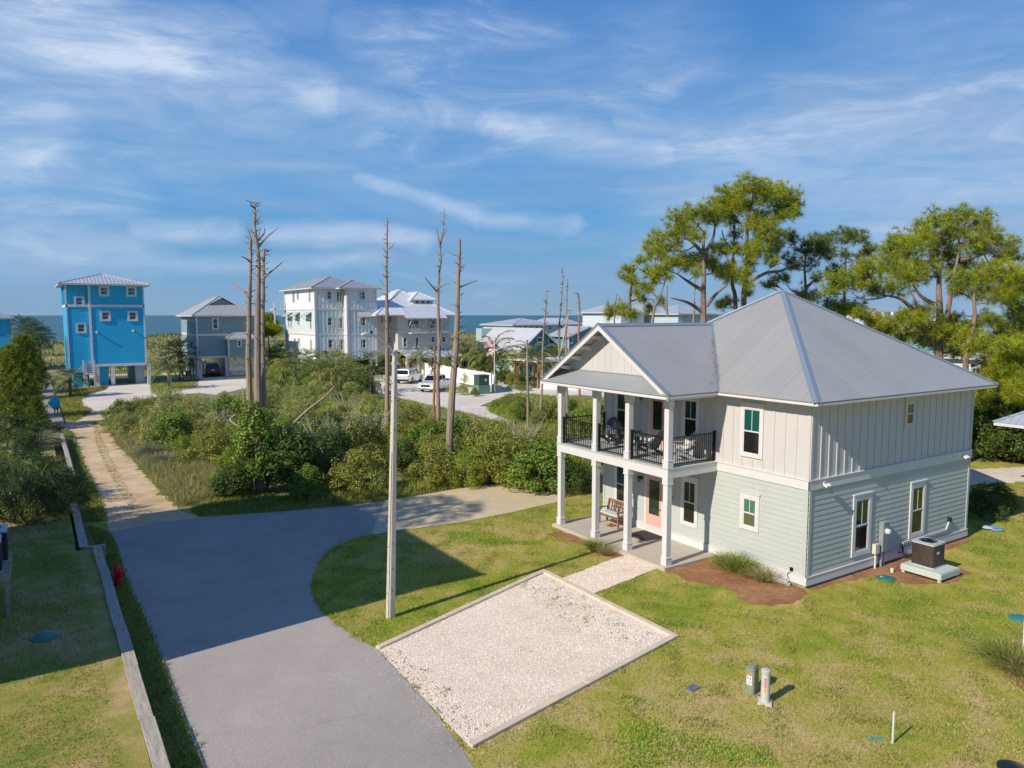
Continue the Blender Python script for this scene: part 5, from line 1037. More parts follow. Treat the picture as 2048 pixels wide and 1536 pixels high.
# ---- teal gabled house
def gable_house(name, cpx, cpy, lpx, apx, apy, rpx, eave, label, wm, side_m, roofc, zbase=0, wins=()):
    c = at(cpx, cpy); y0 = c.y; x0 = c.x; ze = on_y(cpx, eave, y0)[1]; ax, az_ = on_y(apx, apy, y0); x1, ze1 = on_y(rpx, eave, y0); x1 = 2 * ax - x0 if rpx is None else x1
    yb = on_x(lpx, eave, x0)[0]; yb = min(yb, y0 + 26) if yb > y0 else y0 + 20
    h = House(name, x0, x1, y0, yb, label); sl = (az_ - ze) / (ax - x0); zr_ = az_ - (x1 - ax) * sl
    m = MB(); m.prism([(x0, y0, zbase), (x1, y0, zbase), (x1, y0, zr_), (ax, y0, az_), (x0, y0, ze)], (0, .3, 0)); h.b(m, 'gable_wall', wm)
    m = MB(); m.box(x0 + .002, y0 + .3, zbase, x1, yb, min(ze, zr_) - .02); m.prism([(x0 + .002, yb - .3, min(ze, zr_) - .02), (x1, yb - .3, min(ze, zr_) - .02), (ax, yb - .3, az_ - .1)], (0, .3, 0)); h.b(m, 'wall', side_m)
    ov = .5; m = MB(); T_ = Vector((0, 0, .12)); rm = ribbed('rib_b_%.2f_g' % roofc[0], roofc, 1, .45, metal=.2, depth=.03)
    m.prism([(x0 - ov, y0 - ov, ze - ov * sl), (ax, y0 - ov, az_), (ax, yb + ov, az_), (x0 - ov, yb + ov, ze - ov * sl)], T_); m.prism([(ax, y0 - ov, az_), (x1 + ov, y0 - ov, zr_ - ov * sl), (x1 + ov, yb + ov, zr_ - ov * sl), (ax, yb + ov, az_)], T_); h.b(m, 'roof', rm)
    m = MB(); m.prism([(x0 - ov, y0 - ov - .02, ze - ov * sl - .12), (ax, y0 - ov - .02, az_ - .12), (ax, y0 - ov - .02, az_ + .13), (x0 - ov, y0 - ov - .02, ze - ov * sl + .1)], (0, .1, 0)); m.prism([(ax, y0 - ov - .021, az_ - .12), (x1 + ov, y0 - ov - .021, zr_ - ov * sl - .12), (x1 + ov, y0 - ov - .021, zr_ - ov * sl + .1), (ax, y0 - ov - .021, az_ + .13)], (0, .1, 0)); h.b(m, 'barge_board', WHITE)
    for a in wins: h.winy(y0, *a, trim=.14)
    corner(h, [(x0, y0)], zbase, ze, .2); return h, x0, x1, y0, yb, ze
qc = lambda a, b: (860 + a / 7.314, 620 + b / 7.314)
TG = siding_mat('shaded_teal_siding', (.10, .27, .33), 2, .25, .03); AQ_LIT = siding_mat('sunlit_teal_siding', (.40, .56, .55), 2, .25, .03)  # gable's shade and side wall's sunlight put into two siding colours
h, gx0, gx1, gy0, gyb, gze = gable_house('beach_house', 1037, 748, 950, 1081, 658, 1124, 703, 'teal gabled house with a long pale roof and sunlit side wall behind the flagpole', TG, AQ_LIT, (.62, .62, .62), wins=((*qc(1572, 410), *qc(1640, 500)), (*qc(1738, 402), *qc(1806, 490)), (*qc(1312, 598), *qc(1365, 662))))
zap = on_y(1081, 658, gy0)[1]; m = MB(); m.box(gx0 + 1.6, gyb + .6, gze - 2, gx0 + 5.2, gyb + 2.4, zap - .1); h.b(m, 'upper_wall', AQ_LIT)
gable_house('beach_house', 1137, 741, 1100, 1176, 654, 1205, 672, 'slate blue gabled house with a tan grey roof right of the teal gabled house', siding_mat('slate_blue_siding', (.20, .31, .42), 2, .25, .03), TG, (.50, .48, .45), wins=((*qc(2030, 360), *qc(2070, 480)),))
def simple_house(x0p, x1p, ep, rp, depth, label, wm, rc, dpth=9, wins=(), cols=False):
    a = at_depth(x0p, 650, depth); y0 = a.y; x0 = a.x; x1 = on_y(x1p, 650, y0)[0]; ze = on_y((x0p + x1p) / 2, ep, y0)[1]
    h = House('beach_house', x0, x1, y0, y0 + dpth, label); m = MB(); m.box(x0, y0, 0 if not cols else 2.8, x1, y0 + dpth, ze); h.b(m, 'wall', wm)
    zt = on_y((x0p + x1p) / 2, rp, y0 + dpth / 2)[1]; w = min(x1 - x0 + 1, dpth + 1) / 2; hip(h, x0, x1, y0, y0 + dpth, ze + .05, max(.12, (zt - ze) / w), rc, ov=.6, pitch=.5)
    for px in wins: h.winy(y0, px - 2.2, ep + 2.5, px + 2.2, ep + 8.5, trim=.1)
    if cols:
        m = MB(); n = 6
        for k in range(n): x = x0 + .3 + (x1 - x0 - .6) * k / (n - 1); m.box(x - .2, y0 - 1.6, 0, x + .2, y0 - 1.2, ze); m.box(x - .2, y0 + 1, 0, x + .2, y0 + 1.4, 2.8)
        h.b(m, 'column', WHITE)
    return h
WS = siding_mat('white_blue_siding', (.60, .68, .72), 2, .25, .03)
simple_house(1027, 1118, 650, 637.5, 150, 'long white house with a low grey roof on the dune behind the teal gabled house', WS, (.50, .53, .56), 12, wins=(1033, 1041, 1051, 1062, 1073, 1086, 1100))
simple_house(1122, 1160, 649, 637, 158, 'teal house end with a grey roof just left of the thin dead trunks', siding_mat('far_teal', (.14, .33, .36), 2, .25, .03), (.50, .53, .56), 12)
simple_house(1242, 1288, 625, 612, 120, 'white house with a pale blue grey roof behind the pines, above the porch roof', WS, (.48, .52, .58), 10, wins=(1252, 1262))
simple_house(1289, 1354, 624, 611.5, 126, 'blue grey house with a light roof behind the leaning pine trunks', siding_mat('far_blue_grey', (.24, .36, .44), 2, .25, .03), (.52, .52, .52), 10, wins=(1302, 1340))
simple_house(1356, 1436, 628, 613, 118, 'pale house with a wide tan grey hip roof left of the cottage roof peak', siding_mat('far_pale_blue', (.50, .58, .62), 2, .25, .03), (.50, .48, .45), 10, wins=(1372, 1400, 1420))
simple_house(1728, 1822, 624, 613, 118, 'white columned house with a low grey roof through the right pines', WS, (.50, .54, .58), 10, wins=(1745, 1762, 1790, 1810), cols=True)
simple_house(1868, 1962, 640, 628, 108, 'pale house with a grey roof behind the big right pine', WS, (.48, .50, .53), 9, wins=(1885, 1910, 1940))
simple_house(1962, 2110, 668, 655, 82, 'teal blue house with a light roof edge behind the pines at the right edge', siding_mat('far_teal_b', (.18, .38, .46), 2, .25, .03), (.55, .57, .60), 8, wins=(1990, 2020), cols=True)
simple_house(1966, 2120, 712, 700, 62, 'low white outbuilding between the pine boughs at the right edge', WS, (.62, .60, .58), 5)
# ---- roof corner and porch post at the right edge
pe = at(1986, 846, 3.3); h = House('bungalow', pe.x, pe.x + 9, pe.y - 9, pe.y, 'low house at the right edge, only its grey metal roof corner in view')
m = MB(); m.box(pe.x + 3.2, pe.y - 9 + .6, 0, pe.x + 9, pe.y - .6, 3.3); h.b(m, 'wall', SAGE); hip(h, pe.x + .5, pe.x + 9, pe.y - 9, pe.y - .5, 3.35, .55, (.44, .50, .56), ov=.5, pitch=.3)
p0 = at(2043, 1318); t = thing('porch_screen', (p0.x, p0.y, 0), 'white post with blue cap of the next porch at the right edge of the picture', 'porch post'); m = MB(); m.box(-.01, -.13, 0, .12, .0, 1.92); m.box(-.03, -.15, 0, .14, .02, .18); m.build('post', mat('cool_white_paint', (.62, .68, .76), .6), t, bevel=.01); m = MB(); m.box(-.03, -.5, 1.92, .16, .04, 2.12); m.build('post_cap', mat('cap_blue', (.07, .20, .36), .5), t)
m = MB(); m.box(.12, -2.4, .12, .17, -.13, 1.9); m.build('panel', mat('cool_white_paint', (.62, .68, .76), .6), t)
# ---- the neighbour left of the picture whose shadow lies over the road
h = House('neighbour_house', -33, -21.7, 4.9, 18.3, 'tall raised house standing just left of the picture that shades the road'); NB = siding_mat('neighbour_siding', (.45, .52, .55), 2, .2, .02)
m = MB(); m.box(-33, 4.95, 2.6, -22.2, 10.75, 9.95); h.b(m, 'wall', NB); m = MB(); m.box(-33, 10.76, 2.6, -25.6, 18.4, 12.0); h.b(m, 'wing_wall', NB)
hip(h, -33, -22.2, 4.95, 10.75, 9.95, .22, (.4, .42, .44), ov=.25); hip(h, -33, -25.6, 10.8, 18.4, 12.0, .2, (.4, .42, .44), ov=.4, name='wing_roof')
m = MB(); m.box(-32.6, 5.4, -.1, -22.6, 10.6, 2.6); m.box(-32.6, 10.8, -.1, -26, 18, 2.6); h.b(m, 'base_wall', mat('neighbour_base', (.3, .3, .3), .8))
for y in (5.5, 8.9): h.win(Fr((-22.2, 0, 0), (0, 1, 0), (1, 0, 0)), y, y + 1.1, 4, 5.6)
# ================================================================== CARS
def car(kind, loc, rz, label, paint, group=None):
    """nose towards +x; kind: 'suv' or 'pickup'"""
    t = thing('parked_' + kind, loc, label, 'car' if kind == 'suv' else 'pickup truck', group, rz); PT = mat('car_paint_%.2f' % paint[0], paint, .25, metal=.1, coat=.6); GL = glass('car_glass', (.01, .012, .016), .04); TY = mat('tyre_rubber', (.018, .018, .018), .8); CH = mat('wheel_alloy', (.42, .42, .44), .3, metal=.8)
    Lh, W2 = (2.5, .98) if kind == 'suv' else (2.9, 1.0)
    if kind == 'suv': low = [(-Lh, .55), (-Lh - .02, .9), (-Lh + .04, 1.12), (.95, 1.12), (2.25, 1.0), (2.45, .85), (Lh, .5)]
    else: low = [(-Lh, .62), (-Lh, 1.12), (-.55, 1.14), (1.35, 1.16), (2.65, 1.06), (2.82, .92), (Lh, .55)]
    wx_ = (-1.5, 1.55) if kind == 'suv' else (-1.85, 1.85); rw = .39
    # body side outline with wheel arches
    def arch(x0): return [(x0 + (rw + .08) * math.cos(a), .36 + (rw + .08) * math.sin(a)) for a in np.linspace(0, math.pi, 9)]
    prof = low + [(Lh - .05, .32)] + arch(wx_[1]) + arch(wx_[0]) + [(-Lh + .05, .32)]
    m = MB(); n = len(prof)
    ys = (-W2, -W2 + .08, W2 - .08, W2); vs = []
    for j, y in enumerate(ys):
        s_ = .965 if j in (0, 3) else 1.0
        for x, z in prof: vs.append((x * s_, y, z if z < .9 else z * (1 if j in (1, 2) else .975)))
    fs = [(j * n + i, j * n + (i + 1) % n, (j + 1) * n + (i + 1) % n, (j + 1) * n + i) for j in range(3) for i in range(n)]; m.add(vs, fs)
    for j in (0, 3): m.f.append(tuple(j * n + i for i in range(n))); m.mi.append(0)
    body = m.build('body', PT, t, smooth=True)
    cab = [(-Lh + .06, 1.12), (-Lh + .28, 1.78), (-.2, 1.86), (.55, 1.80), (1.25, 1.12)] if kind == 'suv' else [(-.62, 1.14), (-.42, 1.80), (.15, 1.88), (.85, 1.82), (1.62, 1.16)]
    wt = W2 - .20; nb_ = len(cab); vs = []
    for sgn in (-1, 1):
        for x, z in cab: vs.append((x, sgn * (W2 - .07 if z < 1.3 else wt), z))
    m = MB(); m.add(vs, [(i, i + 1, nb_ + i + 1, nb_ + i) for i in range(nb_ - 1)] + [tuple(range(nb_))[::-1], tuple(nb_ + i for i in range(nb_))]); m.build('cabin', PT, t)
    m = MB()
    def lerp(a, b, k): return tuple(a[i] + (b[i] - a[i]) * k for i in range(3))
    for sgn in (-1, 1):
        A = [(x, sgn * ((W2 - .07 if z < 1.3 else wt) + .006), z) for x, z in cab]; b0, b1, t0_, t1_ = A[0], A[-1], A[1], A[-2]
        nw = 3 if kind == 'suv' else 2
        for k in range(nw):
            u0_, u1_ = k / nw + .04, (k + 1) / nw - .03; lo0, lo1 = lerp(b0, b1, u0_), lerp(b0, b1, u1_ - .02); hi0, hi1 = lerp(t0_, t1_, u0_), lerp(t0_, t1_, u1_); m.add([lerp(lo0, hi0, .12), lerp(lo1, hi1, .12), lerp(lo1, hi1, .86), lerp(lo0, hi0, .86)], [(0, 1, 2, 3)])
        m.build('side_window', GL, t); m = MB()
    for nm, i0, i1, dx in (('windshield', nb_ - 1, nb_ - 2, .012), ('rear_window', 0, 1, -.012)):
        a, b = cab[i0], cab[i1]; m = MB(); q = []
        for k, wv in ((.10, W2 - .16), (.88, wt - .08)): x = a[0] + (b[0] - a[0]) * k + dx; z = a[1] + (b[1] - a[1]) * k + .004; q += [(x, -wv, z), (x, wv, z)]
        m.add(q, [(0, 1, 3, 2)]); m.build(nm, GL, t)
    for x in wx_:
        for sgn in (-1, 1):
            m = MB(); k = 20; prof_ = [(.0, .10), (.24, .10), (.26, .12), (.37, .12), (rw, .08), (rw, -.08), (.3, -.12), (0, -.12)]; vs = []
            for r_, y_ in prof_:
                for j in range(k): a = 2 * math.pi * j / k; vs.append((x + r_ * math.cos(a), sgn * (W2 - .12 + y_), .39 + r_ * math.sin(a)))
            m.add(vs, [(i * k + j, i * k + (j + 1) % k, (i + 1) * k + (j + 1) % k, (i + 1) * k + j) for i in range(len(prof_) - 1) for j in range(k)]); w = m.build('wheel', TY, t, smooth=True)
            m = MB()
            for j in range(6): a = j * math.pi / 3; m.beam((x, sgn * (W2 - .005), .39), (x + .23 * math.cos(a), sgn * (W2 - .01), .39 + .23 * math.sin(a)), .06, .02, up=(0, 1, 0))
            m.tube([(x + .235 * math.cos(a), sgn * (W2 - .005), .39 + .235 * math.sin(a)) for a in np.linspace(0, 2 * math.pi, 17)], .02, 5, cap=False); m.build('rim', CH, w)
    for sgn in (-1, 1):
        m = MB(); m.box(Lh - .20, sgn * (W2 - .36), .80, Lh - .045, sgn * (W2 - .06), .93); m.build('headlight', mat('headlight_glass', (.6, .62, .65), .1), t); m = MB(); m.box(-Lh - .01, sgn * (W2 - .22), .82, -Lh + .05, sgn * (W2 - .08), 1.05); m.build('tail_light', mat('tail_red', (.4, .01, .01), .2), t)
        m = MB(); m.box(.95, sgn * (W2 - .02), 1.12, 1.12, sgn * (W2 + .18), 1.28); m.build('mirror', PT, t)
    m = MB(); m.box(Lh - .12, -.5, .60, Lh + .01, .5, .86); m.build('grille', mat('dark_grille', (.02, .02, .022), .4), t)
    for nm, x in (('front_bumper', Lh - .1), ('rear_bumper', -Lh - .05)): m = MB(); m.box(x, -W2 + .1, .38, x + .16, W2 - .1, .58); m.build(nm, CH if kind == 'pickup' else BLACKM, t, bevel=.02)
    m = MB(); m.box(-Lh - .025, -.26, .88 if kind == 'suv' else .62, -Lh - .012, .26, 1.0 if kind == 'suv' else .74); m.build('number_plate', WHITE, t)
    if kind == 'pickup': m = MB(); m.box(-Lh + .08, -W2 + .14, 1.06, -.72, W2 - .14, 1.15); m.build('bed_cover', mat('black_plastic', (.012, .012, .013), .35), t)
    else: m = MB(); [m.tube([(-Lh + .4, s_ * (wt - .05), 1.84), (-.2, s_ * (wt - .05), 1.92), (.4, s_ * (wt - .05), 1.86)], .025, 6) for s_ in (-1, 1)]; m.build('roof_rack', CH, t)
    return t
def place(a, b, label, kind, paint, **k):
    """a, b: ground points under the tail and the nose"""
    a = at(*a); b = at(*b); c = (a + b) / 2; d = b - a; return car(kind, (c.x, c.y, .02), math.atan2(d.y, d.x), label, paint)
place((806, 768), (832, 762), 'white SUV parked beside the white fence, seen from behind', 'suv', (.62, .63, .62))
place((896, 776), (850, 786), 'white pickup truck parked facing the camera in front of the white fence', 'pickup', (.66, .66, .66))
p_ = at(421, 752, .05); car('suv', (p_.x, p_.y + .6, .05), R(90), 'dark red SUV in the carport below the grey teal house', (.10, .012, .02))
p_ = at(948, 742, 0); car('suv', (p_.x, p_.y, .02), R(10), 'dark blue car behind the white fence beside the beige house', (.02, .04, .10))
# ================================================================== FENCE, FLAGPOLE, TRANSFORMERS, PERGOLA
FW_M = mat('white_vinyl', (.80, .79, .78), .5)
def vinyl(a, b, h0, label, n=None):
    a = Vector((*a, 0)); b = Vector((*b, 0)); t = thing('vinyl_fence', a, label, 'fence'); d = b - a; l = d.length; n = n or max(1, round(l / 2.4)); u = d / l
    for i in range(n + 1): p = d * (i / n); m = MB(); m.box(p.x - .07, p.y - .07, 0, p.x + .07, p.y + .07, h0 + .08); m.lathe([(.09, h0 + .08), (.09, h0 + .1), (.02, h0 + .16)], (p.x, p.y, 0), 4); m.build('fence_post', FW_M, t)
    m = MB(); k = int(l / .3)
    for i in range(k): p, q = d * (i / k) + u * .012, d * ((i + 1) / k); m.beam(p + Vector((0, 0, h0 / 2)), q + Vector((0, 0, h0 / 2)), .03, h0 - .1)
    m.beam(Vector((0, 0, h0 - .03)), d + Vector((0, 0, h0 - .03)), .06, .1); m.beam(Vector((0, 0, .1)), d + Vector((0, 0, .1)), .06, .12); m.build('fence_panel', FW_M, t); return t
f0 = at(984, 779).xy; f1 = at(815, 745).xy; f2 = at(743, 741).xy
vinyl(f0, f1, 1.85, 'long white vinyl fence running back behind the parked cars'); f3 = at(989, 786).xy; vinyl(f3, f0, 1.85, 'short white vinyl fence end by the flagpole and the green transformer boxes', 1)
f4 = at(1150, 762).xy; vinyl(at(1018, 738).xy, at(1150, 748).xy, 1.8, 'white vinyl fence in front of the teal gabled house')
vinyl(at(1082, 779).xy, at(1190, 782).xy, 1.1, 'low white wall behind the sandy lot near the pergola')
vinyl(at(748, 784).xy, at(772, 791).xy, 1.3, 'short white slatted gate at the left end of the sandy lot')
TG_ = mat('transformer_green', (.045, .10, .06), .5, var=.08); TL_ = mat('transformer_pale_green', (.16, .25, .19), .6, var=.08)
p0 = at(967, 788); t = thing('transformer_box', (p0.x, p0.y + .4, 0), 'dark green transformer box on a paler green base in front of the white fence', 'transformer', rz=R(0)); m = MB(); m.box(-.75, -.65, 0, .75, .65, .95); m.build('base', TL_, t, bevel=.02); m = MB(); m.box(-.65, -.55, .95, .65, .55, 2.0); m.box(-.70, -.60, 2.0, .70, .60, 2.07); m.build('cabinet', TG_, t, bevel=.02); m = MB(); m.box(.1, -.565, 1.4, .35, -.551, 1.65); m.build('sign_plate', WHITE, t)
p0 = at(985, 784); t = thing('fence_post_cap', (p0.x, p0.y, 0), 'small pale green marker post beside the transformer box', 'marker post'); m = MB(); m.lathe([(.16, 0), (.15, .8), (.10, .9)], (0, 0, 0), 12); m.build('post', mat('mint_plastic', (.40, .55, .45), .5), t, smooth=True)
fp = at(989, 783); t = thing('flagpole', (fp.x, fp.y, 0), 'white flagpole at the end of the white fence', 'flagpole'); dpt = (fp - CAM).dot(FW); hp = at_depth(987, 676, dpt).z; m = MB(); m.tube([(0, 0, 0), (0, 0, hp)], [.07, .04], 10); m.build('pole', mat('white_pole', (.75, .75, .76), .3), t); m = MB(); m.lathe([(.02, 0), (.08, .05), (.02, .12)], (0, 0, hp), 10); m.build('finial', CH_ if False else mat('gold_ball', (.5, .4, .1), .3, metal=.8), t)
def flag(z, w, hgt, kind, label, ang, droop):
    """a waving cloth in three dimensions, each stripe its own faces"""
    t = tag(bpy.data.objects.new('flag', None), label, 'flag', 'flags on the pole'); COL.objects.link(t); t.location = (fp.x, fp.y, z); nx_, ny_ = 26, 26; vs = []; d = Vector((math.cos(ang), math.sin(ang), 0)); s_ = Vector((-d.y, d.x, 0))
    for j in range(ny_ + 1):
        for i in range(nx_ + 1):
            u = i / nx_; v = j / ny_; p = d * (.06 + w * u * .93) + s_ * (.16 * math.sin(u * 7 + v * 2) * u) + Vector((0, 0, -v * hgt - droop * u ** 1.3 - .05 * math.sin(u * 9))); vs.append(p)
    fs = []; mi = []
    for j in range(ny_):
        for i in range(nx_):
            fs.append((j * (nx_ + 1) + i, j * (nx_ + 1) + i + 1, (j + 1) * (nx_ + 1) + i + 1, (j + 1) * (nx_ + 1) + i)); u = (i + .5) / nx_; v = (j + .5) / ny_
            if kind == 'us':
                if u < .4 and v < 7 / 13: mi.append(3 if (i % 2 == 0 and j % 2 == 0) else 2)
                else: mi.append(0 if int(v * 13) % 2 == 0 else 1)
            else: mi.append(0 if abs(u - v) < .11 or abs(u + v - 1) < .11 else 1)
    m = MB(); m.add(vs, fs); me = bpy.data.meshes.new('cloth'); me.from_pydata([tuple(v) for v in vs], [], fs)
    for mm in (mat('flag_red', (.55, .02, .03), .8), mat('flag_white', (.75, .75, .75), .8), mat('flag_blue', (.02, .03, .16), .8), mat('flag_white', (.75, .75, .75), .8)): me.materials.append(mm)
    me.polygons.foreach_set('material_index', mi); o = bpy.data.objects.new('cloth', me); COL.objects.link(o); o.parent = t; return t
wd = math.atan2(-_rt.y, -_rt.x); pxm = dpt / FPX
flag(at_depth(987, 680, dpt).z, 20 * pxm, 13 * pxm, 'us', 'red, white and blue striped flag flying at the top of the flagpole', wd, 3 * pxm)
flag(at_depth(988, 695, dpt).z, 15 * pxm, 11 * pxm, 'al', 'white flag with a red diagonal cross flying below the striped flag', wd, 7 * pxm)
# pergola
pg = at(1077, 777); t = thing('pergola', (pg.x, pg.y, 0), 'open shelter with orange wooden posts and a white flat roof right of the palms', 'pergola'); zt = at_depth(1072, 728, (pg - CAM).dot(FW)).z; OW = mat('orange_wood_post', (.36, .17, .07), .7)
for x, y in ((0, 0), (7, 0), (0, 5), (7, 5)): m = MB(); m.box(x - .13, y - .13, 0, x + .13, y + .13, zt); m.build('post', OW, t)
m = MB(); m.box(-.4, -.35, zt, 7.4, -.2, zt + .25); m.box(-.4, 5, zt, 7.4, 5.15, zt + .25); m.box(-.4, -.2, zt, -.25, 5, zt + .25); m.build('beam', OW, t); m = MB(); m.box(-.7, -.7, zt + .25, 7.7, 5.6, zt + .38); m.build('roof_panel', WHITE, t)
p0 = at(1110, 773); m = MB(); m.lathe([(.2, 0), (.26, .1), (.28, .5), (.2, .6), (.1, .62)], (0, 0, 0), 16); o = m.build('red_barrel', mat('bright_red_plastic', (.55, .01, .02), .4), smooth=True); o.location = (p0.x, p0.y, .02); tag(o, 'small bright red tub against the low white wall by the pergola', 'tub')
# brown deck building between the beige and the teal house
p0 = at(935, 742); t = thing('sun_deck', (p0.x, p0.y, 0), 'dark brown raised deck with railing between the beige house and the teal gabled house', 'deck'); BR = mat('dark_brown_wood', (.075, .05, .035), .8); zt = at_depth(940, 684, (p0 - CAM).dot(FW)).z; wd_ = 3.6
m = MB(); m.box(-.8, 0, zt - 1.6, wd_, 4, zt - 1.4); m.build('deck_floor', BR, t)
for x in (-.8, .6, 2.1, wd_ - .1): m = MB(); m.box(x, 0, 0, x + .15, .15, zt); m.build('post', BR, t)
m = MB(); m.box(-.8, .02, zt - .12, wd_, .12, zt); [m.box(-.8 + k * .3, .04, zt - 1.4, -.74 + k * .3, .1, zt - .1) for k in range(15)]; m.build('railing', BR, t); m = MB(); [m.box(-.8, .2, .1 + k * .4, wd_, .26, .42 + k * .4) for k in range(3)]; m.build('screen', BR, t)
# utility post by the young palm and low kerb beside the blue drive
p0 = at(341, 775); m = MB(); m.lathe([(.16, 0), (.15, 1.0), (.17, 1.02), (.16, 1.2), (.05, 1.25)], (0, 0, 0), 12); o = m.build('marker_post', WHITE, smooth=True); o.location = (p0.x, p0.y, .02); tag(o, 'white utility post beside the young palm in front of the grey teal house', 'utility post')
p0 = at(313, 765); m = MB(); m.box(-1.2, -.15, 0, 1.2, .15, .2); o = m.build('bench_log', TIMBER); o.location = (p0.x, p0.y, 0); tag(o, 'low grey timber edging beside the blue house drive', 'edging')
# ================================================================== VEGETATION
def unit(a): return a / np.maximum(np.linalg.norm(a, axis=-1, keepdims=True), 1e-9)
def leafquads(C, N, L, W, fold=.0):
    n = len(C); r = RNG.normal(size=(n, 3)); T = unit(np.cross(N, r)); S = np.cross(N, T)
    L = np.asarray(L).reshape(-1, 1) * np.ones((n, 1)); W = np.asarray(W).reshape(-1, 1) * np.ones((n, 1))
    V = np.stack([C - T * L / 2, C + S * W / 2 + N * fold * W, C + T * L / 2, C - S * W / 2 + N * fold * W], 1).reshape(-1, 3)
    return V, np.arange(4 * n).reshape(-1, 4)
def blades(B, D, L, W, bend=.35):
    """grass-like blades: base B, direction D, two-segment strip ending in a point"""
    n = len(B); L = np.asarray(L).reshape(-1, 1) * np.ones((n, 1)); W = np.asarray(W).reshape(-1, 1) * np.ones((n, 1)); S = unit(np.cross(D, RNG.normal(size=(n, 3)))); out = D * [1, 1, 0]
    mid = B + D * L * .55; tip = B + D * L + out * L * bend - np.array([0, 0, 1]) * L * bend * .5
    V = np.stack([B - S * W / 2, B + S * W / 2, mid + S * W * .4, mid - S * W * .4, tip], 1).reshape(-1, 3); k = np.arange(n)[:, None] * 5
    return V, k + [[0, 1, 2, 3]], k + [[3, 2, 4]]
def blade_mesh(name, V, Q, T_, m):
    # triangles as degenerate-free separate polygons: build quads and tris together
    me = bpy.data.meshes.new(name); V = np.asarray(V, np.float32); nq, nt = len(Q), len(T_)
    me.vertices.add(len(V)); me.vertices.foreach_set('co', V.ravel()); me.loops.add(nq * 4 + nt * 3)
    me.loops.foreach_set('vertex_index', np.concatenate([Q.ravel(), T_.ravel()]).astype(np.int32)); me.polygons.add(nq + nt)
    me.polygons.foreach_set('loop_start', np.concatenate([np.arange(nq) * 4, nq * 4 + np.arange(nt) * 3]).astype(np.int32)); me.polygons.foreach_set('loop_total', np.concatenate([np.full(nq, 4), np.full(nt, 3)]).astype(np.int32))
    me.materials.append(m); me.update(calc_edges=True); me.validate(); return me
def newobj(name, me, parent=None):
    o = bpy.data.objects.new(name, me); COL.objects.link(o)
    if parent: o.parent = parent
    return o
def leafmat(name, c, island=.35, trans=.28, rough=.55, c2=None, vs=.8): return mat(name, c, rough, spec=.35, color2=c2, vscale=vs, island=island, trans=trans)
LF = dict(
 olive=leafmat('olive_leaf', (.22, .25, .04), c2=(.40, .40, .075)), green=leafmat('green_leaf', (.13, .23, .03), c2=(.25, .34, .05)), dark=leafmat('dark_leaf', (.055, .105, .02), c2=(.12, .17, .03)),
 lime=leafmat('lime_leaf', (.22, .32, .03), c2=(.34, .42, .045)), pale=leafmat('pale_willow_leaf', (.31, .34, .09), c2=(.46, .47, .17)), straw=leafmat('straw_blade', (.42, .37, .18), c2=(.32, .32, .10), trans=.3), gblade=leafmat('green_blade', (.21, .28, .045), c2=(.34, .35, .09), trans=.3),
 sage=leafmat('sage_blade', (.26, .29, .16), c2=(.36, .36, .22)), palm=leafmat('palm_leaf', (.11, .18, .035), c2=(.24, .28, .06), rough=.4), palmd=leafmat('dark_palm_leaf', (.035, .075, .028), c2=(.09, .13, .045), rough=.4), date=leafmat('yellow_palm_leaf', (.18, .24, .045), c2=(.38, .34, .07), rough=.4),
 needle=leafmat('pine_needle', (.17, .24, .010), c2=(.38, .42, .018), island=.5, trans=.2, vs=.5), needled=leafmat('dark_pine_needle', (.07, .13, .015), c2=(.17, .23, .025), island=.4, trans=.2), lawnb=leafmat('lawn_blade', (.25, .31, .035), c2=(.47, .42, .10), island=.4, trans=.3, vs=.35), clover=leafmat('clover_leaf', (.20, .36, .025), c2=(.32, .46, .04)))
BARK = mat('pine_bark', (.24, .165, .12), .95, var=.35, vscale=5, bump=.8, bscale=14, stretch=(1, 1, .35)); DEADW = mat('dead_grey_wood', (.25, .205, .17), .95, color2=(.37, .27, .185), vscale=1.1, bump=.9, bscale=9, stretch=(1, 1, .16)); BLEACH = mat('bleached_wood', (.46, .41, .35), .9, var=.15, vscale=3); STEM = mat('brown_stem', (.10, .07, .045), .9, var=.2); PTRUNK = mat('palm_trunk_bark', (.25, .19, .13), .95, var=.35, vscale=9, bump=1, bscale=22)
def lumpy(K, rx, ry, rz, rc, per, flat=.3, up=.25):
    """clump centres over a dome, leaves round each centre, normals pointing outwards"""
    a = RNG.uniform(0, 2 * np.pi, K); u = RNG.uniform(-.1, 1, K) ; rr = np.sqrt(np.clip(1 - u ** 2.4, 0, 1) if False else np.clip(1 - np.abs(u) ** 2.2, 0, 1)) * RNG.uniform(.5, 1, K)
    c = np.stack([rr * np.cos(a) * rx, rr * np.sin(a) * ry, rz * (.16 + .74 * (np.clip(u, 0, 1)) * RNG.uniform(.6, 1.08, K) + .06)], 1); s = RNG.uniform(.7, 1.3, K) * rc
    d = unit(RNG.normal(size=(K, per, 3))); rad = RNG.uniform(.35, 1, (K, per, 1)) ** .5; pts = (c[:, None] + d * rad * s[:, None, None] * [1, 1, .85]).reshape(-1, 3)
    n = unit(d * 1.0 + RNG.normal(size=d.shape) * .55 + np.array([0, 0, up])).reshape(-1, 3); k = pts[:, 2] > .02; return pts[k], n[k]
def shrub_mesh(name, K, rx, ry, rz, rc, per, L, W, m, stems=5, up=.25):
    p, n = lumpy(K, rx, ry, rz, rc, per, up=up); V, F = leafquads(p, n, L * RNG.uniform(.6, 1.3, len(p)), W * RNG.uniform(.7, 1.2, len(p)), .15)
    return npmesh(name, V, F, m)
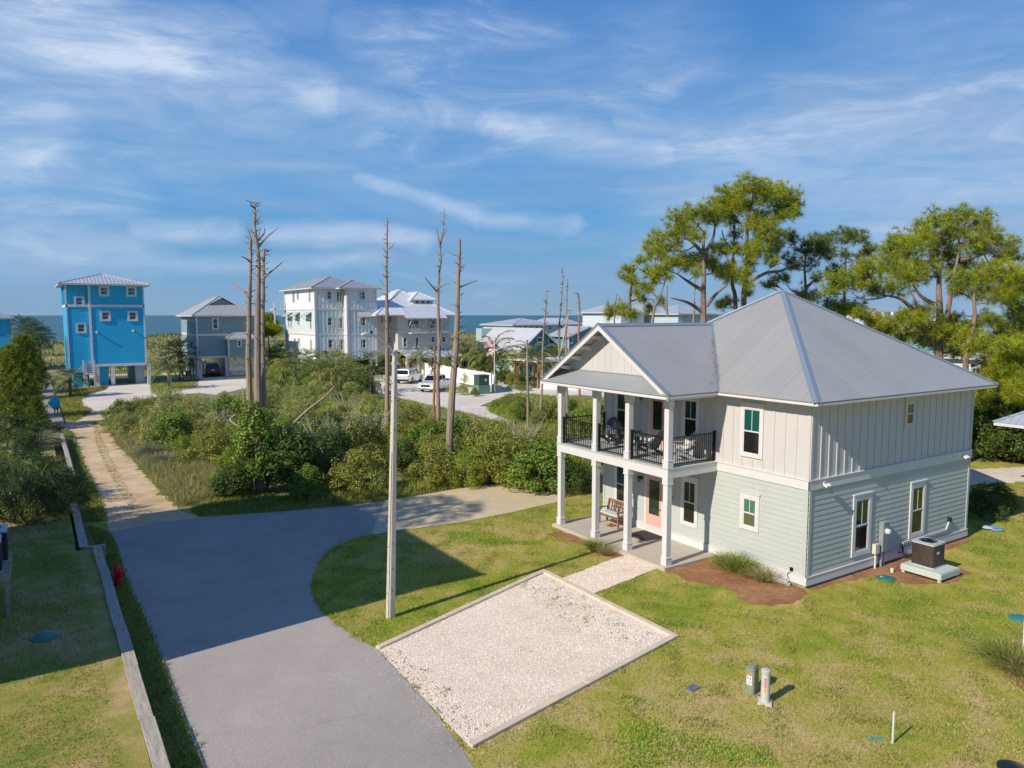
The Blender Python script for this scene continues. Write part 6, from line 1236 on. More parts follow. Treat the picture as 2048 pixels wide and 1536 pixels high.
def stems_mesh(rx, rz, n=6):
    m = MB()
    for i in range(n):
        a = i * 2.4; m.tube([(.06 * math.cos(a), .06 * math.sin(a), 0), (rx * .25 * math.cos(a), rx * .25 * math.sin(a), rz * .35), (rx * .55 * math.cos(a + .3), rx * .55 * math.sin(a + .3), rz * .75)], [.035, .025, .01], 5)
    return m.mesh('stem', STEM)
SH = {}
def mkshrub(key, variants, *args, rx=1.3, rz=2.2):
    SH[key] = [(shrub_mesh('foliage', *args), stems_mesh(rx, rz)) for _ in range(variants)]
mkshrub('olive', 3, 54, 1.35, 1.3, 2.3, .38, 120, .11, .055, LF['olive']); mkshrub('green', 3, 50, 1.3, 1.3, 2.3, .40, 110, .13, .075, LF['green']); mkshrub('dark', 2, 50, 1.3, 1.3, 2.2, .38, 110, .12, .065, LF['dark'])
mkshrub('lime', 2, 44, 1.0, 1.0, 1.8, .32, 150, .10, .03, LF['lime']); mkshrub('pale', 3, 70, 1.7, 1.6, 2.4, .36, 110, .16, .036, LF['pale'])
def scale_h(key, s): return s
def place_shrub(key, p, s, label, group, name='shrub', cat='shrub', sz=1.0, stem=True):
    fm, sm = random.choice(SH[key]); t = thing(name, p, label, cat, group, random.uniform(0, 6.28)); t.scale = (s * random.uniform(.82, 1.18), s * random.uniform(.82, 1.18), s * sz); newobj('foliage', fm, t)
    if stem: newobj('stem', sm, t)
    return t
# fans and palms
def fan(center, direction, up, r, n=16, spread=2.3, w=.05, droop=.25):
    d = unit(np.array(direction, float)); s = unit(np.cross(d, up)); nn = np.cross(s, d); V = []; F = []
    for i in range(n):
        a = -spread / 2 + spread * i / (n - 1); dd = d * math.cos(a) + s * math.sin(a); l = r * (1 - .25 * abs(a) / (spread / 2)) * random.uniform(.75, 1.15); sd = unit(np.cross(dd, nn) + nn * random.uniform(-.8, .8)); mid = center + dd * l * .55 + nn * random.uniform(-.05, .05); tip = center + dd * l + np.array([0, 0, -droop * l * random.uniform(.4, 1.8)]); b = len(V)
        V += [center, mid + sd * w + nn * .02, tip, mid - sd * w + nn * .02]; F.append((b, b + 1, b + 2, b + 3))
    return V, F
def sabal_crown(nf=30, pl=.9, r=.75, drop=True, mat_=None, n=13, w=.024):
    V = []; F = []; st = MB()
    for k in range(nf):
        a = k * 2.39996; el = 1.25 - 2.0 * (k / nf) + random.uniform(-.12, .12); d = np.array([math.cos(a) * math.cos(el), math.sin(a) * math.cos(el), math.sin(el)]); l = pl * random.uniform(.8, 1.1); c = d * l + np.array([0, 0, -.12 * l]); 
        st.tube([(0, 0, 0), tuple(d * l * .5 + np.array([0, 0, .04])), tuple(c)], [.022, .016, .01], 4); v, f = fan(c, d + np.array([0, 0, -.35]), np.array([0, 0, 1.]) if abs(el) < 1.1 else np.array([math.cos(a), math.sin(a), 0]), r * random.uniform(.85, 1.1), n=n, w=w, droop=.3); b = len(V); V += v; F += [tuple(i + b for i in q) for q in f]
    b = len(V); F2 = list(F); V = [tuple(v) for v in V]; me = npmesh('crown', np.array(V), np.array(F2), mat_ or LF['palm']); return me, st.mesh('frond_stalk', mat('frond_stalk_green', (.14, .17, .05), .6))
def feather_crown(nf=22, l=2.1, mat_=None, ll=.42):
    V = []; F = []; st = MB()
    for k in range(nf):
        a = k * 2.39996; el = 1.35 - 1.55 * (k / nf) + random.uniform(-.1, .1); h = np.array([math.cos(a), math.sin(a), 0]); pts = []; L_k = l * random.uniform(.85, 1.1)
        for i in range(9): t_ = i / 8; e = el - 1.5 * t_ ** 1.5; pts.append((pts[-1] if i else np.zeros(3)) + (h * math.cos(e) + np.array([0, 0, math.sin(e)])) * L_k / 8)
        st.tube([tuple(p) for p in pts], [.028 - .0028 * i for i in range(9)], 4); side = np.array([-h[1], h[0], 0])
        for i in range(34):
            t_ = .10 + .9 * i / 33; q = t_ * 8; j = min(int(q), 7); p = pts[j] + (pts[j + 1] - pts[j]) * (q - j); d = unit(pts[j + 1] - pts[j])
            for sg in (-1, 1): dd = unit(side * sg * .85 + d * .75 + np.array([0, 0, random.uniform(-.5, .1)])); le = ll * math.sin(math.pi * min(.95, t_ * .8 + .18)); wv = unit(np.cross(dd, np.array([0, 0, 1.]))) * .025; b = len(V); V += [p, p + dd * le * .5 + wv, p + dd * le + np.array([0, 0, -.08]), p + dd * le * .5 - wv]; F.append((b, b + 1, b + 2, b + 3))
    return npmesh('crown', np.array(V), np.array(F), mat_ or LF['date']), st.mesh('frond_stalk', mat('frond_stalk_green', (.14, .17, .05), .6))
PAL = {'sabal': [sabal_crown(36, 1.0, .85) for _ in range(2)], 'sabald': [sabal_crown(40, .9, .8, mat_=LF['palmd']) for _ in range(2)], 'feather': [feather_crown(24, 2.2) for _ in range(2)], 'feathg': [feather_crown(20, 1.8, mat_=LF['palm']) for _ in range(1)], 'sabaly': [sabal_crown(34, 1.0, .82, mat_=LF['date'])]}
def trunk_mesh(h, r0, r1, lean=(0, 0), boots=True):
    m = MB(); n = 9; pts = [(lean[0] * (i / n) ** 1.5, lean[1] * (i / n) ** 1.5, h * i / n - (.3 if i == 0 else 0)) for i in range(n + 1)]; m.tube(pts, [r0 * (1.25 if i == 0 else 1) + (r1 - r0) * i / n for i in range(n + 1)], 10)
    if boots:
        for i in range(int(h * 9)):
            z = h * .25 + h * .73 * i / (h * 9); a = i * 2.4; k = z / h; c = Vector((lean[0] * k ** 1.5, lean[1] * k ** 1.5, z)); d = Vector((math.cos(a), math.sin(a), .7)).normalized(); rr = r0 + (r1 - r0) * k; m.beam(c + d * rr * .8, c + d * (rr + .10), .07, .03)
    return m.mesh('trunk', PTRUNK)
def palm(kind, p, h, label, s=1.0, lean=(0, 0), group=None, r=.17):
    t = thing('palm_tree', p, label, 'palm tree', group, random.uniform(0, 6.28)); newobj('trunk', trunk_mesh(h, r, r * .85, lean), t); cm, sm = random.choice(PAL[kind])
    c = newobj('crown', cm, t); c.location = (lean[0], lean[1], h); s = s * (1.3 if 'feath' in kind else 1); c.scale = (s,) * 3; st = newobj('frond_stalk', sm, c); return t
def palmetto_mesh(nf=22, m=None, r=.5, hh=.9):
    V = []; F = []; st = MB()
    for k in range(nf):
        a = k * 2.39996 + random.uniform(-.3, .3); el = random.uniform(.35, 1.35); l = hh * random.uniform(.7, 1.25); d = np.array([math.cos(a) * math.cos(el), math.sin(a) * math.cos(el), math.sin(el)]); b0 = np.array([.15 * math.cos(a), .15 * math.sin(a), .05]); c = b0 + d * l; st.tube([tuple(b0), tuple(c)], [.014, .008], 4)
        v, f = fan(c, d * .8 + np.array([0, 0, .1]), np.array([math.cos(a + 1.2), math.sin(a + 1.2), .9]), r * random.uniform(.8, 1.15), n=13, spread=3.5, w=.018, droop=.15); b = len(V); V += v; F += [tuple(i + b for i in q) for q in f]
    return npmesh('foliage', np.array([tuple(v) for v in V]), np.array(F), m or LF['palm']), st.mesh('stem', mat('frond_stalk_green', (.14, .17, .05), .6))
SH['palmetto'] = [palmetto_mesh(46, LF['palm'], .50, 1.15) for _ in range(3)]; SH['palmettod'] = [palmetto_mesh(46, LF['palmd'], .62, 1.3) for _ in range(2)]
def tuft_mesh(n, h, r, w, m, bend=.5, name='blades'):
    a = RNG.uniform(0, 2 * np.pi, n); rr = RNG.uniform(0, r, n); B = np.stack([rr * np.cos(a), rr * np.sin(a), np.zeros(n)], 1); e = RNG.uniform(.5, 1.45, n); a2 = a + RNG.normal(0, .4, n); D = np.stack([np.cos(a2) * np.cos(e), np.sin(a2) * np.cos(e), np.sin(e)], 1)
    V, Q, T_ = blades(B, D, h * RNG.uniform(.6, 1.15, n), w, bend); return blade_mesh(name, V, Q, T_, m)
# ---- live pines
def needle_tufts(P_, D_, n=26, L=.32, w=.022):
    N_ = len(P_); d = unit(D_[:, None] * .6 + unit(RNG.normal(size=(N_, n, 3))) * 1.0); L_ = L * RNG.uniform(.7, 1.15, (N_, n, 1)); b = P_[:, None] + d * .02; s = unit(np.cross(d, RNG.normal(size=d.shape))) * w / 2; tip = b + d * L_ + np.array([0, 0, -.03]); V = np.stack([b - s, b + s, tip], 2).reshape(-1, 3)
    return V, np.arange(len(V)).reshape(-1, 3)
def pine(name, depth, trunks, clumps, label, zoomf, nm='needle', r0=.3, dens=1.0, L=.42, w=.021, jd=1.0, group='live pines behind the cottage', base=None):
    """trunks: pixel polylines from the ground up at one depth; clumps: (px, py, radius) in pixels"""
    g0 = trunks[0][0]; P3 = lambda q, dd=0: at_depth(q[0], q[1], depth + dd); b0 = P3(g0); t = thing('pine_tree', (b0.x, b0.y, 0), label, 'pine tree', group); lo = Vector((b0.x, b0.y, 0)); m = MB(); tp = []
    for i, tr in enumerate(trunks):
        dd = 0 if i == 0 else random.uniform(-1, 1); pts = [P3(q, dd * (k / len(tr))) - lo for k, q in enumerate(tr)]
        if i == 0: pts = [Vector((pts[0].x, pts[0].y, -.3))] + [p for p in pts if p.z > .5]
        pts = spl(pts, 5); n_ = len(pts); ra = r0 * (.78 if i == 0 else .42); m.tube(pts, [ra * (1 - .72 * k / (n_ - 1)) for k in range(n_)], 9); tp += [(p, ra * (1 - .7 * k / n_)) for k, p in enumerate(pts)]
    m.build('trunk', BARK, t, smooth=True); Ps = []; Ds = []; bm_ = MB()
    for (x, y, r) in clumps:
        R_ = r / FPX * depth * 1.2; c = P3((x, y), random.uniform(-1, 1) * 2.6 * jd) - lo; cand = [(p, ra) for p, ra in tp if p.z < c.z + .2] or tp; p, ra = min(cand, key=lambda q: (q[0] - c).length + .5 * abs((c.z - q[0].z) - .35 * (c - q[0]).length)); mid = p.lerp(c, .5) + Vector((random.uniform(-.3, .3), random.uniform(-.3, .3), -.12 * (c - p).length + random.uniform(-.1, .3)))
        bp = spl([p, mid, c], 5); rb = min(ra * .6, .03 + .012 * (c - p).length); bm_.tube(bp, [rb * (1 - .8 * k / (len(bp) - 1)) for k in range(len(bp))], 6)
        n = max(14, int(98 * dens * (R_ / .9) ** 2)); d = unit(RNG.normal(size=(n, 3))); d[:, 2] = d[:, 2] * .9 + .12; rad = RNG.uniform(.1, 1.12, (n, 1)) ** .7; q = np.array(c) + d * rad * R_ * np.array([1.1, 1.1, .95]) + RNG.normal(0, .10 * R_, (n, 3)); Ps.append(q); Ds.append(unit(d + [0, 0, .7]))
        for k in range(0, n, max(1, n // 12)): bm_.tube([bp[-3], tuple(bp[-1].lerp(Vector(q[k]), .5) - Vector((0, 0, .1))), tuple(q[k])], [.028, .02, .008], 4)
    bm_.build('branch', BARK, t); V, F = needle_tufts(np.concatenate(Ps), np.concatenate(Ds), L=L, w=w); me = npmesh('crown', V, F, LF[nm]); newobj('crown', me, t); return t
za = lambda L_: [(1200 + x / 4.518, 340 + y / 4.518, r / 4.518) for x, y, r in L_]; zt = lambda L_: [(1200 + x / 4.518, 340 + y / 4.518) for x, y in L_]
pine('A', 47, [zt([(935, 2250), (935, 1330), (935, 1120), (940, 950), (935, 720), (940, 560)]), zt([(960, 1230), (1060, 1110), (1150, 1040)]), zt([(930, 1090), (800, 1010), (700, 940)]), zt([(920, 1280), (800, 1200), (640, 1155)]), zt([(940, 760), (1020, 620), (1040, 500)]), zt([(930, 750), (820, 640), (760, 620)])],
     za([(950, 380, 85), (820, 405, 85), (1040, 350, 85), (700, 450, 80), (780, 540, 90), (650, 590, 95), (520, 640, 80), (465, 700, 60), (1000, 450, 70), (740, 820, 85), (820, 850, 85), (650, 850, 70), (960, 820, 85), (1010, 880, 65), (880, 930, 45), (600, 720, 60), (880, 600, 60), (700, 700, 40), (1090, 420, 70), (520, 740, 40)]), 'big live pine with thick forked trunk, left one behind the cottage', 1, r0=.33)
pine('B', 50, [zt([(1225, 2100), (1225, 1220), (1200, 1050), (1200, 850), (1210, 620), (1215, 450)]), zt([(1200, 720), (1130, 640), (1100, 540)])],
     za([(1200, 460, 70), (1150, 330, 80), (1120, 235, 80), (1250, 215, 90), (1180, 300, 70), (1100, 930, 70), (1200, 960, 80), (1110, 720, 70), (1060, 700, 50), (1230, 720, 60), (1180, 880, 60), (1250, 340, 70), (1090, 1230, 50), (1150, 1190, 60), (1230, 590, 50)]), 'slender live pine in the middle of the group left of the cottage roof peak', 1, r0=.24)
pine('C', 49, [zt([(1300, 2100), (1300, 1190), (1320, 1000), (1340, 760), (1330, 600), (1340, 400), (1390, 250)]), zt([(1370, 1000), (1500, 930), (1640, 910), (1760, 840), (1850, 760)]), zt([(1420, 620), (1550, 500), (1600, 450)])],
     za([(1380, 150, 105), (1480, 190, 80), (1580, 190, 90), (1680, 230, 85), (1745, 320, 75), (1640, 330, 80), (1700, 400, 75), (1760, 400, 45), (1500, 260, 70), (1350, 330, 80), (1400, 510, 90), (1500, 540, 85), (1570, 620, 80), (1440, 700, 90), (1350, 750, 80), (1540, 780, 60), (1340, 860, 65), (1550, 430, 70), (1570, 850, 45), (1330, 1030, 50), (1340, 1110, 35), (1300, 940, 50), (1590, 700, 60), (1420, 420, 60)]), 'tallest live pine of the group, its crown leaning right beside the roof peak', 1, r0=.30)
pine('D', 52, [zt([(1900, 2200), (1870, 1300), (1860, 1080), (1850, 900), (1860, 760)]), zt([(1860, 1060), (1930, 1000), (1990, 960)])],
     za([(1700, 600, 60), (1750, 640, 55), (1920, 660, 80), (1870, 720, 80), (2000, 650, 60), (1700, 810, 60), (1740, 880, 50), (1650, 960, 60), (1560, 1010, 55), (1880, 850, 75), (1980, 720, 70), (1500, 1040, 40), (1840, 1130, 85), (1900, 1160, 70), (1980, 980, 50)]), 'sparse dark live pine just right of the roof peak', 1, nm='needled', r0=.22, dens=.8)
pine('S', 44, [zt([(265, 2250), (265, 1330), (275, 1100), (290, 960), (315, 830)])], za([(240, 900, 50), (220, 960, 50), (290, 1000, 50), (400, 1040, 55), (430, 910, 55), (370, 820, 35), (440, 790, 40), (330, 1100, 50), (280, 940, 40), (440, 1080, 40)]), 'stubby live pine with a broken bare top, leftmost of the live pines', 1, r0=.20, dens=.8)
pine('T', 42, [zt([(440, 2200), (480, 1330), (530, 1180), (590, 1000)]), zt([(610, 1330), (605, 1180), (610, 1040)]), zt([(600, 1270), (480, 1110), (420, 1090)])], za([(540, 930, 60), (590, 950, 55), (560, 870, 50), (500, 1000, 40), (390, 1160, 35), (445, 1260, 40), (560, 1190, 35), (540, 790, 35), (470, 950, 45)]), 'thin leaning live pine with crossed trunks above the porch roof ridge', 1, r0=.15, dens=.8)
pine('U', 40, [zt([(130, 2200), (130, 1300), (140, 1200), (155, 1110)])], za([(110, 1270, 50), (170, 1240, 45), (230, 1300, 50), (290, 1310, 35), (90, 1310, 45)]), 'low pine sapling crown behind the front end of the porch roof ridge', 1, r0=.08, dens=.9)
z6 = lambda L_: [(1640 + x / 3.071, 400 + y / 3.071, r / 3.071) for x, y, r in L_]; z6t = lambda L_: [(1640 + x / 3.071, 400 + y / 3.071) for x, y in L_]
pine('E', 45, [z6t([(730, 1700), (730, 940), (735, 700), (730, 560), (735, 420), (745, 250)]), z6t([(775, 740), (800, 600), (805, 520), (850, 330), (850, 180)]), z6t([(680, 900), (610, 740), (590, 640), (560, 560)]), z6t([(590, 690), (500, 610), (420, 590)]), z6t([(700, 640), (620, 590), (560, 500)]), z6t([(860, 370), (960, 345), (1060, 310)])],
     z6([(740, 110, 60), (855, 95, 55), (960, 130, 70), (640, 170, 60), (490, 260, 75), (430, 300, 55), (560, 300, 60), (740, 230, 80), (850, 190, 60), (1060, 230, 60), (920, 260, 75), (1000, 300, 65), (1150, 290, 60), (1180, 350, 50), (1100, 370, 45), (740, 340, 80), (860, 410, 80), (640, 420, 80), (520, 400, 80), (400, 410, 75), (290, 440, 75), (200, 500, 75), (330, 540, 65), (450, 540, 60), (560, 480, 75), (100, 500, 60), (60, 560, 40), (640, 700, 60), (560, 740, 55), (800, 820, 85), (900, 850, 80), (940, 790, 50), (700, 790, 50), (620, 250, 60), (1010, 180, 50)]), 'biggest live pine at the right with a broad yellow green crown', 1, r0=.36)
pine('F', 43, [z6t([(890, 1700), (895, 1000), (935, 800), (950, 700), (945, 600), (960, 480)]), z6t([(930, 1020), (1100, 950), (1260, 870), (1400, 800)]), z6t([(960, 1120), (1100, 1200), (1230, 1190)])],
     z6([(880, 490, 70), (1000, 460, 80), (1120, 450, 80), (1220, 490, 70), (1000, 560, 75), (1130, 590, 75), (1230, 640, 70), (860, 560, 50), (1030, 740, 60), (1100, 900, 60), (1190, 1060, 75), (1100, 1010, 60), (1040, 1000, 50), (1000, 1150, 50), (1090, 1200, 55), (1290, 560, 80), (1300, 760, 70), (1170, 960, 55), (1210, 1210, 50), (1270, 1130, 60), (1320, 980, 60), (980, 900, 60), (1000, 1060, 50), (1120, 820, 60), (1060, 1090, 50), (1150, 1130, 55), (980, 1230, 50), (1250, 930, 60), (1180, 880, 50)]), 'live pine at the right edge with the long bare slanting limb', 1, r0=.24)
pine('G', 55, [z6t([(155, 1500), (150, 640), (155, 420), (160, 300)])], z6([(150, 225, 55), (60, 240, 45), (230, 235, 50), (50, 340, 45), (290, 310, 45), (255, 375, 50), (150, 340, 35), (20, 300, 40), (200, 220, 40), (90, 440, 50), (330, 300, 25), (60, 640, 50), (150, 680, 55), (230, 660, 45)]), 'small flat topped live pine standing between the two big pine groups', 1, nm='needled', r0=.17, dens=.8)
pine('K', 41, [z6t([(1310, 1700), (1300, 1250), (1240, 1040), (1225, 950)])], z6([(1150, 900, 60), (1210, 980, 70), (1090, 980, 55), (1160, 1080, 70), (1240, 1100, 70), (1080, 1060, 50), (1200, 1180, 60), (1260, 880, 60), (1130, 1150, 50)]), 'low bushy pine filling the right edge beyond the roof corner', 1, r0=.14)
pine('H', 60, [z6t([(1180, 1400), (1180, 700), (1190, 480)])], z6([(1200, 460, 50), (1240, 500, 60), (1160, 560, 60), (1250, 700, 80), (1200, 800, 80)]), 'dark pine behind the others at the right edge', 1, nm='needled', r0=.2)
pine('I', 52, [z6t([(500, 1500), (505, 830), (515, 740)])], z6([(450, 760, 45), (560, 800, 55), (410, 800, 50), (500, 720, 30), (380, 740, 40), (300, 720, 40), (620, 850, 55), (340, 800, 45), (700, 880, 50), (240, 700, 40), (470, 830, 50), (180, 690, 45), (120, 660, 40), (560, 700, 45), (640, 780, 50), (760, 900, 55), (860, 930, 55), (820, 730, 50), (330, 760, 40), (500, 870, 40)]), 'low young pine peeking over the back slope of the cottage roof', 1, r0=.12)
# ---- dead trees
def dead(trunk, br, r0, r1, label, base_y, extra=(), bl=DEADW, name='dead_tree'):
    r0 *= .84; r1 *= .9
    """trunk: pixel polyline from the base; depth taken where the base meets the ground"""
    b = at(trunk[0][0], base_y); dp_ = (b - CAM).dot(FW); t = thing(name, (b.x, b.y, 0), label, 'dead tree', 'dead bare trunks'); lo = Vector((b.x, b.y, 0)); P3 = lambda q, dd=0: at_depth(q[0], q[1], dp_ + dd) - lo
    pts = [Vector((0, 0, -.3))] + [P3(q, random.uniform(-.15, .15)) for q in trunk[1:]]; pts = spl(pts, 5); n = len(pts); m = MB(); rr = [(r0 + (r1 - r0) * (k / (n - 1)) ** .9) * random.uniform(.93, 1.07) for k in range(n)]; m.tube(pts, rr, 10); m.build('trunk', bl, t, smooth=True)
    for seg in br:
        dd = random.uniform(-.9, .9); q = [P3(p, dd * k / max(1, len(seg) - 1)) for k, p in enumerate(seg)]; near = min(pts, key=lambda p: (p - q[0]).length); q[0] = near.lerp(q[0], .3); q = spl(q, 4); l = sum((q[k + 1] - q[k]).length for k in range(len(q) - 1)); rb = min(r0 * .42, .02 + .035 * l); m = MB(); m.tube(q, [rb * (1 - .8 * k / (len(q) - 1)) for k in range(len(q))], 6); m.build('branch', bl, t, smooth=True)
    # short broken stubs up the trunk
    m = MB()
    for k in range(max(4, int(n * .8))):
        i = random.randint(int(n * .3), n - 2); a = random.uniform(0, 6.28); d = Vector((math.cos(a), math.sin(a), random.uniform(-.1, .6))).normalized(); l = random.uniform(.12, .4); m.tube([pts[i], pts[i] + d * (rr[i] + l * .5), pts[i] + d * (rr[i] + l) + Vector((0, 0, .04))], [.028, .02, .006], 5)
    m.build('broken_stub', bl, t)
    return t
zz = lambda *L_: [(400 + x / 3.413, 380 + y / 3.413) for x, y in L_]
dead([(497, 985), (500, 900)] + zz((335, 1280), (330, 1100), (335, 900), (338, 700), (345, 520), (345, 400), (350, 330)), [zz((320, 745), (280, 680), (215, 632)), zz((335, 490), (310, 465), (278, 455)), zz((345, 440), (325, 390), (310, 360)), zz((345, 340), (325, 270), (300, 245)), zz((350, 740), (368, 722)), zz((335, 920), (300, 895)), zz((345, 580), (372, 560))], .21, .06, 'left one of the three tall dead trunks rising from the vine covered clump', 985)
dead([(520, 985), (518, 900)] + zz((395, 1340), (393, 1100), (395, 900), (396, 700), (398, 520), (395, 420), (378, 300), (372, 240), (378, 150), (365, 80)), [zz((396, 400), (430, 350), (480, 300), (530, 262)), zz((395, 385), (365, 340), (342, 310)), zz((378, 230), (400, 200), (415, 162)), zz((405, 540), (440, 510), (478, 485)), zz((372, 130), (350, 110), (345, 85)), zz((430, 340), (440, 290), (438, 250)), zz((380, 290), (410, 262)), zz((398, 410), (455, 400)), zz((385, 330), (400, 310), (412, 258))], .26, .035, 'middle and thickest of the three tall dead trunks, orange bare patches on its bark', 985)
dead([(533, 978), (530, 900)] + zz((432, 1250), (428, 1000), (430, 800), (432, 600), (434, 480), (440, 400)), [zz((440, 590), (500, 545), (570, 487)), zz((435, 430), (480, 405)), zz((432, 780), (450, 700)), zz((434, 1120), (462, 1108)), zz((430, 1180), (395, 1140), (370, 1120))], .17, .06, 'right, slimmest one of the three tall dead trunks in the clump', 978)
dead([(775, 884), (774, 830)] + zz((1278, 1300), (1277, 1000), (1275, 760), (1272, 560), (1275, 400), (1277, 260), (1276, 190)), [zz((1290, 770), (1340, 720), (1390, 668)), zz((1265, 730), (1235, 690), (1218, 675)), zz((1265, 660), (1240, 630), (1225, 608)), zz((1265, 415), (1240, 390), (1228, 375)), zz((1290, 410), (1310, 385), (1332, 352)), zz((1270, 340), (1255, 325)), zz((1272, 470), (1245, 440)), zz((1275, 600), (1242, 575))], .23, .04, 'tall dead trunk standing just left of the street lamp', 884)
dead([(862, 876), (876, 840)] + zz((1622, 1300), (1632, 1100), (1628, 900), (1625, 700), (1632, 560), (1645, 480), (1640, 400), (1655, 300), (1665, 220), (1668, 130)), [zz((1610, 690), (1570, 640), (1535, 595)), zz((1645, 665), (1680, 640), (1725, 635)), zz((1640, 400), (1625, 310), (1610, 250)), zz((1655, 330), (1690, 262)), zz((1660, 230), (1640, 180)), zz((1640, 450), (1615, 425)), zz((1612, 985), (1580, 950), (1552, 965), (1575, 975)), zz((1640, 1075), (1660, 900)), zz((1605, 1180), (1565, 1155)), zz((1618, 560), (1640, 520))], .20, .02, 'dead tree with wavy trunk and fine forked top right of the street lamp', 876)
dead([(876, 872), (868, 830)] + zz((1600, 1300), (1602, 1180), (1600, 1060)), [], .12, .07, 'short reddish dead trunk leaning against the wavy dead tree', 872, bl=mat('red_dead_wood', (.34, .17, .08), .95, var=.25, bump=.8, bscale=9))
dead([(896, 950), (900, 860)] + zz((1728, 1300), (1745, 1100), (1755, 900), (1758, 760), (1762, 600), (1770, 450), (1772, 340)), [zz((1780, 670), (1830, 640), (1895, 617)), zz((1775, 530), (1800, 510), (1832, 498)), zz((1765, 460), (1730, 440), (1698, 422)), zz((1770, 940), (1812, 930)), zz((1770, 980), (1812, 955)), zz((1775, 730), (1800, 705)), zz((1770, 1060), (1790, 1045)), zz((1765, 500), (1735, 492)), zz((1775, 750), (1788, 735))], .26, .09, 'thick dead trunk at the edge of the thicket, nearest to the concrete apron', 950)
z8 = lambda *L_: [(1000 + x / 5.12, 580 + y / 5.12) for x, y in L_]
dead(z8((285, 1420), (285, 1195), (282, 900), (280, 650), (276, 510)), [], .13, .08, 'shortest broken dead trunk in front of the feather palms', 858)
dead(z8((418, 1390), (420, 1180), (435, 900), (438, 600), (455, 350), (470, 180), (478, 60), (482, 0)), [z8((475, 60), (450, 30), (438, 8)), z8((460, 130), (445, 112))], .13, .04, 'thin gently curved dead trunk beside the orange shelter post', 850)
dead(z8((600, 1300), (608, 700), (605, 560), (612, 300), (625, 150), (640, -60), (640, -220)), [z8((610, 200), (610, 110), (608, 80)), z8((640, -40), (655, -120))], .14, .03, 'pale forked dead trunk, left of the crossing pair above the porch gable', 846)
dead(z8((585, 1250), (600, 760), (640, 560), (680, 350), (705, 240), (715, 195)), [z8((690, 310), (680, 250))], .13, .04, 'bleached dead trunk slanting to the right across the forked one', 838, bl=BLEACH)
dead(z8((690, 1250), (680, 700), (678, 560), (680, 300), (686, 0), (690, -120)), [z8((684, 150), (672, 130)), z8((688, -20), (700, -70))], .14, .035, 'upright brown dead trunk just right of the slanting bleached one', 832)
dead(z8((815, 1060), (812, 700), (805, 450), (815, 200), (800, 60), (790, 35)), [z8((800, 70), (815, 30)), z8((812, 190), (800, 160))], .15, .07, 'reddish dead trunk nearest the porch roof apex', 800, bl=mat('red_dead_wood', (.34, .17, .08), .95))
dead([(1370, 790), (1387, 640), (1388, 600), (1390, 560)], [[(1390, 580), (1397, 565)], [(1388, 610), (1394, 600)]], .16, .07, 'reddish dead trunk in front of the big forked pine, above the porch roof ridge', 790)
# leaning logs and bare limbs in the thicket
def limb(name, pts, dpt_, r0, r1, label, bl=BLEACH):
    P_ = [at_depth(x, y, dpt_ + dd) for x, y, dd in pts]; m = MB(); q = spl([p - P_[0] for p in P_], 5); m.tube(q, [r0 + (r1 - r0) * k / (len(q) - 1) for k in range(len(q))], 7); o = m.build(name, bl, smooth=True); o.location = P_[0]; tag(o, label, 'fallen limb', 'bare limbs in the thicket')
limb('bare_limb', [(568, 880, .5), (576, 860, 0), (610, 825, 0), (648, 795, 0), (670, 772, 0)], 47, .13, .05, 'long bare brown limb slanting out of the thicket to the right of the vine clump', DEADW)
limb('bare_limb', [(494, 866, 0), (480, 855, 0), (462, 842, 0), (462, 836, .1), (472, 828, .2)], 39, .055, .03, 'crooked bleached branch left of the vine clump')
limb('bare_limb', [(491, 860, 0), (488, 810, 0), (484, 772, 0)], 41, .05, .02, 'thin bleached upright branch left of the three dead trunks')
limb('bare_limb', [(452, 1000, 0), (440, 980, 0), (430, 975, .1)], 34.5, .05, .03, 'pale broken branch at the foot of the tan grass')
# ---- scattering
def inside(p, poly):
    c = False; n = len(poly); x, y = p
    for i in range(n):
        x1, y1 = poly[i]; x2, y2 = poly[(i + 1) % n]
        if (y1 > y) != (y2 > y) and x < (x2 - x1) * (y - y1) / (y2 - y1) + x1: c = not c
    return c
def scatter(poly, dmin, tries=4000, seed=1):
    rs = random.Random(seed); xs_ = [p[0] for p in poly]; ys_ = [p[1] for p in poly]; out = []
    for _ in range(tries):
        p = (rs.uniform(min(xs_), max(xs_)), rs.uniform(min(ys_), max(ys_)))
        if inside(p, poly) and all((p[0] - q[0]) ** 2 + (p[1] - q[1]) ** 2 > dmin * dmin for q in out): out.append(p)
    return out
TH = [tuple(p) for p in P([(236, 872), (238, 856), (262, 842), (330, 838), (420, 838), (480, 826), (540, 800), (700, 800), (770, 830), (850, 865), (900, 893), (950, 912), (1010, 930), (1070, 945), (1140, 950), (1190, 958), (1150, 972), (1060, 955), (1000, 962), (900, 970), (800, 985), (700, 1000), (600, 1000), (545, 990), (470, 965), (425, 935), (380, 915), (300, 895)])]
KN = {'olive': 'olive green', 'green': 'mid green leafy', 'dark': 'dark green', 'lime': 'bright lime', 'pale': 'pale willowy'}
def zone_label(px, py, key):
    for lim, w in ((300, 'by the palmetto clump at the dirt road'), (390, 'behind the tan grass'), (470, 'left of the three dead trunks'), (560, 'behind the vine clump'), (650, 'by the slanting bare limb'), (735, 'well left of the street lamp'), (790, 'behind the street lamp'), (850, 'right of the street lamp'), (905, 'beside the wavy dead tree'), (960, 'right of the thick dead trunk'), (1030, 'above the concrete apron'), (1100, 'left of the balcony'), (9999, 'behind the left porch posts')):
        if px < lim: break
    row = 'front row' if py > 940 else 'second row' if py > 890 else 'middle' if py > 845 else 'rear' if py > 812 else 'farthest row'
    return KN[key] + ' thicket shrub ' + w + ', ' + row
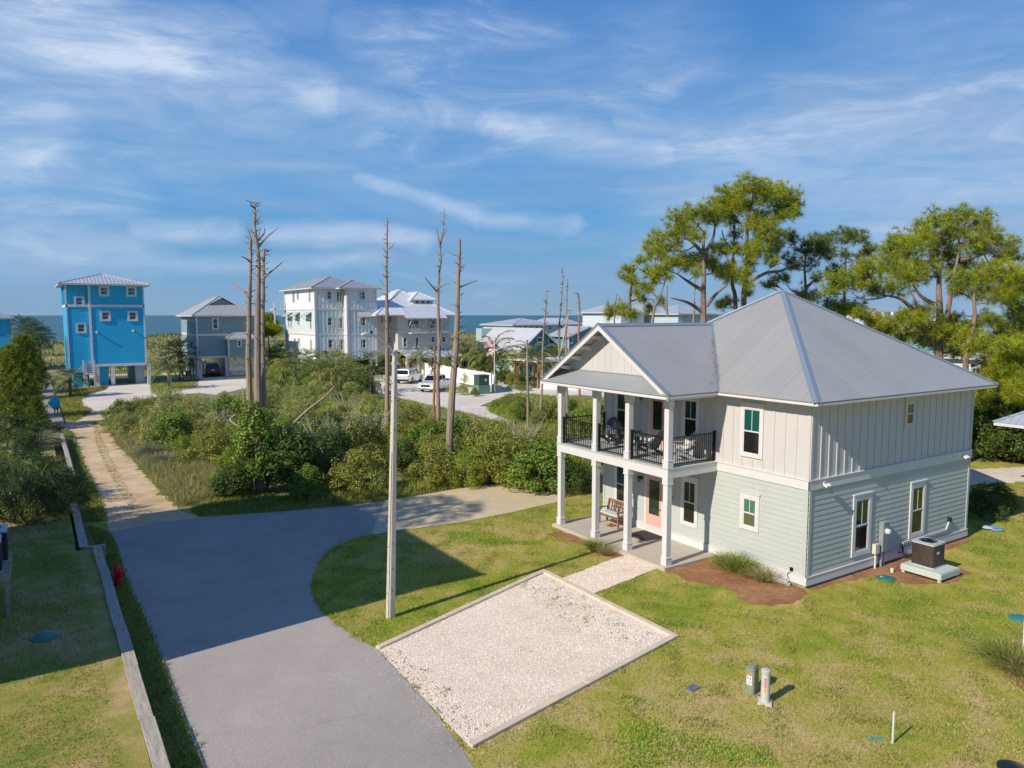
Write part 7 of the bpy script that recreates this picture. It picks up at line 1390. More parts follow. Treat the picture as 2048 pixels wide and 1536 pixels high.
def pix(p):
    v = Vector(p) - CAM; d = v.dot(FW); return 1024 + FPX * v.dot(_rt) / d, 768 - FPX * v.dot(UP) / d, d
rs = random.Random(3)
for x, y in scatter(TH, 1.95, 12000, 5):
    px, py, d = pix((x, y, 0))
    if 470 < px < 620 and py > 950: continue
    front = py > 925 or (px > 1100)
    if px < 480: key = rs.choice(['olive', 'olive', 'green', 'pale', 'pale']) if py < 900 else rs.choice(['olive', 'green', 'lime'])
    elif px < 720 and py > 880: key = rs.choice(['dark', 'green', 'dark'])
    elif px < 1000 and py < 900: key = rs.choice(['pale', 'pale', 'pale', 'olive', 'lime'])
    else: key = rs.choice(['olive', 'dark', 'olive', 'lime', 'green', 'olive'])
    s = rs.uniform(.78, 1.22) * (1.0 if py > 830 else .85) * (.8 if px < 330 else 1); s *= 1.08 if front and px > 780 else 1.05 if front and px > 600 else .95
    lab = zone_label(px, py, key); place_shrub(key, (x, y, 0), s, lab, 'shrubs of the thicket', sz=rs.uniform(.82, 1.1), stem=d < 60)
# bare dry shrubs poking out of the green
def twigs_mesh():
    m = MB()
    for k in range(46):
        a = k * 2.4; l = random.uniform(1.4, 2.6); p = Vector((.1 * math.cos(a), .1 * math.sin(a), 0)); d = Vector((math.cos(a) * .45, math.sin(a) * .45, 1)).normalized(); q = p + d * l * .5 + Vector([random.uniform(-.12, .12) for _ in range(3)]); e = p + d * l + Vector([random.uniform(-.3, .3) for _ in range(3)]); m.tube([p, q, e], [.018, .012, .004], 4)
        for j in range(3): f = q.lerp(e, .3 * j); m.tube([f, f + Vector([random.uniform(-.3, .3), random.uniform(-.3, .3), random.uniform(.05, .35)])], [.008, .003], 3)
    return m.mesh('twigs', BLEACH)
TW = [twigs_mesh() for _ in range(2)]
for px, py, s, lab in ((640, 925, 1.2, 'bare dry shrub right of the vine clump'), (668, 915, 1.1, 'second bare dry shrub further right of the vine clump'), (345, 890, .8, 'bare dry shrub at the tan grass edge'), (740, 905, 1.2, 'bare dry shrub left of the street lamp'), (955, 905, 1.2, 'bare dry shrub behind the thick dead trunk'), (1040, 930, 1.2, 'bare dry shrub above the concrete apron'), (700, 850, 1.2, 'bare dry shrub in the middle of the thicket'), (430, 880, 1.1, 'bare dry shrub left of the three dead trunks'), (1175, 930, 1.0, 'bare dry shrub seen through the left porch posts')):
    p = at(px, py); o = newobj('dry_shrub', random.choice(TW)); o.location = (p.x, p.y, 0); o.scale = (s,) * 3; o.rotation_euler.z = random.uniform(0, 6); tag(o, lab, 'dry shrub', 'bare dry shrubs')
# the vine clump round the three dead trunks
SH['vine'] = [(shrub_mesh('foliage', 60, .95, .95, 4.4, .42, 110, .13, .10, LF['green']), stems_mesh(.8, 3.5)), (shrub_mesh('foliage', 60, 1.3, 1.2, 2.8, .5, 120, .13, .10, LF['dark']), stems_mesh(1, 2.4))]
b = at(517, 985); fm, sm = SH['vine'][0]
for k, (dx, dy, s, sz, i, lab) in enumerate(((0, .1, 1.0, 1.12, 0, 'tall mound of green vines climbing the three dead trunks'), (1.6, -.5, 1.15, .95, 1, 'dark broad leaved vine thicket at the right foot of the three dead trunks'), (-1.3, -.2, .75, .75, 1, 'dark leafy bush at the left foot of the three dead trunks'))):
    t = thing('vine', (b.x + dx, b.y + dy, 0), lab, 'vine', None, k); t.scale = (s, s, s * sz); newobj('foliage', SH['vine'][i][0], t); newobj('stem', SH['vine'][i][1], t)
def sh(key, px, py, s, label, z=0., sz=1., name='shrub', cat='shrub', group=None): return place_shrub(key, at(px, py, z), s, label, group, name, cat, sz)
# shrubs one can single out
sh('lime', 465, 975, .95, 'rounded bright lime shrub in front of the vine clump, on its left'); sh('green', 612, 1000, .7, 'mid green bush right of the vine clump at the road verge'); sh('lime', 366, 925, .7, 'upright bright green young shrub beside the tan grass by the dirt road', sz=1.3)
sh('lime', 1020, 965, .45, 'small bright lime shrub at the top edge of the concrete apron'); sh('lime', 935, 975, .9, 'yellow green bush right of the thick dead trunk foot', sz=1.1); sh('olive', 984, 968, 1.05, 'olive bush between the thick dead trunk and the concrete apron corner'); sh('green', 1075, 985, 1.05, 'rounded green bush touching the right corner of the concrete apron'); sh('green', 1105, 972, .95, 'green bush half behind the left porch post'); sh('dark', 1145, 985, .8, 'dark low bush seen between the left porch posts', sz=.9)
sh('lime', 1028, 840, .95, 'round bright green shrub in front of the shortest dead trunk'); sh('lime', 1002, 832, .6, 'small round lime shrub left of the bright green one'); sh('pale', 1075, 852, .6, 'pale scrubby bush at the foot of the thin curved dead trunk'); sh('olive', 1110, 842, .7, 'olive bush left of the porch under the roof corner'); sh('lime', 990, 828, .45, 'low yellow green scrub at the tip of the green island in the sandy lot'); sh('olive', 1055, 845, .5, 'low olive scrub on the island in the sandy lot')
sh('olive', 1180, 905, 1.0, 'yellow green bush seen through the left end of the balcony'); sh('green', 1200, 880, 1.1, 'taller green bush behind the left end of the balcony'); sh('lime', 1168, 850, .9, 'lime bush behind the left balcony post'); sh('olive', 1215, 930, .9, 'olive bush beside the far end of the cottage wall')
for i, (px, py, k_, s) in enumerate(((905, 782, 'pale', .5), (930, 785, 'green', .4), (880, 778, 'olive', .4))): sh(k_, px + 20, py + 8, s, ['pale bush', 'green bush', 'olive bush'][i] + ' along the foot of the white fence left of the transformer', group='bushes along the fence foot')
# behind and right of the cottage
rr_ = random.Random(11)
for i in range(26):
    px = rr_.uniform(1945, 2130); py = rr_.uniform(880, 925); p = at(px, py); key = rr_.choice(['dark', 'dark', 'olive', 'green']); lab = KN[key] + ' hedge shrub beyond the sandy road right of the cottage, ' + ('left part' if px < 2000 else 'middle part' if px < 2060 else 'right part') + (', front' if py > 903 else ', back'); place_shrub(key, (p.x, p.y, 0), rr_.uniform(1.5, 2.2), lab, lab)
for i in range(26):
    px = rr_.uniform(1945, 2120); py = rr_.uniform(800, 850); p = at(px, py); key = rr_.choice(['dark', 'olive', 'green', 'lime']); lab = KN[key] + ' tree-like shrub behind the hedge, ' + ('nearest the cottage' if px < 1990 else 'further right' if px < 2050 else 'at the right edge') + (', front' if py > 825 else ', back'); place_shrub(key, (p.x, p.y, 0), rr_.uniform(1.9, 2.7), lab, lab)
sh('dark', 1962, 1035, .7, 'dark bush in the shade behind the right corner of the cottage', sz=.8); sh('dark', 1990, 1020, .6, 'low dark bush in the shade right of the one by the cottage corner')
# left side: pines saplings, palmettos, grasses on the raised lot
SH['sapl'] = []
def sapling_mesh(h=4.6, r=1.5, nm='needle'):
    Ps = []; Ds = []; m = MB(); m.tube([(0, 0, 0), (0, 0, h * .95)], [.09, .02], 7)
    for k in range(84): 
        z = h * (.08 + .9 * k / 84); a = k * 2.4; l = r * (1 - (z / h) ** 1.4) + .18; e = Vector((math.cos(a) * l, math.sin(a) * l, z + l * .35)); m.tube([(0, 0, z), tuple(e)], [.025, .008], 4)
        for j in range(8): u = .25 + .75 * j / 7; q = Vector((0, 0, z)).lerp(e, u) + Vector([random.uniform(-.12, .12) for _ in range(3)]); Ps.append(q); Ds.append((math.cos(a) * .5, math.sin(a) * .5, .9))
    V, F = needle_tufts(np.array([tuple(p) for p in Ps]), unit(np.array(Ds)), n=24, L=.34, w=.028); return npmesh('foliage', V, F, leafmat('sapling_needle', (.10, .17, .02), c2=(.25, .32, .03), island=.5) if nm == 'needle' else LF[nm]), m.mesh('stem', BARK)
SH['sapl'] = [sapling_mesh(4.6, 1.5), sapling_mesh(4.2, 1.6)]; SH['sapld'] = [sapling_mesh(4.6, 1.7, 'needled')]
for key, px, py, s, lab in (('sapl', 34, 858, 1.35, 'bright bushy pine sapling in the middle of the left edge thicket'), ('sapld', 12, 840, 1.25, 'dark bushy pine at the very left edge'), ('sapl', 52, 800, 1.4, 'bushy young pine nearest the boardwalk on the left'), ('sapld', 74, 862, .55, 'small dark young pine beside the boardwalk'), ('sapl', 20, 790, 1.15, 'tall young pine behind the left edge thicket'), ('sapld', 60, 785, 1.1, 'dark young pine below the windswept palms at the left')):
    sh(key, px, py, s, lab, z=0, name='pine_sapling', cat='young pine', group='young pines at the left')
for i, (px, py, s, sz) in enumerate(((30, 905, 1.0, .6), (62, 890, .9, .6), (88, 870, .8, .6), (10, 880, 1.1, .8))): sh('dark', px, py, s, ['dark low bush under the left pines, nearest the camera', 'dark low bush below the bright pine sapling', 'dark low bush beside the timber wall end', 'dark bush at the left edge under the dark pine'][i], z=.4, sz=sz)
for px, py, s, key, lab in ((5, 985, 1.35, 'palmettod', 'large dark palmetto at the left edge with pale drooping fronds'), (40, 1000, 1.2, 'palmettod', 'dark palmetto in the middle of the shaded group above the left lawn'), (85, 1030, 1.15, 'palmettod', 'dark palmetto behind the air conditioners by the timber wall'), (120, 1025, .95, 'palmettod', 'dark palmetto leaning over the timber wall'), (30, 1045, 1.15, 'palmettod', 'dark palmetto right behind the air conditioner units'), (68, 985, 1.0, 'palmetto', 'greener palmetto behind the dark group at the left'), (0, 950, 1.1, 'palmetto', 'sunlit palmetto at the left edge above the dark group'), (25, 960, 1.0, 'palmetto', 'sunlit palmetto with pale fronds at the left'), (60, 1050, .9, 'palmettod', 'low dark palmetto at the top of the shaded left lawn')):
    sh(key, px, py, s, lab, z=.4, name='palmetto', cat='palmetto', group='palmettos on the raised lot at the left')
# palmettos in and behind the thicket
for px, py, s, lab in ((270, 855, 1.3, 'left palmetto of the clump at the thicket corner by the dirt road'), (300, 848, 1.35, 'middle palmetto of the clump at the thicket corner'), (330, 850, 1.3, 'right palmetto of the clump at the thicket corner'), (285, 838, 1.2, 'rear palmetto of the clump at the thicket corner'), (570, 830, 1.3, 'palmetto right of the three dead trunks, low in the thicket'), (640, 815, 1.3, 'palmetto behind the slanting bare limb'), (600, 800, 1.5, 'palmetto midway between the dead trunks and the pale three storey house'), (660, 838, 1.1, 'palmetto right of the slanting bare limb foot'), (560, 790, 1.5, 'palmetto in the rear of the thicket below the pale house left wall'), (1095, 905, 1.1, 'pale palmetto on the path edge left of the balcony'), (640, 790, 1.4, 'palmetto below the pale house corner'), (700, 800, 1.3, 'palmetto left of the short white gate'), (455, 835, 1.0, 'upright palmetto left of the three dead trunks')):
    sh('palmetto', px, py, s, lab, name='palmetto', cat='palmetto', group='palmettos in the thicket')
for i in range(26):
    px = rr_.uniform(545, 730); py = rr_.uniform(765, 790); lab = 'palmetto in the belt before the pale house, ' + ('left end' if px < 580 else 'below its left wall' if px < 615 else 'below its corner' if px < 655 else 'below its front' if px < 695 else 'right end') + (', front' if py > 782 else ', middle' if py > 773 else ', back'); sh('palmetto', px, py, rr_.uniform(1.1, 1.6), lab, name='palmetto', cat='palmetto', group='palmettos in the belt before the pale house')
for i in range(12):
    px = rr_.uniform(530, 700); py = rr_.uniform(755, 780); lab = 'olive bush in the belt before the pale house, ' + ('left end' if px < 575 else 'left part' if px < 620 else 'middle' if px < 660 else 'right part') + (', front' if py > 767 else ', back'); sh('olive', px, py, rr_.uniform(1.0, 1.5), lab, group='olive bushes in the belt before the pale house')
# ---- palms
def pl(kind, px, pyb, pyt, label, s=1., lean=(0, 0), r=.17, z=0.):
    b = at(px, pyb, z); d = (b - CAM).dot(FW); h = at_depth(px, pyt, d).z - z; return palm(kind, (b.x, b.y, z), h, label, s, lean, 'palms', r)
pl('sabal', 141, 792, 762, 'cabbage palm beside the blue house stairs', 1.25); pl('sabald', 363, 760, 708, 'dark full crowned palm at the corner of the grey teal house', 1.9, r=.32); pl('feathg', 338, 777, 739, 'young slender palm on the grass patch before the grey teal house', .95, (-.5, 0), .16)
for px, pyb, pyt, s, lab in ((58, 770, 660, 1.6, 'windswept palm left of the blue house, the left one'), (84, 768, 676, 1.5, 'windswept palm left of the blue house, the right one'), (70, 775, 668, 1.5, 'windswept palm in the middle of the group left of the blue house')): pl('sabald', px, pyb, pyt, lab, s)
for px, pyb, pyt, k_, s, lab in ((590, 790, 728, 'sabal', 1.5, 'cabbage palm at the left end of the belt before the pale house'), (640, 795, 748, 'sabal', 1.4, 'cabbage palm below the pale house corner'), (665, 800, 738, 'sabaly', 1.7, 'cabbage palm with yellow hanging fronds before the pale house'), (700, 790, 760, 'sabal', 1.5, 'cabbage palm below the right part of the pale house'), (622, 780, 722, 'sabal', 1.3, 'cabbage palm near the left wall of the pale house'), (745, 785, 738, 'sabal', 1.8, 'tall cabbage palm just left of the dead trunk by the street lamp'), (690, 775, 726, 'sabal', 1.2, 'small cabbage palm against the pale house siding'), (548, 745, 716, 'sabald', 1.7, 'dark palm between the dead trunks and the pale house'), (560, 742, 705, 'sabald', 1.4, 'dark palm close to the left side of the pale house')): pl(k_, px, pyb, pyt, lab, s)
for px, pyb, pyt, k_, s, lab in ((811, 748, 722, 'feather', .9, 'feather palm behind the white SUV'), (841, 758, 714, 'feather', 1.0, 'feather palm between the white SUV and the pickup truck'), (843, 742, 706, 'feather', .8, 'feather palm close to the beige house awning'), (901, 752, 725, 'feather', 1.0, 'feather palm left of the thick dead trunk by the fence'), (938, 757, 708, 'feather', 1.0, 'feather palm in front of the dark brown deck'), (976, 760, 735, 'feathg', 1.1, 'short feather palm left of the flagpole'), (984, 762, 712, 'feather', 1.5, 'big spreading feather palm right behind the flagpole'), (1003, 760, 720, 'feather', 1.2, 'feather palm right of the flagpole'), (1040, 768, 723, 'feathg', 1.0, 'slim feather palm at the corner of the teal gabled house'), (1068, 776, 718, 'feather', 1.1, 'feather palm beside the orange shelter post'), (1105, 745, 712, 'sabal', 1.6, 'cabbage palm with a full crown behind the crossing dead trunks'), (1120, 748, 716, 'sabal', 1.4, 'cabbage palm left of the porch roof edge')): pl(k_, px, pyb, pyt, lab, s)
for px, py, k_, s in ((925, 762, 'dark', .9), (945, 768, 'olive', .9), (960, 770, 'green', .8), (1010, 768, 'dark', .9), (1030, 770, 'olive', .8), (1052, 772, 'dark', .8), (1075, 775, 'green', .6), (990, 772, 'lime', .5), (1020, 778, 'lime', .45), (1040, 780, 'green', .45)): lab = KN[k_] + ' shrub in the garden bed under the feather palms'; sh(k_, px, py, s, lab, group=lab)
for px, py, s in ((1045, 783, .5), (1056, 782, .4), (1030, 776, .5)): sh('palmetto', px, py, s, 'small potted plant by the sandy lot in front of the palms', group='small potted plants', name='potted_plant', cat='plant')
b = at_depth(535, 712, 115); t = pine('J', 112, [[(540, 716), (538, 690), (537, 668)]], [(545, 652, 9), (530, 645, 9), (538, 638, 8), (552, 660, 8), (528, 660, 8), (540, 665, 8)], 'round crowned pine by the beach between the dead trunks and the pale house', 1, r0=.25, dens=1.5, L=.6, w=.08, group='pines', jd=.5)
# ---- tall palms of the neighbour lot, left of the picture: their fronds shade the road
for i, (x, y, h_) in enumerate(((-24.2, 11.9, 13.2), (-23.9, 13.6, 12.4), (-24.6, 15.0, 11.6))): palm('sabald', (x, y, 0), h_, 'tall cabbage palm just left of the picture beside the tall raised house', 1.25, (.2, 0), 'palms left of the picture')
# ---- ornamental grass clumps
TF = {'orn': [tuft_mesh(420, .95, .22, .012, LF['gblade'], .6) for _ in range(2)], 'orns': [tuft_mesh(300, .75, .2, .012, LF['straw'], .5)], 'sage': [tuft_mesh(700, 1.35, .4, .02, LF['sage'], .8) for _ in range(2)], 'green': [tuft_mesh(260, .7, .35, .016, LF['gblade'], .5) for _ in range(2)], 'straw': [tuft_mesh(260, .8, .35, .014, LF['straw'], .45) for _ in range(2)]}
def tuft(key, p, s, label, group=None, cat='grass clump'):
    o = newobj('grass_clump', random.choice(TF[key]), None); o.location = p; o.scale = (s,) * 3; o.rotation_euler.z = random.uniform(0, 6.28); tag(o, label, cat, group); return o
for (px, py), k_, s, lab in (((1450, 1134), 'orn', .8, 'ornamental grass clump nearest the porch in the pine straw bed'), ((1472, 1144), 'orn', 1.05, 'largest ornamental grass clump in the middle of the front bed'), ((1490, 1146), 'orn', .8, 'ornamental grass clump right of the largest one'), ((1526, 1163), 'orns', .95, 'brownish ornamental grass clump beside the white coiled hose'), ((1502, 1155), 'orns', .6, 'small straw coloured grass clump before the siding'), ((1190, 1103), 'orn', .75, 'ornamental grass clump at the foot of the left porch posts'), ((1212, 1110), 'orns', .75, 'straw coloured grass clump left of the gravel path'), ((1175, 1092), 'orns', .5, 'small grass clump at the left front corner of the porch slab'), ((1995, 1322), 'orn', .9, 'ornamental grass clump at the right edge beside the white post'), ((2020, 1338), 'orn', 1.1, 'bigger ornamental grass clump at the right edge'), ((2044, 1352), 'orns', 1.0, 'straw tinted grass clump cut by the right edge')):
    p = at(px, py); tuft(k_, (p.x, p.y, .01), s, lab, 'ornamental grasses')
for px, py, s, lab in ((312, 915, 1.15, 'big grey green clump of grass by the dirt road'), (295, 890, .8, 'grey green grass clump behind the big one'), (335, 930, .9, 'grey green grass clump right of the big one'), (75, 890, 1.1, 'grey green grass clump in front of the left pines'), (60, 900, .8, 'smaller grey green grass clump at the left')): p = at(px, py, 0 if px > 100 else .4); tuft('sage', (p.x, p.y, .4 if px < 100 else 0), s, lab, 'grey green grass clumps')
# ---- grass nobody could count
def grass_field(name, poly, dens, h, w, m, label, z=0., seed=1, mask=None, bend=.35, spread=.55, patch=None, hole=None):
    rs_ = np.random.default_rng(seed); xs_ = np.array([p[0] for p in poly]); ys_ = np.array([p[1] for p in poly]); A = (xs_.max() - xs_.min()) * (ys_.max() - ys_.min()); n = int(A * dens); x = rs_.uniform(xs_.min(), xs_.max(), n); y = rs_.uniform(ys_.min(), ys_.max(), n)
    def ins(pl_):
        c = np.zeros(n, bool)
        for i in range(len(pl_)):
            x1, y1 = pl_[i]; x2, y2 = pl_[(i + 1) % len(pl_)]
            if y1 == y2: continue
            k = ((y1 > y) != (y2 > y)) & (x < (x2 - x1) * (y - y1) / (y2 - y1) + x1); c ^= k
        return c
    keep = ins(poly)
    for hl in (hole or ()): keep &= ~ins(hl)
    if patch: keep &= (np.sin(x * patch[0] + 1.7 * np.sin(y * patch[1])) + np.sin(y * patch[0] * 1.3 + 2.1 * np.sin(x * patch[1] * 1.1)) + rs_.normal(0, .5, n)) > patch[2]
    x, y = x[keep], y[keep]; n = len(x)
    if n == 0: return
    zz_ = z if not callable(z) else z(x, y); a = rs_.uniform(0, 2 * np.pi, n); e = np.pi / 2 - np.abs(rs_.normal(0, spread, n)); D = np.stack([np.cos(a) * np.cos(e), np.sin(a) * np.cos(e), np.sin(e)], 1); B = np.stack([x, y, np.zeros(n) + zz_], 1)
    V, Q, T_ = blades(B, D, h * rs_.uniform(.45, 1.2, n), w, bend); o = newobj(name, blade_mesh(name, V, Q, T_, m)); tag(o, label, 'grass', kind='stuff'); return o
HOLES = [[tuple(p) for p in GP], P([(1122, 1158), (1183, 1190), (1316, 1137), (1255, 1108)]), [(-2.62, 3.5), (-2.62, 9.95), (0, 9.95), (0, 3.5)], [(0, 0), (9.81, 0), (9.81, 9.77), (0, 9.77)], [(-2.4, 3.6), (-.02, 3.6), (-.02, .05), (-.3, -.35), (-1.2, -.65), (-2.5, -.55), (-2.9, .2), (-2.3, .9), (-2.2, 1.7), (-2.6, 2.7)], [(.05, -.02), (9.8, -.02), (9.9, -.5), (7.2, -.6), (6.2, -2.4), (3.8, -2.3), (3.0, -1.4), (2.7, -.5), (.8, -.35), (.1, -.3)], [(-3.5, 9.1), (-2.6, 9.3), (-2.6, 5.5), (-3.1, 5.3), (-3.3, 6.1), (-3.0, 7.4), (-3.3, 8.2)]]
HOLES = [[tuple(q) for q in h_] for h_ in HOLES]
lawn_poly = [tuple(p) for p in P([(948, 1536), (900, 1465), (850, 1402), (800, 1350), (757, 1302), (725, 1284), (690, 1262), (660, 1240), (636, 1214), (624, 1190), (623, 1165), (630, 1140), (645, 1115), (670, 1094), (700, 1080), (742, 1071), (805, 1061), (911, 1047), (1011, 1028), (1117, 1004), (1200, 985), (1230, 985)])] + [(10.5, 12), (24, -4), (16, -11), (2, -12), (-8, -9), (-14, -4)]
HOLES_ = [[tuple(p) for p in GP][:]] + HOLES[1:]
grass_field('lawn_blades', lawn_poly, 420, .055, .013, LF['lawnb'], 'short mown lawn grass between the road and the cottage', z=.004, seed=2, hole=HOLES_)
grass_field('lawn_tufts', lawn_poly, 420, .10, .016, LF['gblade'], 'taller tufts scattered through the lawn', z=.004, seed=40, hole=HOLES_, patch=(3.3, 2.1, 1.25))
grass_field('lawn_tufts', lawn_poly, 260, .085, .014, LF['clover'], 'greener tufts scattered through the lawn', z=.004, seed=41, hole=HOLES_, patch=(1.1, 2.9, 1.45))
grass_field('dead_grass', lawn_poly, 240, .045, .016, leafmat('dead_blade', (.50, .38, .20), c2=(.60, .48, .28)), 'dry straw coloured thatch in patches of the lawn', z=.004, seed=42, hole=HOLES_, patch=(.9, 1.7, .9))
grass_field('low_scrub', [tuple(p) for p in P([(770, 826), (850, 848), (930, 872), (1000, 902), (1070, 925), (1140, 935), (1160, 895), (1085, 866), (1030, 855), (950, 835), (880, 818), (800, 800)])], 90, .45, .05, LF['pale'], 'low pale scrub between the thicket and the sandy road', seed=43)
grass_field('low_scrub', [tuple(p) for p in P([(780, 815), (850, 848), (930, 872), (1000, 902), (1070, 925), (1140, 935), (1160, 895), (1085, 866), (1030, 855), (950, 835), (880, 818)])], 110, .5, .03, LF['straw'], 'tan grass between the thicket and the sandy road', seed=44)
grass_field('clover_patch', [tuple(p) for p in P([(1150, 1536), (1150, 1420), (1260, 1390), (1420, 1450), (1500, 1440), (1540, 1500), (1560, 1536)])] , 900, .07, .022, LF['clover'], 'bright green clover patches in the lower middle of the lawn', seed=4, patch=(1.9, 1.3, .5), z=.004)
grass_field('clover_patch', [tuple(p) for p in P([(820, 1115), (850, 1070), (1050, 1045), (1120, 1060), (1080, 1090), (960, 1110)])], 700, .07, .022, LF['clover'], 'bright green clover patches in the lawn by the concrete apron', seed=5, patch=(1.7, 1.1, .6), z=.004)
lw_poly = [(-18.9, -6), (-18.9, 17), (-19.2, 19.5), (-24, 19.5), (-24, -6)]
grass_field('left_lawn_blades', lw_poly, 300, .07, .014, leafmat('dry_lawn_blade', (.22, .27, .035), c2=(.44, .36, .12), island=.4, vs=.5), 'dry mown grass on the raised lawn left of the timber wall', z=.44, seed=6, patch=(1.2, .9, -.9))
vr = P(road_left); grass_field('verge_grass', [(-18.32, -6)] + [(-18.32, 20.3)] + [tuple(p) for p in vr[::-1]] + [(-17.6, -6)], 900, .17, .016, LF['gblade'], 'rough green verge between the timber wall and the road', seed=7, spread=.7)
grass_field('verge_grass', [(XWALL - .1, 21), (XWALL - .2, 50)] + [tuple(p) for p in P([(128, 857), (145, 866), (152, 889), (168, 932), (187, 967), (203, 1005), (215, 1045)])], 500, .24, .02, LF['gblade'], 'green grass verge along the dirt road', seed=8)
grass_field('verge_grass', [tuple(p) for p in P([(400, 1034), (380, 1022), (470, 975), (600, 1005), (800, 988), (1000, 958), (1090, 965), (1125, 992), (1040, 963), (911, 978), (826, 994), (700, 1012), (560, 1024)])], 520, .28, .02, LF['gblade'], 'green grass verge along the far side of the road', seed=9)
grass_field('tall_grass', [tuple(p) for p in P([(222, 868), (240, 872), (300, 895), (380, 915), (430, 940), (500, 975), (470, 990), (360, 1015), (320, 980), (293, 950), (267, 918), (236, 889)])], 300, .62, .018, LF['straw'], 'tall tan and green grass between the dirt road and the thicket', seed=10)
grass_field('tall_grass', [tuple(p) for p in P([(222, 868), (240, 872), (300, 895), (380, 915), (430, 940), (500, 975), (470, 990), (360, 1015), (320, 980), (293, 950), (267, 918), (236, 889)])], 160, .5, .02, LF['gblade'], 'green blades in the tall grass between the dirt road and the thicket', seed=13)
grass_field('tall_grass', [(XWALL - .6, 22), (XWALL - .6, 34), (-28, 38), (-28, 26)], 260, .6, .02, LF['straw'], 'tall tan grass on the raised lot left of the dirt road', z=.42, seed=11)
grass_field('low_scrub', [tuple(p) for p in P([(640, 1010), (640, 985), (800, 975), (900, 955), (1000, 950), (1090, 960), (1040, 962), (911, 976), (826, 990), (700, 1008)])], 420, .5, .035, LF['olive'], 'low green scrub between the thicket and the road', seed=31)
grass_field('road_grass', [tuple(p) for p in P([(184, 842), (194, 842), (205, 880), (222, 915), (243, 955), (262, 990), (280, 1020), (262, 1022), (240, 985), (214, 940), (192, 890)])], 330, .08, .018, LF['olive'], 'strip of weeds down the middle of the dirt road', seed=12, patch=(9.3, 5.9, .1), z=.01)
for i in range(16):
    px, py = rr_.choice([(990, 822), (1015, 826), (1045, 838), (1075, 850), (1110, 850), (1140, 862), (1165, 845), (1120, 825), (1090, 822), (1055, 815), (1030, 812), (1150, 820)]); px += rr_.uniform(-12, 12); py += rr_.uniform(-6, 6); k_ = rr_.choice(['lime', 'pale', 'olive', 'green']); lab = KN[k_] + ' bush on the scrubby island among the thin dead trunks'; sh(k_, px, py, rr_.uniform(.35, .75), lab, group=lab)
grass_field('tall_grass', [tuple(p) for p in P([(975, 820), (1000, 805), (1040, 790), (1100, 795), (1230, 806), (1230, 895), (1150, 880), (1085, 862), (1030, 850)])], 70, .45, .05, LF['pale'], 'pale low scrub on the island beside the sandy lot', seed=60)
grass_field('tall_grass', [tuple(p) for p in P([(975, 822), (1000, 805), (1040, 790), (1100, 795), (1230, 806), (1230, 895), (1150, 880), (1085, 862), (1030, 850)])], 120, .5, .03, LF['gblade'], 'scrubby grass on the island beside the sandy lot', seed=14)
grass_field('tall_grass', [tuple(p) for p in P([(1120, 900), (1190, 930), (1225, 980), (1120, 998), (1060, 950)])], 220, .4, .02, LF['straw'], 'tan grass between the bushes and the cottage', seed=15)
grass_field('tall_grass', [tuple(p) for p in P([(1940, 972), (2048, 968), (2090, 1005), (1945, 1010)])], 200, .12, .02, LF['straw'], 'sparse grass in front of the sandy road behind the cottage', seed=16)
grass_field('drive_grass', [tuple(p) for p in P([(152, 842), (128, 838), (120, 800), (160, 785), (220, 772), (176, 790), (163, 801), (165, 812), (186, 822)])], 110, .35, .03, LF['olive'], 'dark grass between the boardwalk and the shell drive', seed=17)
grass_field('lane_edge_grass', [tuple(p) for p in P([(231, 889), (264, 920), (290, 952), (317, 983), (350, 1018), (362, 1016), (328, 980), (300, 948), (273, 916), (240, 886)])], 300, .2, .02, LF['gblade'], 'ragged grass along the right edge of the dirt road', seed=61, patch=(6.1, 4.3, .2))
grass_field('lane_edge_grass', [tuple(p) for p in P([(219, 1048), (208, 1005), (192, 967), (173, 932), (157, 889), (150, 866), (143, 868), (150, 892), (165, 934), (184, 969), (200, 1007), (211, 1048)])], 300, .16, .02, LF['gblade'], 'ragged grass along the left edge of the dirt road', seed=62, patch=(6.1, 4.3, .2))
grass_field('grass_patch_blades', [tuple(p) for p in P([(302, 788), (300, 768), (350, 766), (398, 768), (392, 776), (345, 786)])], 60, .25, .04, LF['gblade'], 'grass patch round the young palm', seed=18)
dz = lambda x, y: dune_h(x, y) - .05
grass_field('dune_grass', [(-60, 112), (200, 112), (260, 232), (-70, 232)], 3.0, .8, .12, leafmat('dune_blade', (.24, .24, .09), c2=(.36, .33, .15), vs=.05), 'tan sea oats over the dunes before the sea', z=dz, seed=20, patch=(.09, .05, -.4))
grass_field('dune_grass', [(-60, 112), (200, 112), (260, 230), (-70, 230)], 2.4, .9, .16, LF['dark'], 'low green scrub over the dunes', z=dz, seed=21, patch=(.13, .07, .3))
for i_, (pl_, dn_, pt_) in enumerate((([(1560, 1536), (1560, 1400), (1640, 1300), (1800, 1240), (2048, 1180), (2200, 1260), (2200, 1536)], 420, (1.3, 2.3, .25)), ([(1500, 1440), (1640, 1380), (1900, 1360), (2100, 1420), (2100, 1536), (1500, 1536)], 420, (2.1, 1.3, .5)), ([(1300, 1536), (1250, 1470), (1380, 1420), (1500, 1536)], 400, (2.1, 1.7, .4)), ([(1010, 1035), (1117, 1010), (1117, 1060), (1000, 1080)], 300, (2.1, 1.7, .6)))):
    grass_field('dead_grass', [tuple(p) for p in P(pl_)], dn_, .05, .017, leafmat('dead_blade', (.50, .38, .20), c2=(.60, .48, .28)), ['brown dry thatch in the right part of the lawn', 'brown dry thatch at the lower right of the lawn', 'brown dry thatch in the lower middle of the lawn', 'dry thatch beside the concrete apron'][i_], z=.004, seed=70 + i_, patch=pt_)
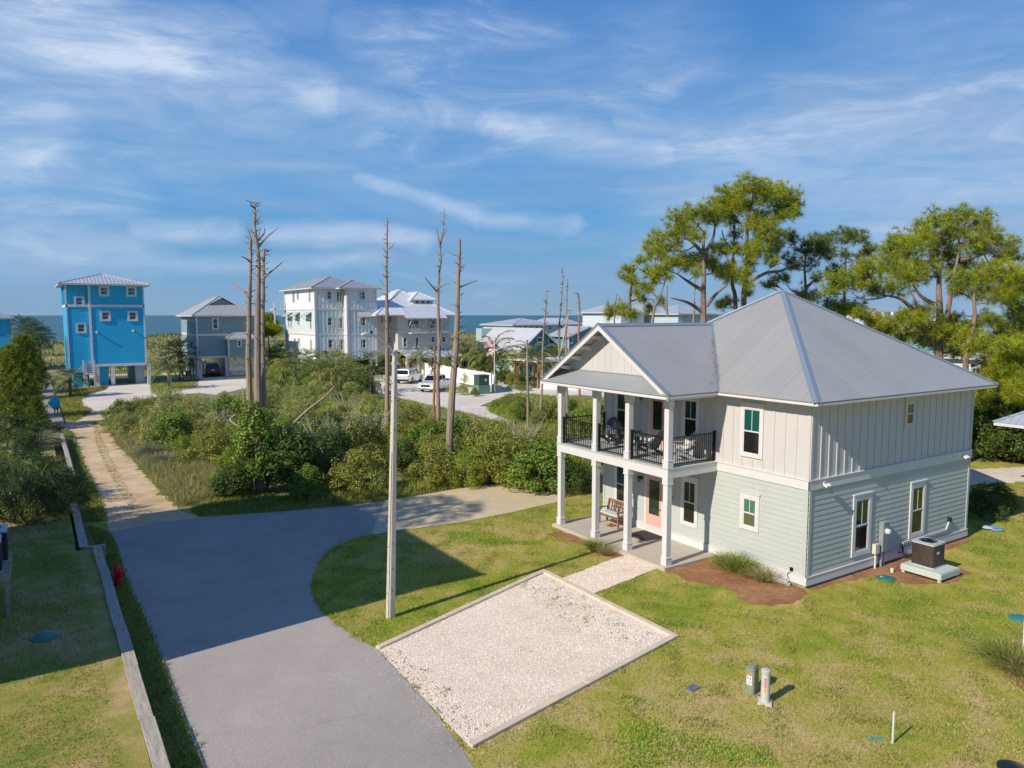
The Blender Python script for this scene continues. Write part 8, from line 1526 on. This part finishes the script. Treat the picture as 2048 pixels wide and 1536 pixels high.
# loose stones on and round the gravel pad, a few weeds in it
def stones(name, poly, n, r0, r1, m, label, seed, edge=0.0, z=.02):
    rs_ = np.random.default_rng(seed); xs_ = [p[0] for p in poly]; ys_ = [p[1] for p in poly]; out = []
    while len(out) < n:
        p = (rs_.uniform(min(xs_) - edge, max(xs_) + edge), rs_.uniform(min(ys_) - edge, max(ys_) + edge)); q = p
        if inside(q, poly) != (edge > 0): out.append(p) if edge == 0 else out.append(p) if abs(rs_.normal(0, 1)) > .0 and min(_segd(p, poly[i], poly[(i + 1) % len(poly)]) for i in range(len(poly))) < edge * rs_.uniform(0, 1) ** 2 else None
    O = np.array([(1, 0, 0), (0, 1, 0), (-1, 0, 0), (0, -1, 0), (0, 0, .8), (0, 0, -.5)]); F0 = np.array([(0, 1, 4), (1, 2, 4), (2, 3, 4), (3, 0, 4), (1, 0, 5), (2, 1, 5), (3, 2, 5), (0, 3, 5)]); n = len(out); r = rs_.uniform(r0, r1, (n, 1, 3)); a = rs_.uniform(0, 6.28, n); c, s = np.cos(a), np.sin(a); V = O[None] * r; V = np.stack([V[..., 0] * c[:, None] - V[..., 1] * s[:, None], V[..., 0] * s[:, None] + V[..., 1] * c[:, None], V[..., 2]], -1) + np.array([(x, y, z) for x, y in out])[:, None]
    o = newobj(name, npmesh(name, V.reshape(-1, 3), (np.arange(n)[:, None, None] * 6 + F0).reshape(-1, 3), m)); tag(o, label, 'gravel', kind='stuff'); return o
def _segd(p, a, b):
    ax, ay = a; dx, dy = b[0] - ax, b[1] - ay; t = max(0, min(1, ((p[0] - ax) * dx + (p[1] - ay) * dy) / (dx * dx + dy * dy))); return math.hypot(p[0] - ax - t * dx, p[1] - ay - t * dy)
STONE = mat('white_stone', (.82, .70, .60), .9, island=.25); gp_ = [tuple(p) for p in GP]
stones('gravel_stones', gp_, 9000, .012, .030, STONE, 'loose white stones on the gravel parking pad', 50); stones('gravel_stones', gp_, 700, .010, .024, STONE, 'white stones strayed from the gravel pad', 51, edge=.55, z=.01)
stones('gravel_stones', [tuple(p) for p in P([(1122, 1158), (1183, 1190), (1316, 1137), (1255, 1108)])], 2200, .012, .028, STONE, 'loose white stones on the gravel path', 52)
stones('gravel_debris', [(-7.4, 5.2), (-6.2, 5.2), (-6.2, .1), (-7.2, -.1), (-8, 1)], 260, .012, .032, mat('leaf_litter', (.26, .13, .06), .9, island=.4), 'brown leaf litter on the gravel pad along its right kerb', 53)
stones('gravel_debris', [(-12.9, 3.0), (-12.4, 3.1), (-12.5, -1.2), (-12.95, -1.5)], 160, .012, .03, mat('leaf_litter', (.26, .13, .06), .9, island=.4), 'brown litter on the gravel pad along the road side', 54)
grass_field('pad_weeds', [(-7.3, 5.3), (-6.2, 5.3), (-6.2, 0), (-7.1, -.1), (-8, 1)], 500, .07, .02, LF['clover'], 'small weeds in the gravel pad along its right kerb', seed=55, patch=(6.1, 4.3, 1.75), z=.02)
grass_field('pad_weeds', [(-12.95, 3.1), (-12.2, 3.2), (-12.3, -1.3), (-13.1, -1.6)], 500, .08, .02, LF['gblade'], 'small weeds in the gravel pad along the road', seed=56, patch=(5.1, 4.3, 1.6), z=.02)
grass_field('edge_grass', [tuple(p) for p in P([(400, 1500), (362, 1432), (328, 1337), (290, 1244), (262, 1188), (241, 1129), (248, 1129), (272, 1188), (302, 1244), (338, 1337), (372, 1436), (412, 1500)])], 260, .12, .016, LF['gblade'], 'ragged grass creeping over the left edge of the road', seed=57, patch=(7.1, 5.3, .3), z=.015)
grass_field('edge_grass', [tuple(p) for p in P([(742, 1066), (700, 1075), (668, 1089), (642, 1110), (626, 1138), (619, 1165), (620, 1190), (632, 1218), (656, 1246), (686, 1268), (722, 1290), (730, 1280), (694, 1256), (666, 1234), (642, 1210), (629, 1190), (628, 1165), (636, 1142), (650, 1118), (674, 1098), (702, 1085), (744, 1076)])], 500, .07, .014, LF['lawnb'], 'ragged lawn edge creeping over the road', seed=58, patch=(8.1, 6.3, .0), z=.015)
# boardwalk and the person on it
BW = mat('boardwalk_grey', (.34, .29, .25), .9, var=.15, vscale=2); p1 = at(98, 862, .12); p2 = at(132, 858, .12); t = thing('boardwalk', (p1.x, p1.y, 0), 'grey boardwalk running towards the beach left of the blue house', 'boardwalk'); wd_ = p2.x - p1.x
m = MB()
for i in range(300): y = i * .2; m.box(0, y, .08, wd_, y + .185, .12)
m.build('deck_boards', BW, t); m = MB(); m.box(.1, 0, -.05, .25, 60, .078); m.box(wd_ - .25, 0, -.05, wd_ - .1, 60, .078); m.build('joist', BW, t)
def person(p, label, rz=0):
    t = thing('person', p, label, 'person', None, rz); me = bpy.data.meshes.new('body'); J = {'pel': (0, 0, .95, .13), 'sp': (0, .02, 1.2, .125), 'ch': (0, .02, 1.38, .14), 'nk': (0, .02, 1.52, .055), 'h0': (0, .0, 1.62, .085), 'h1': (0, 0, 1.73, .08), 'hL': (-.09, 0, .9, .10), 'kL': (-.10, -.06, .5, .065), 'aL': (-.10, .04, .09, .04), 'fL': (-.10, -.12, .04, .035), 'hR': (.09, 0, .9, .10), 'kR': (.10, -.02, .5, .065), 'aR': (.10, .12, .10, .04), 'fR': (.10, -.03, .04, .035), 'sL': (-.18, .02, 1.42, .06), 'eL': (-.26, .03, 1.15, .045), 'wL': (-.26, -.12, .95, .032), 'gL': (-.26, -.18, .88, .028), 'sR': (.18, .02, 1.42, .06), 'eR': (.25, .03, 1.15, .045), 'wR': (.24, -.12, .95, .032), 'gR': (.24, -.18, .88, .028)}
    E_ = [('pel', 'sp'), ('sp', 'ch'), ('ch', 'nk'), ('nk', 'h0'), ('h0', 'h1'), ('pel', 'hL'), ('hL', 'kL'), ('kL', 'aL'), ('aL', 'fL'), ('pel', 'hR'), ('hR', 'kR'), ('kR', 'aR'), ('aR', 'fR'), ('ch', 'sL'), ('sL', 'eL'), ('eL', 'wL'), ('wL', 'gL'), ('ch', 'sR'), ('sR', 'eR'), ('eR', 'wR'), ('wR', 'gR')]; ks = list(J); me.from_pydata([J[k][:3] for k in ks], [(ks.index(a), ks.index(b)) for a, b in E_], []); o = newobj('body', me, t)
    sk = o.modifiers.new('skin', 'SKIN'); sk.use_smooth_shade = True
    for i, k in enumerate(ks): me.skin_vertices[0].data[i].radius = (J[k][3],) * 2
    me.skin_vertices[0].data[0].use_root = True; o.modifiers.new('sub', 'SUBSURF').levels = 1; me.materials.append(mat('skin', (.42, .24, .17), .6))
    m = MB(); m.lathe([(.10, .0), (.20, .05), (.21, .3), (.17, .5), (.20, .62), (.08, .68)], (0, .02, .82), 12); m.build('shirt', mat('dark_shirt', (.03, .05, .08), .9), t, smooth=True); m = MB(); m.tube([(-.10, 0, .92), (-.10, -.05, .55)], [.12, .085], 10); m.tube([(.10, 0, .92), (.10, -.01, .55)], [.12, .085], 10); m.build('shorts', mat('grey_shorts', (.06, .05, .05), .9), t, smooth=True)
    m = MB(); m.lathe([(.10, 0), (.103, .08), (.07, .14), (.01, .155)], (0, .0, 1.66), 14); m.build('hat', mat('grey_cap', (.5, .5, .5), .8), t, smooth=True); return t
p0 = at(113, 832, .12); person((p0.x, p0.y, .12), 'person in dark shorts walking on the boardwalk with a large bright blue bundle', R(170))
m = MB(); rs = random.Random(5); vs = []
bm_ = bmesh.new(); bmesh.ops.create_icosphere(bm_, subdivisions=3, radius=.5)
for v in bm_.verts: v.co = Vector((v.co.x * 1.0, v.co.y * .55, v.co.z * 1.25)) * .8 * (1 + .16 * math.sin(v.co.x * 13) * math.cos(v.co.z * 11) + .1 * math.sin(v.co.y * 17))
me = bpy.data.meshes.new('blue_bundle'); bm_.to_mesh(me); bm_.free(); me.materials.append(mat('bright_blue_cloth', (.02, .33, .55), .7)); o = newobj('blue_bundle', me); o.location = (p0.x - .12, p0.y - .35, 1.15 + .12); tag(o, 'large bright blue cloth bundle carried by the person on the boardwalk', 'bundle')
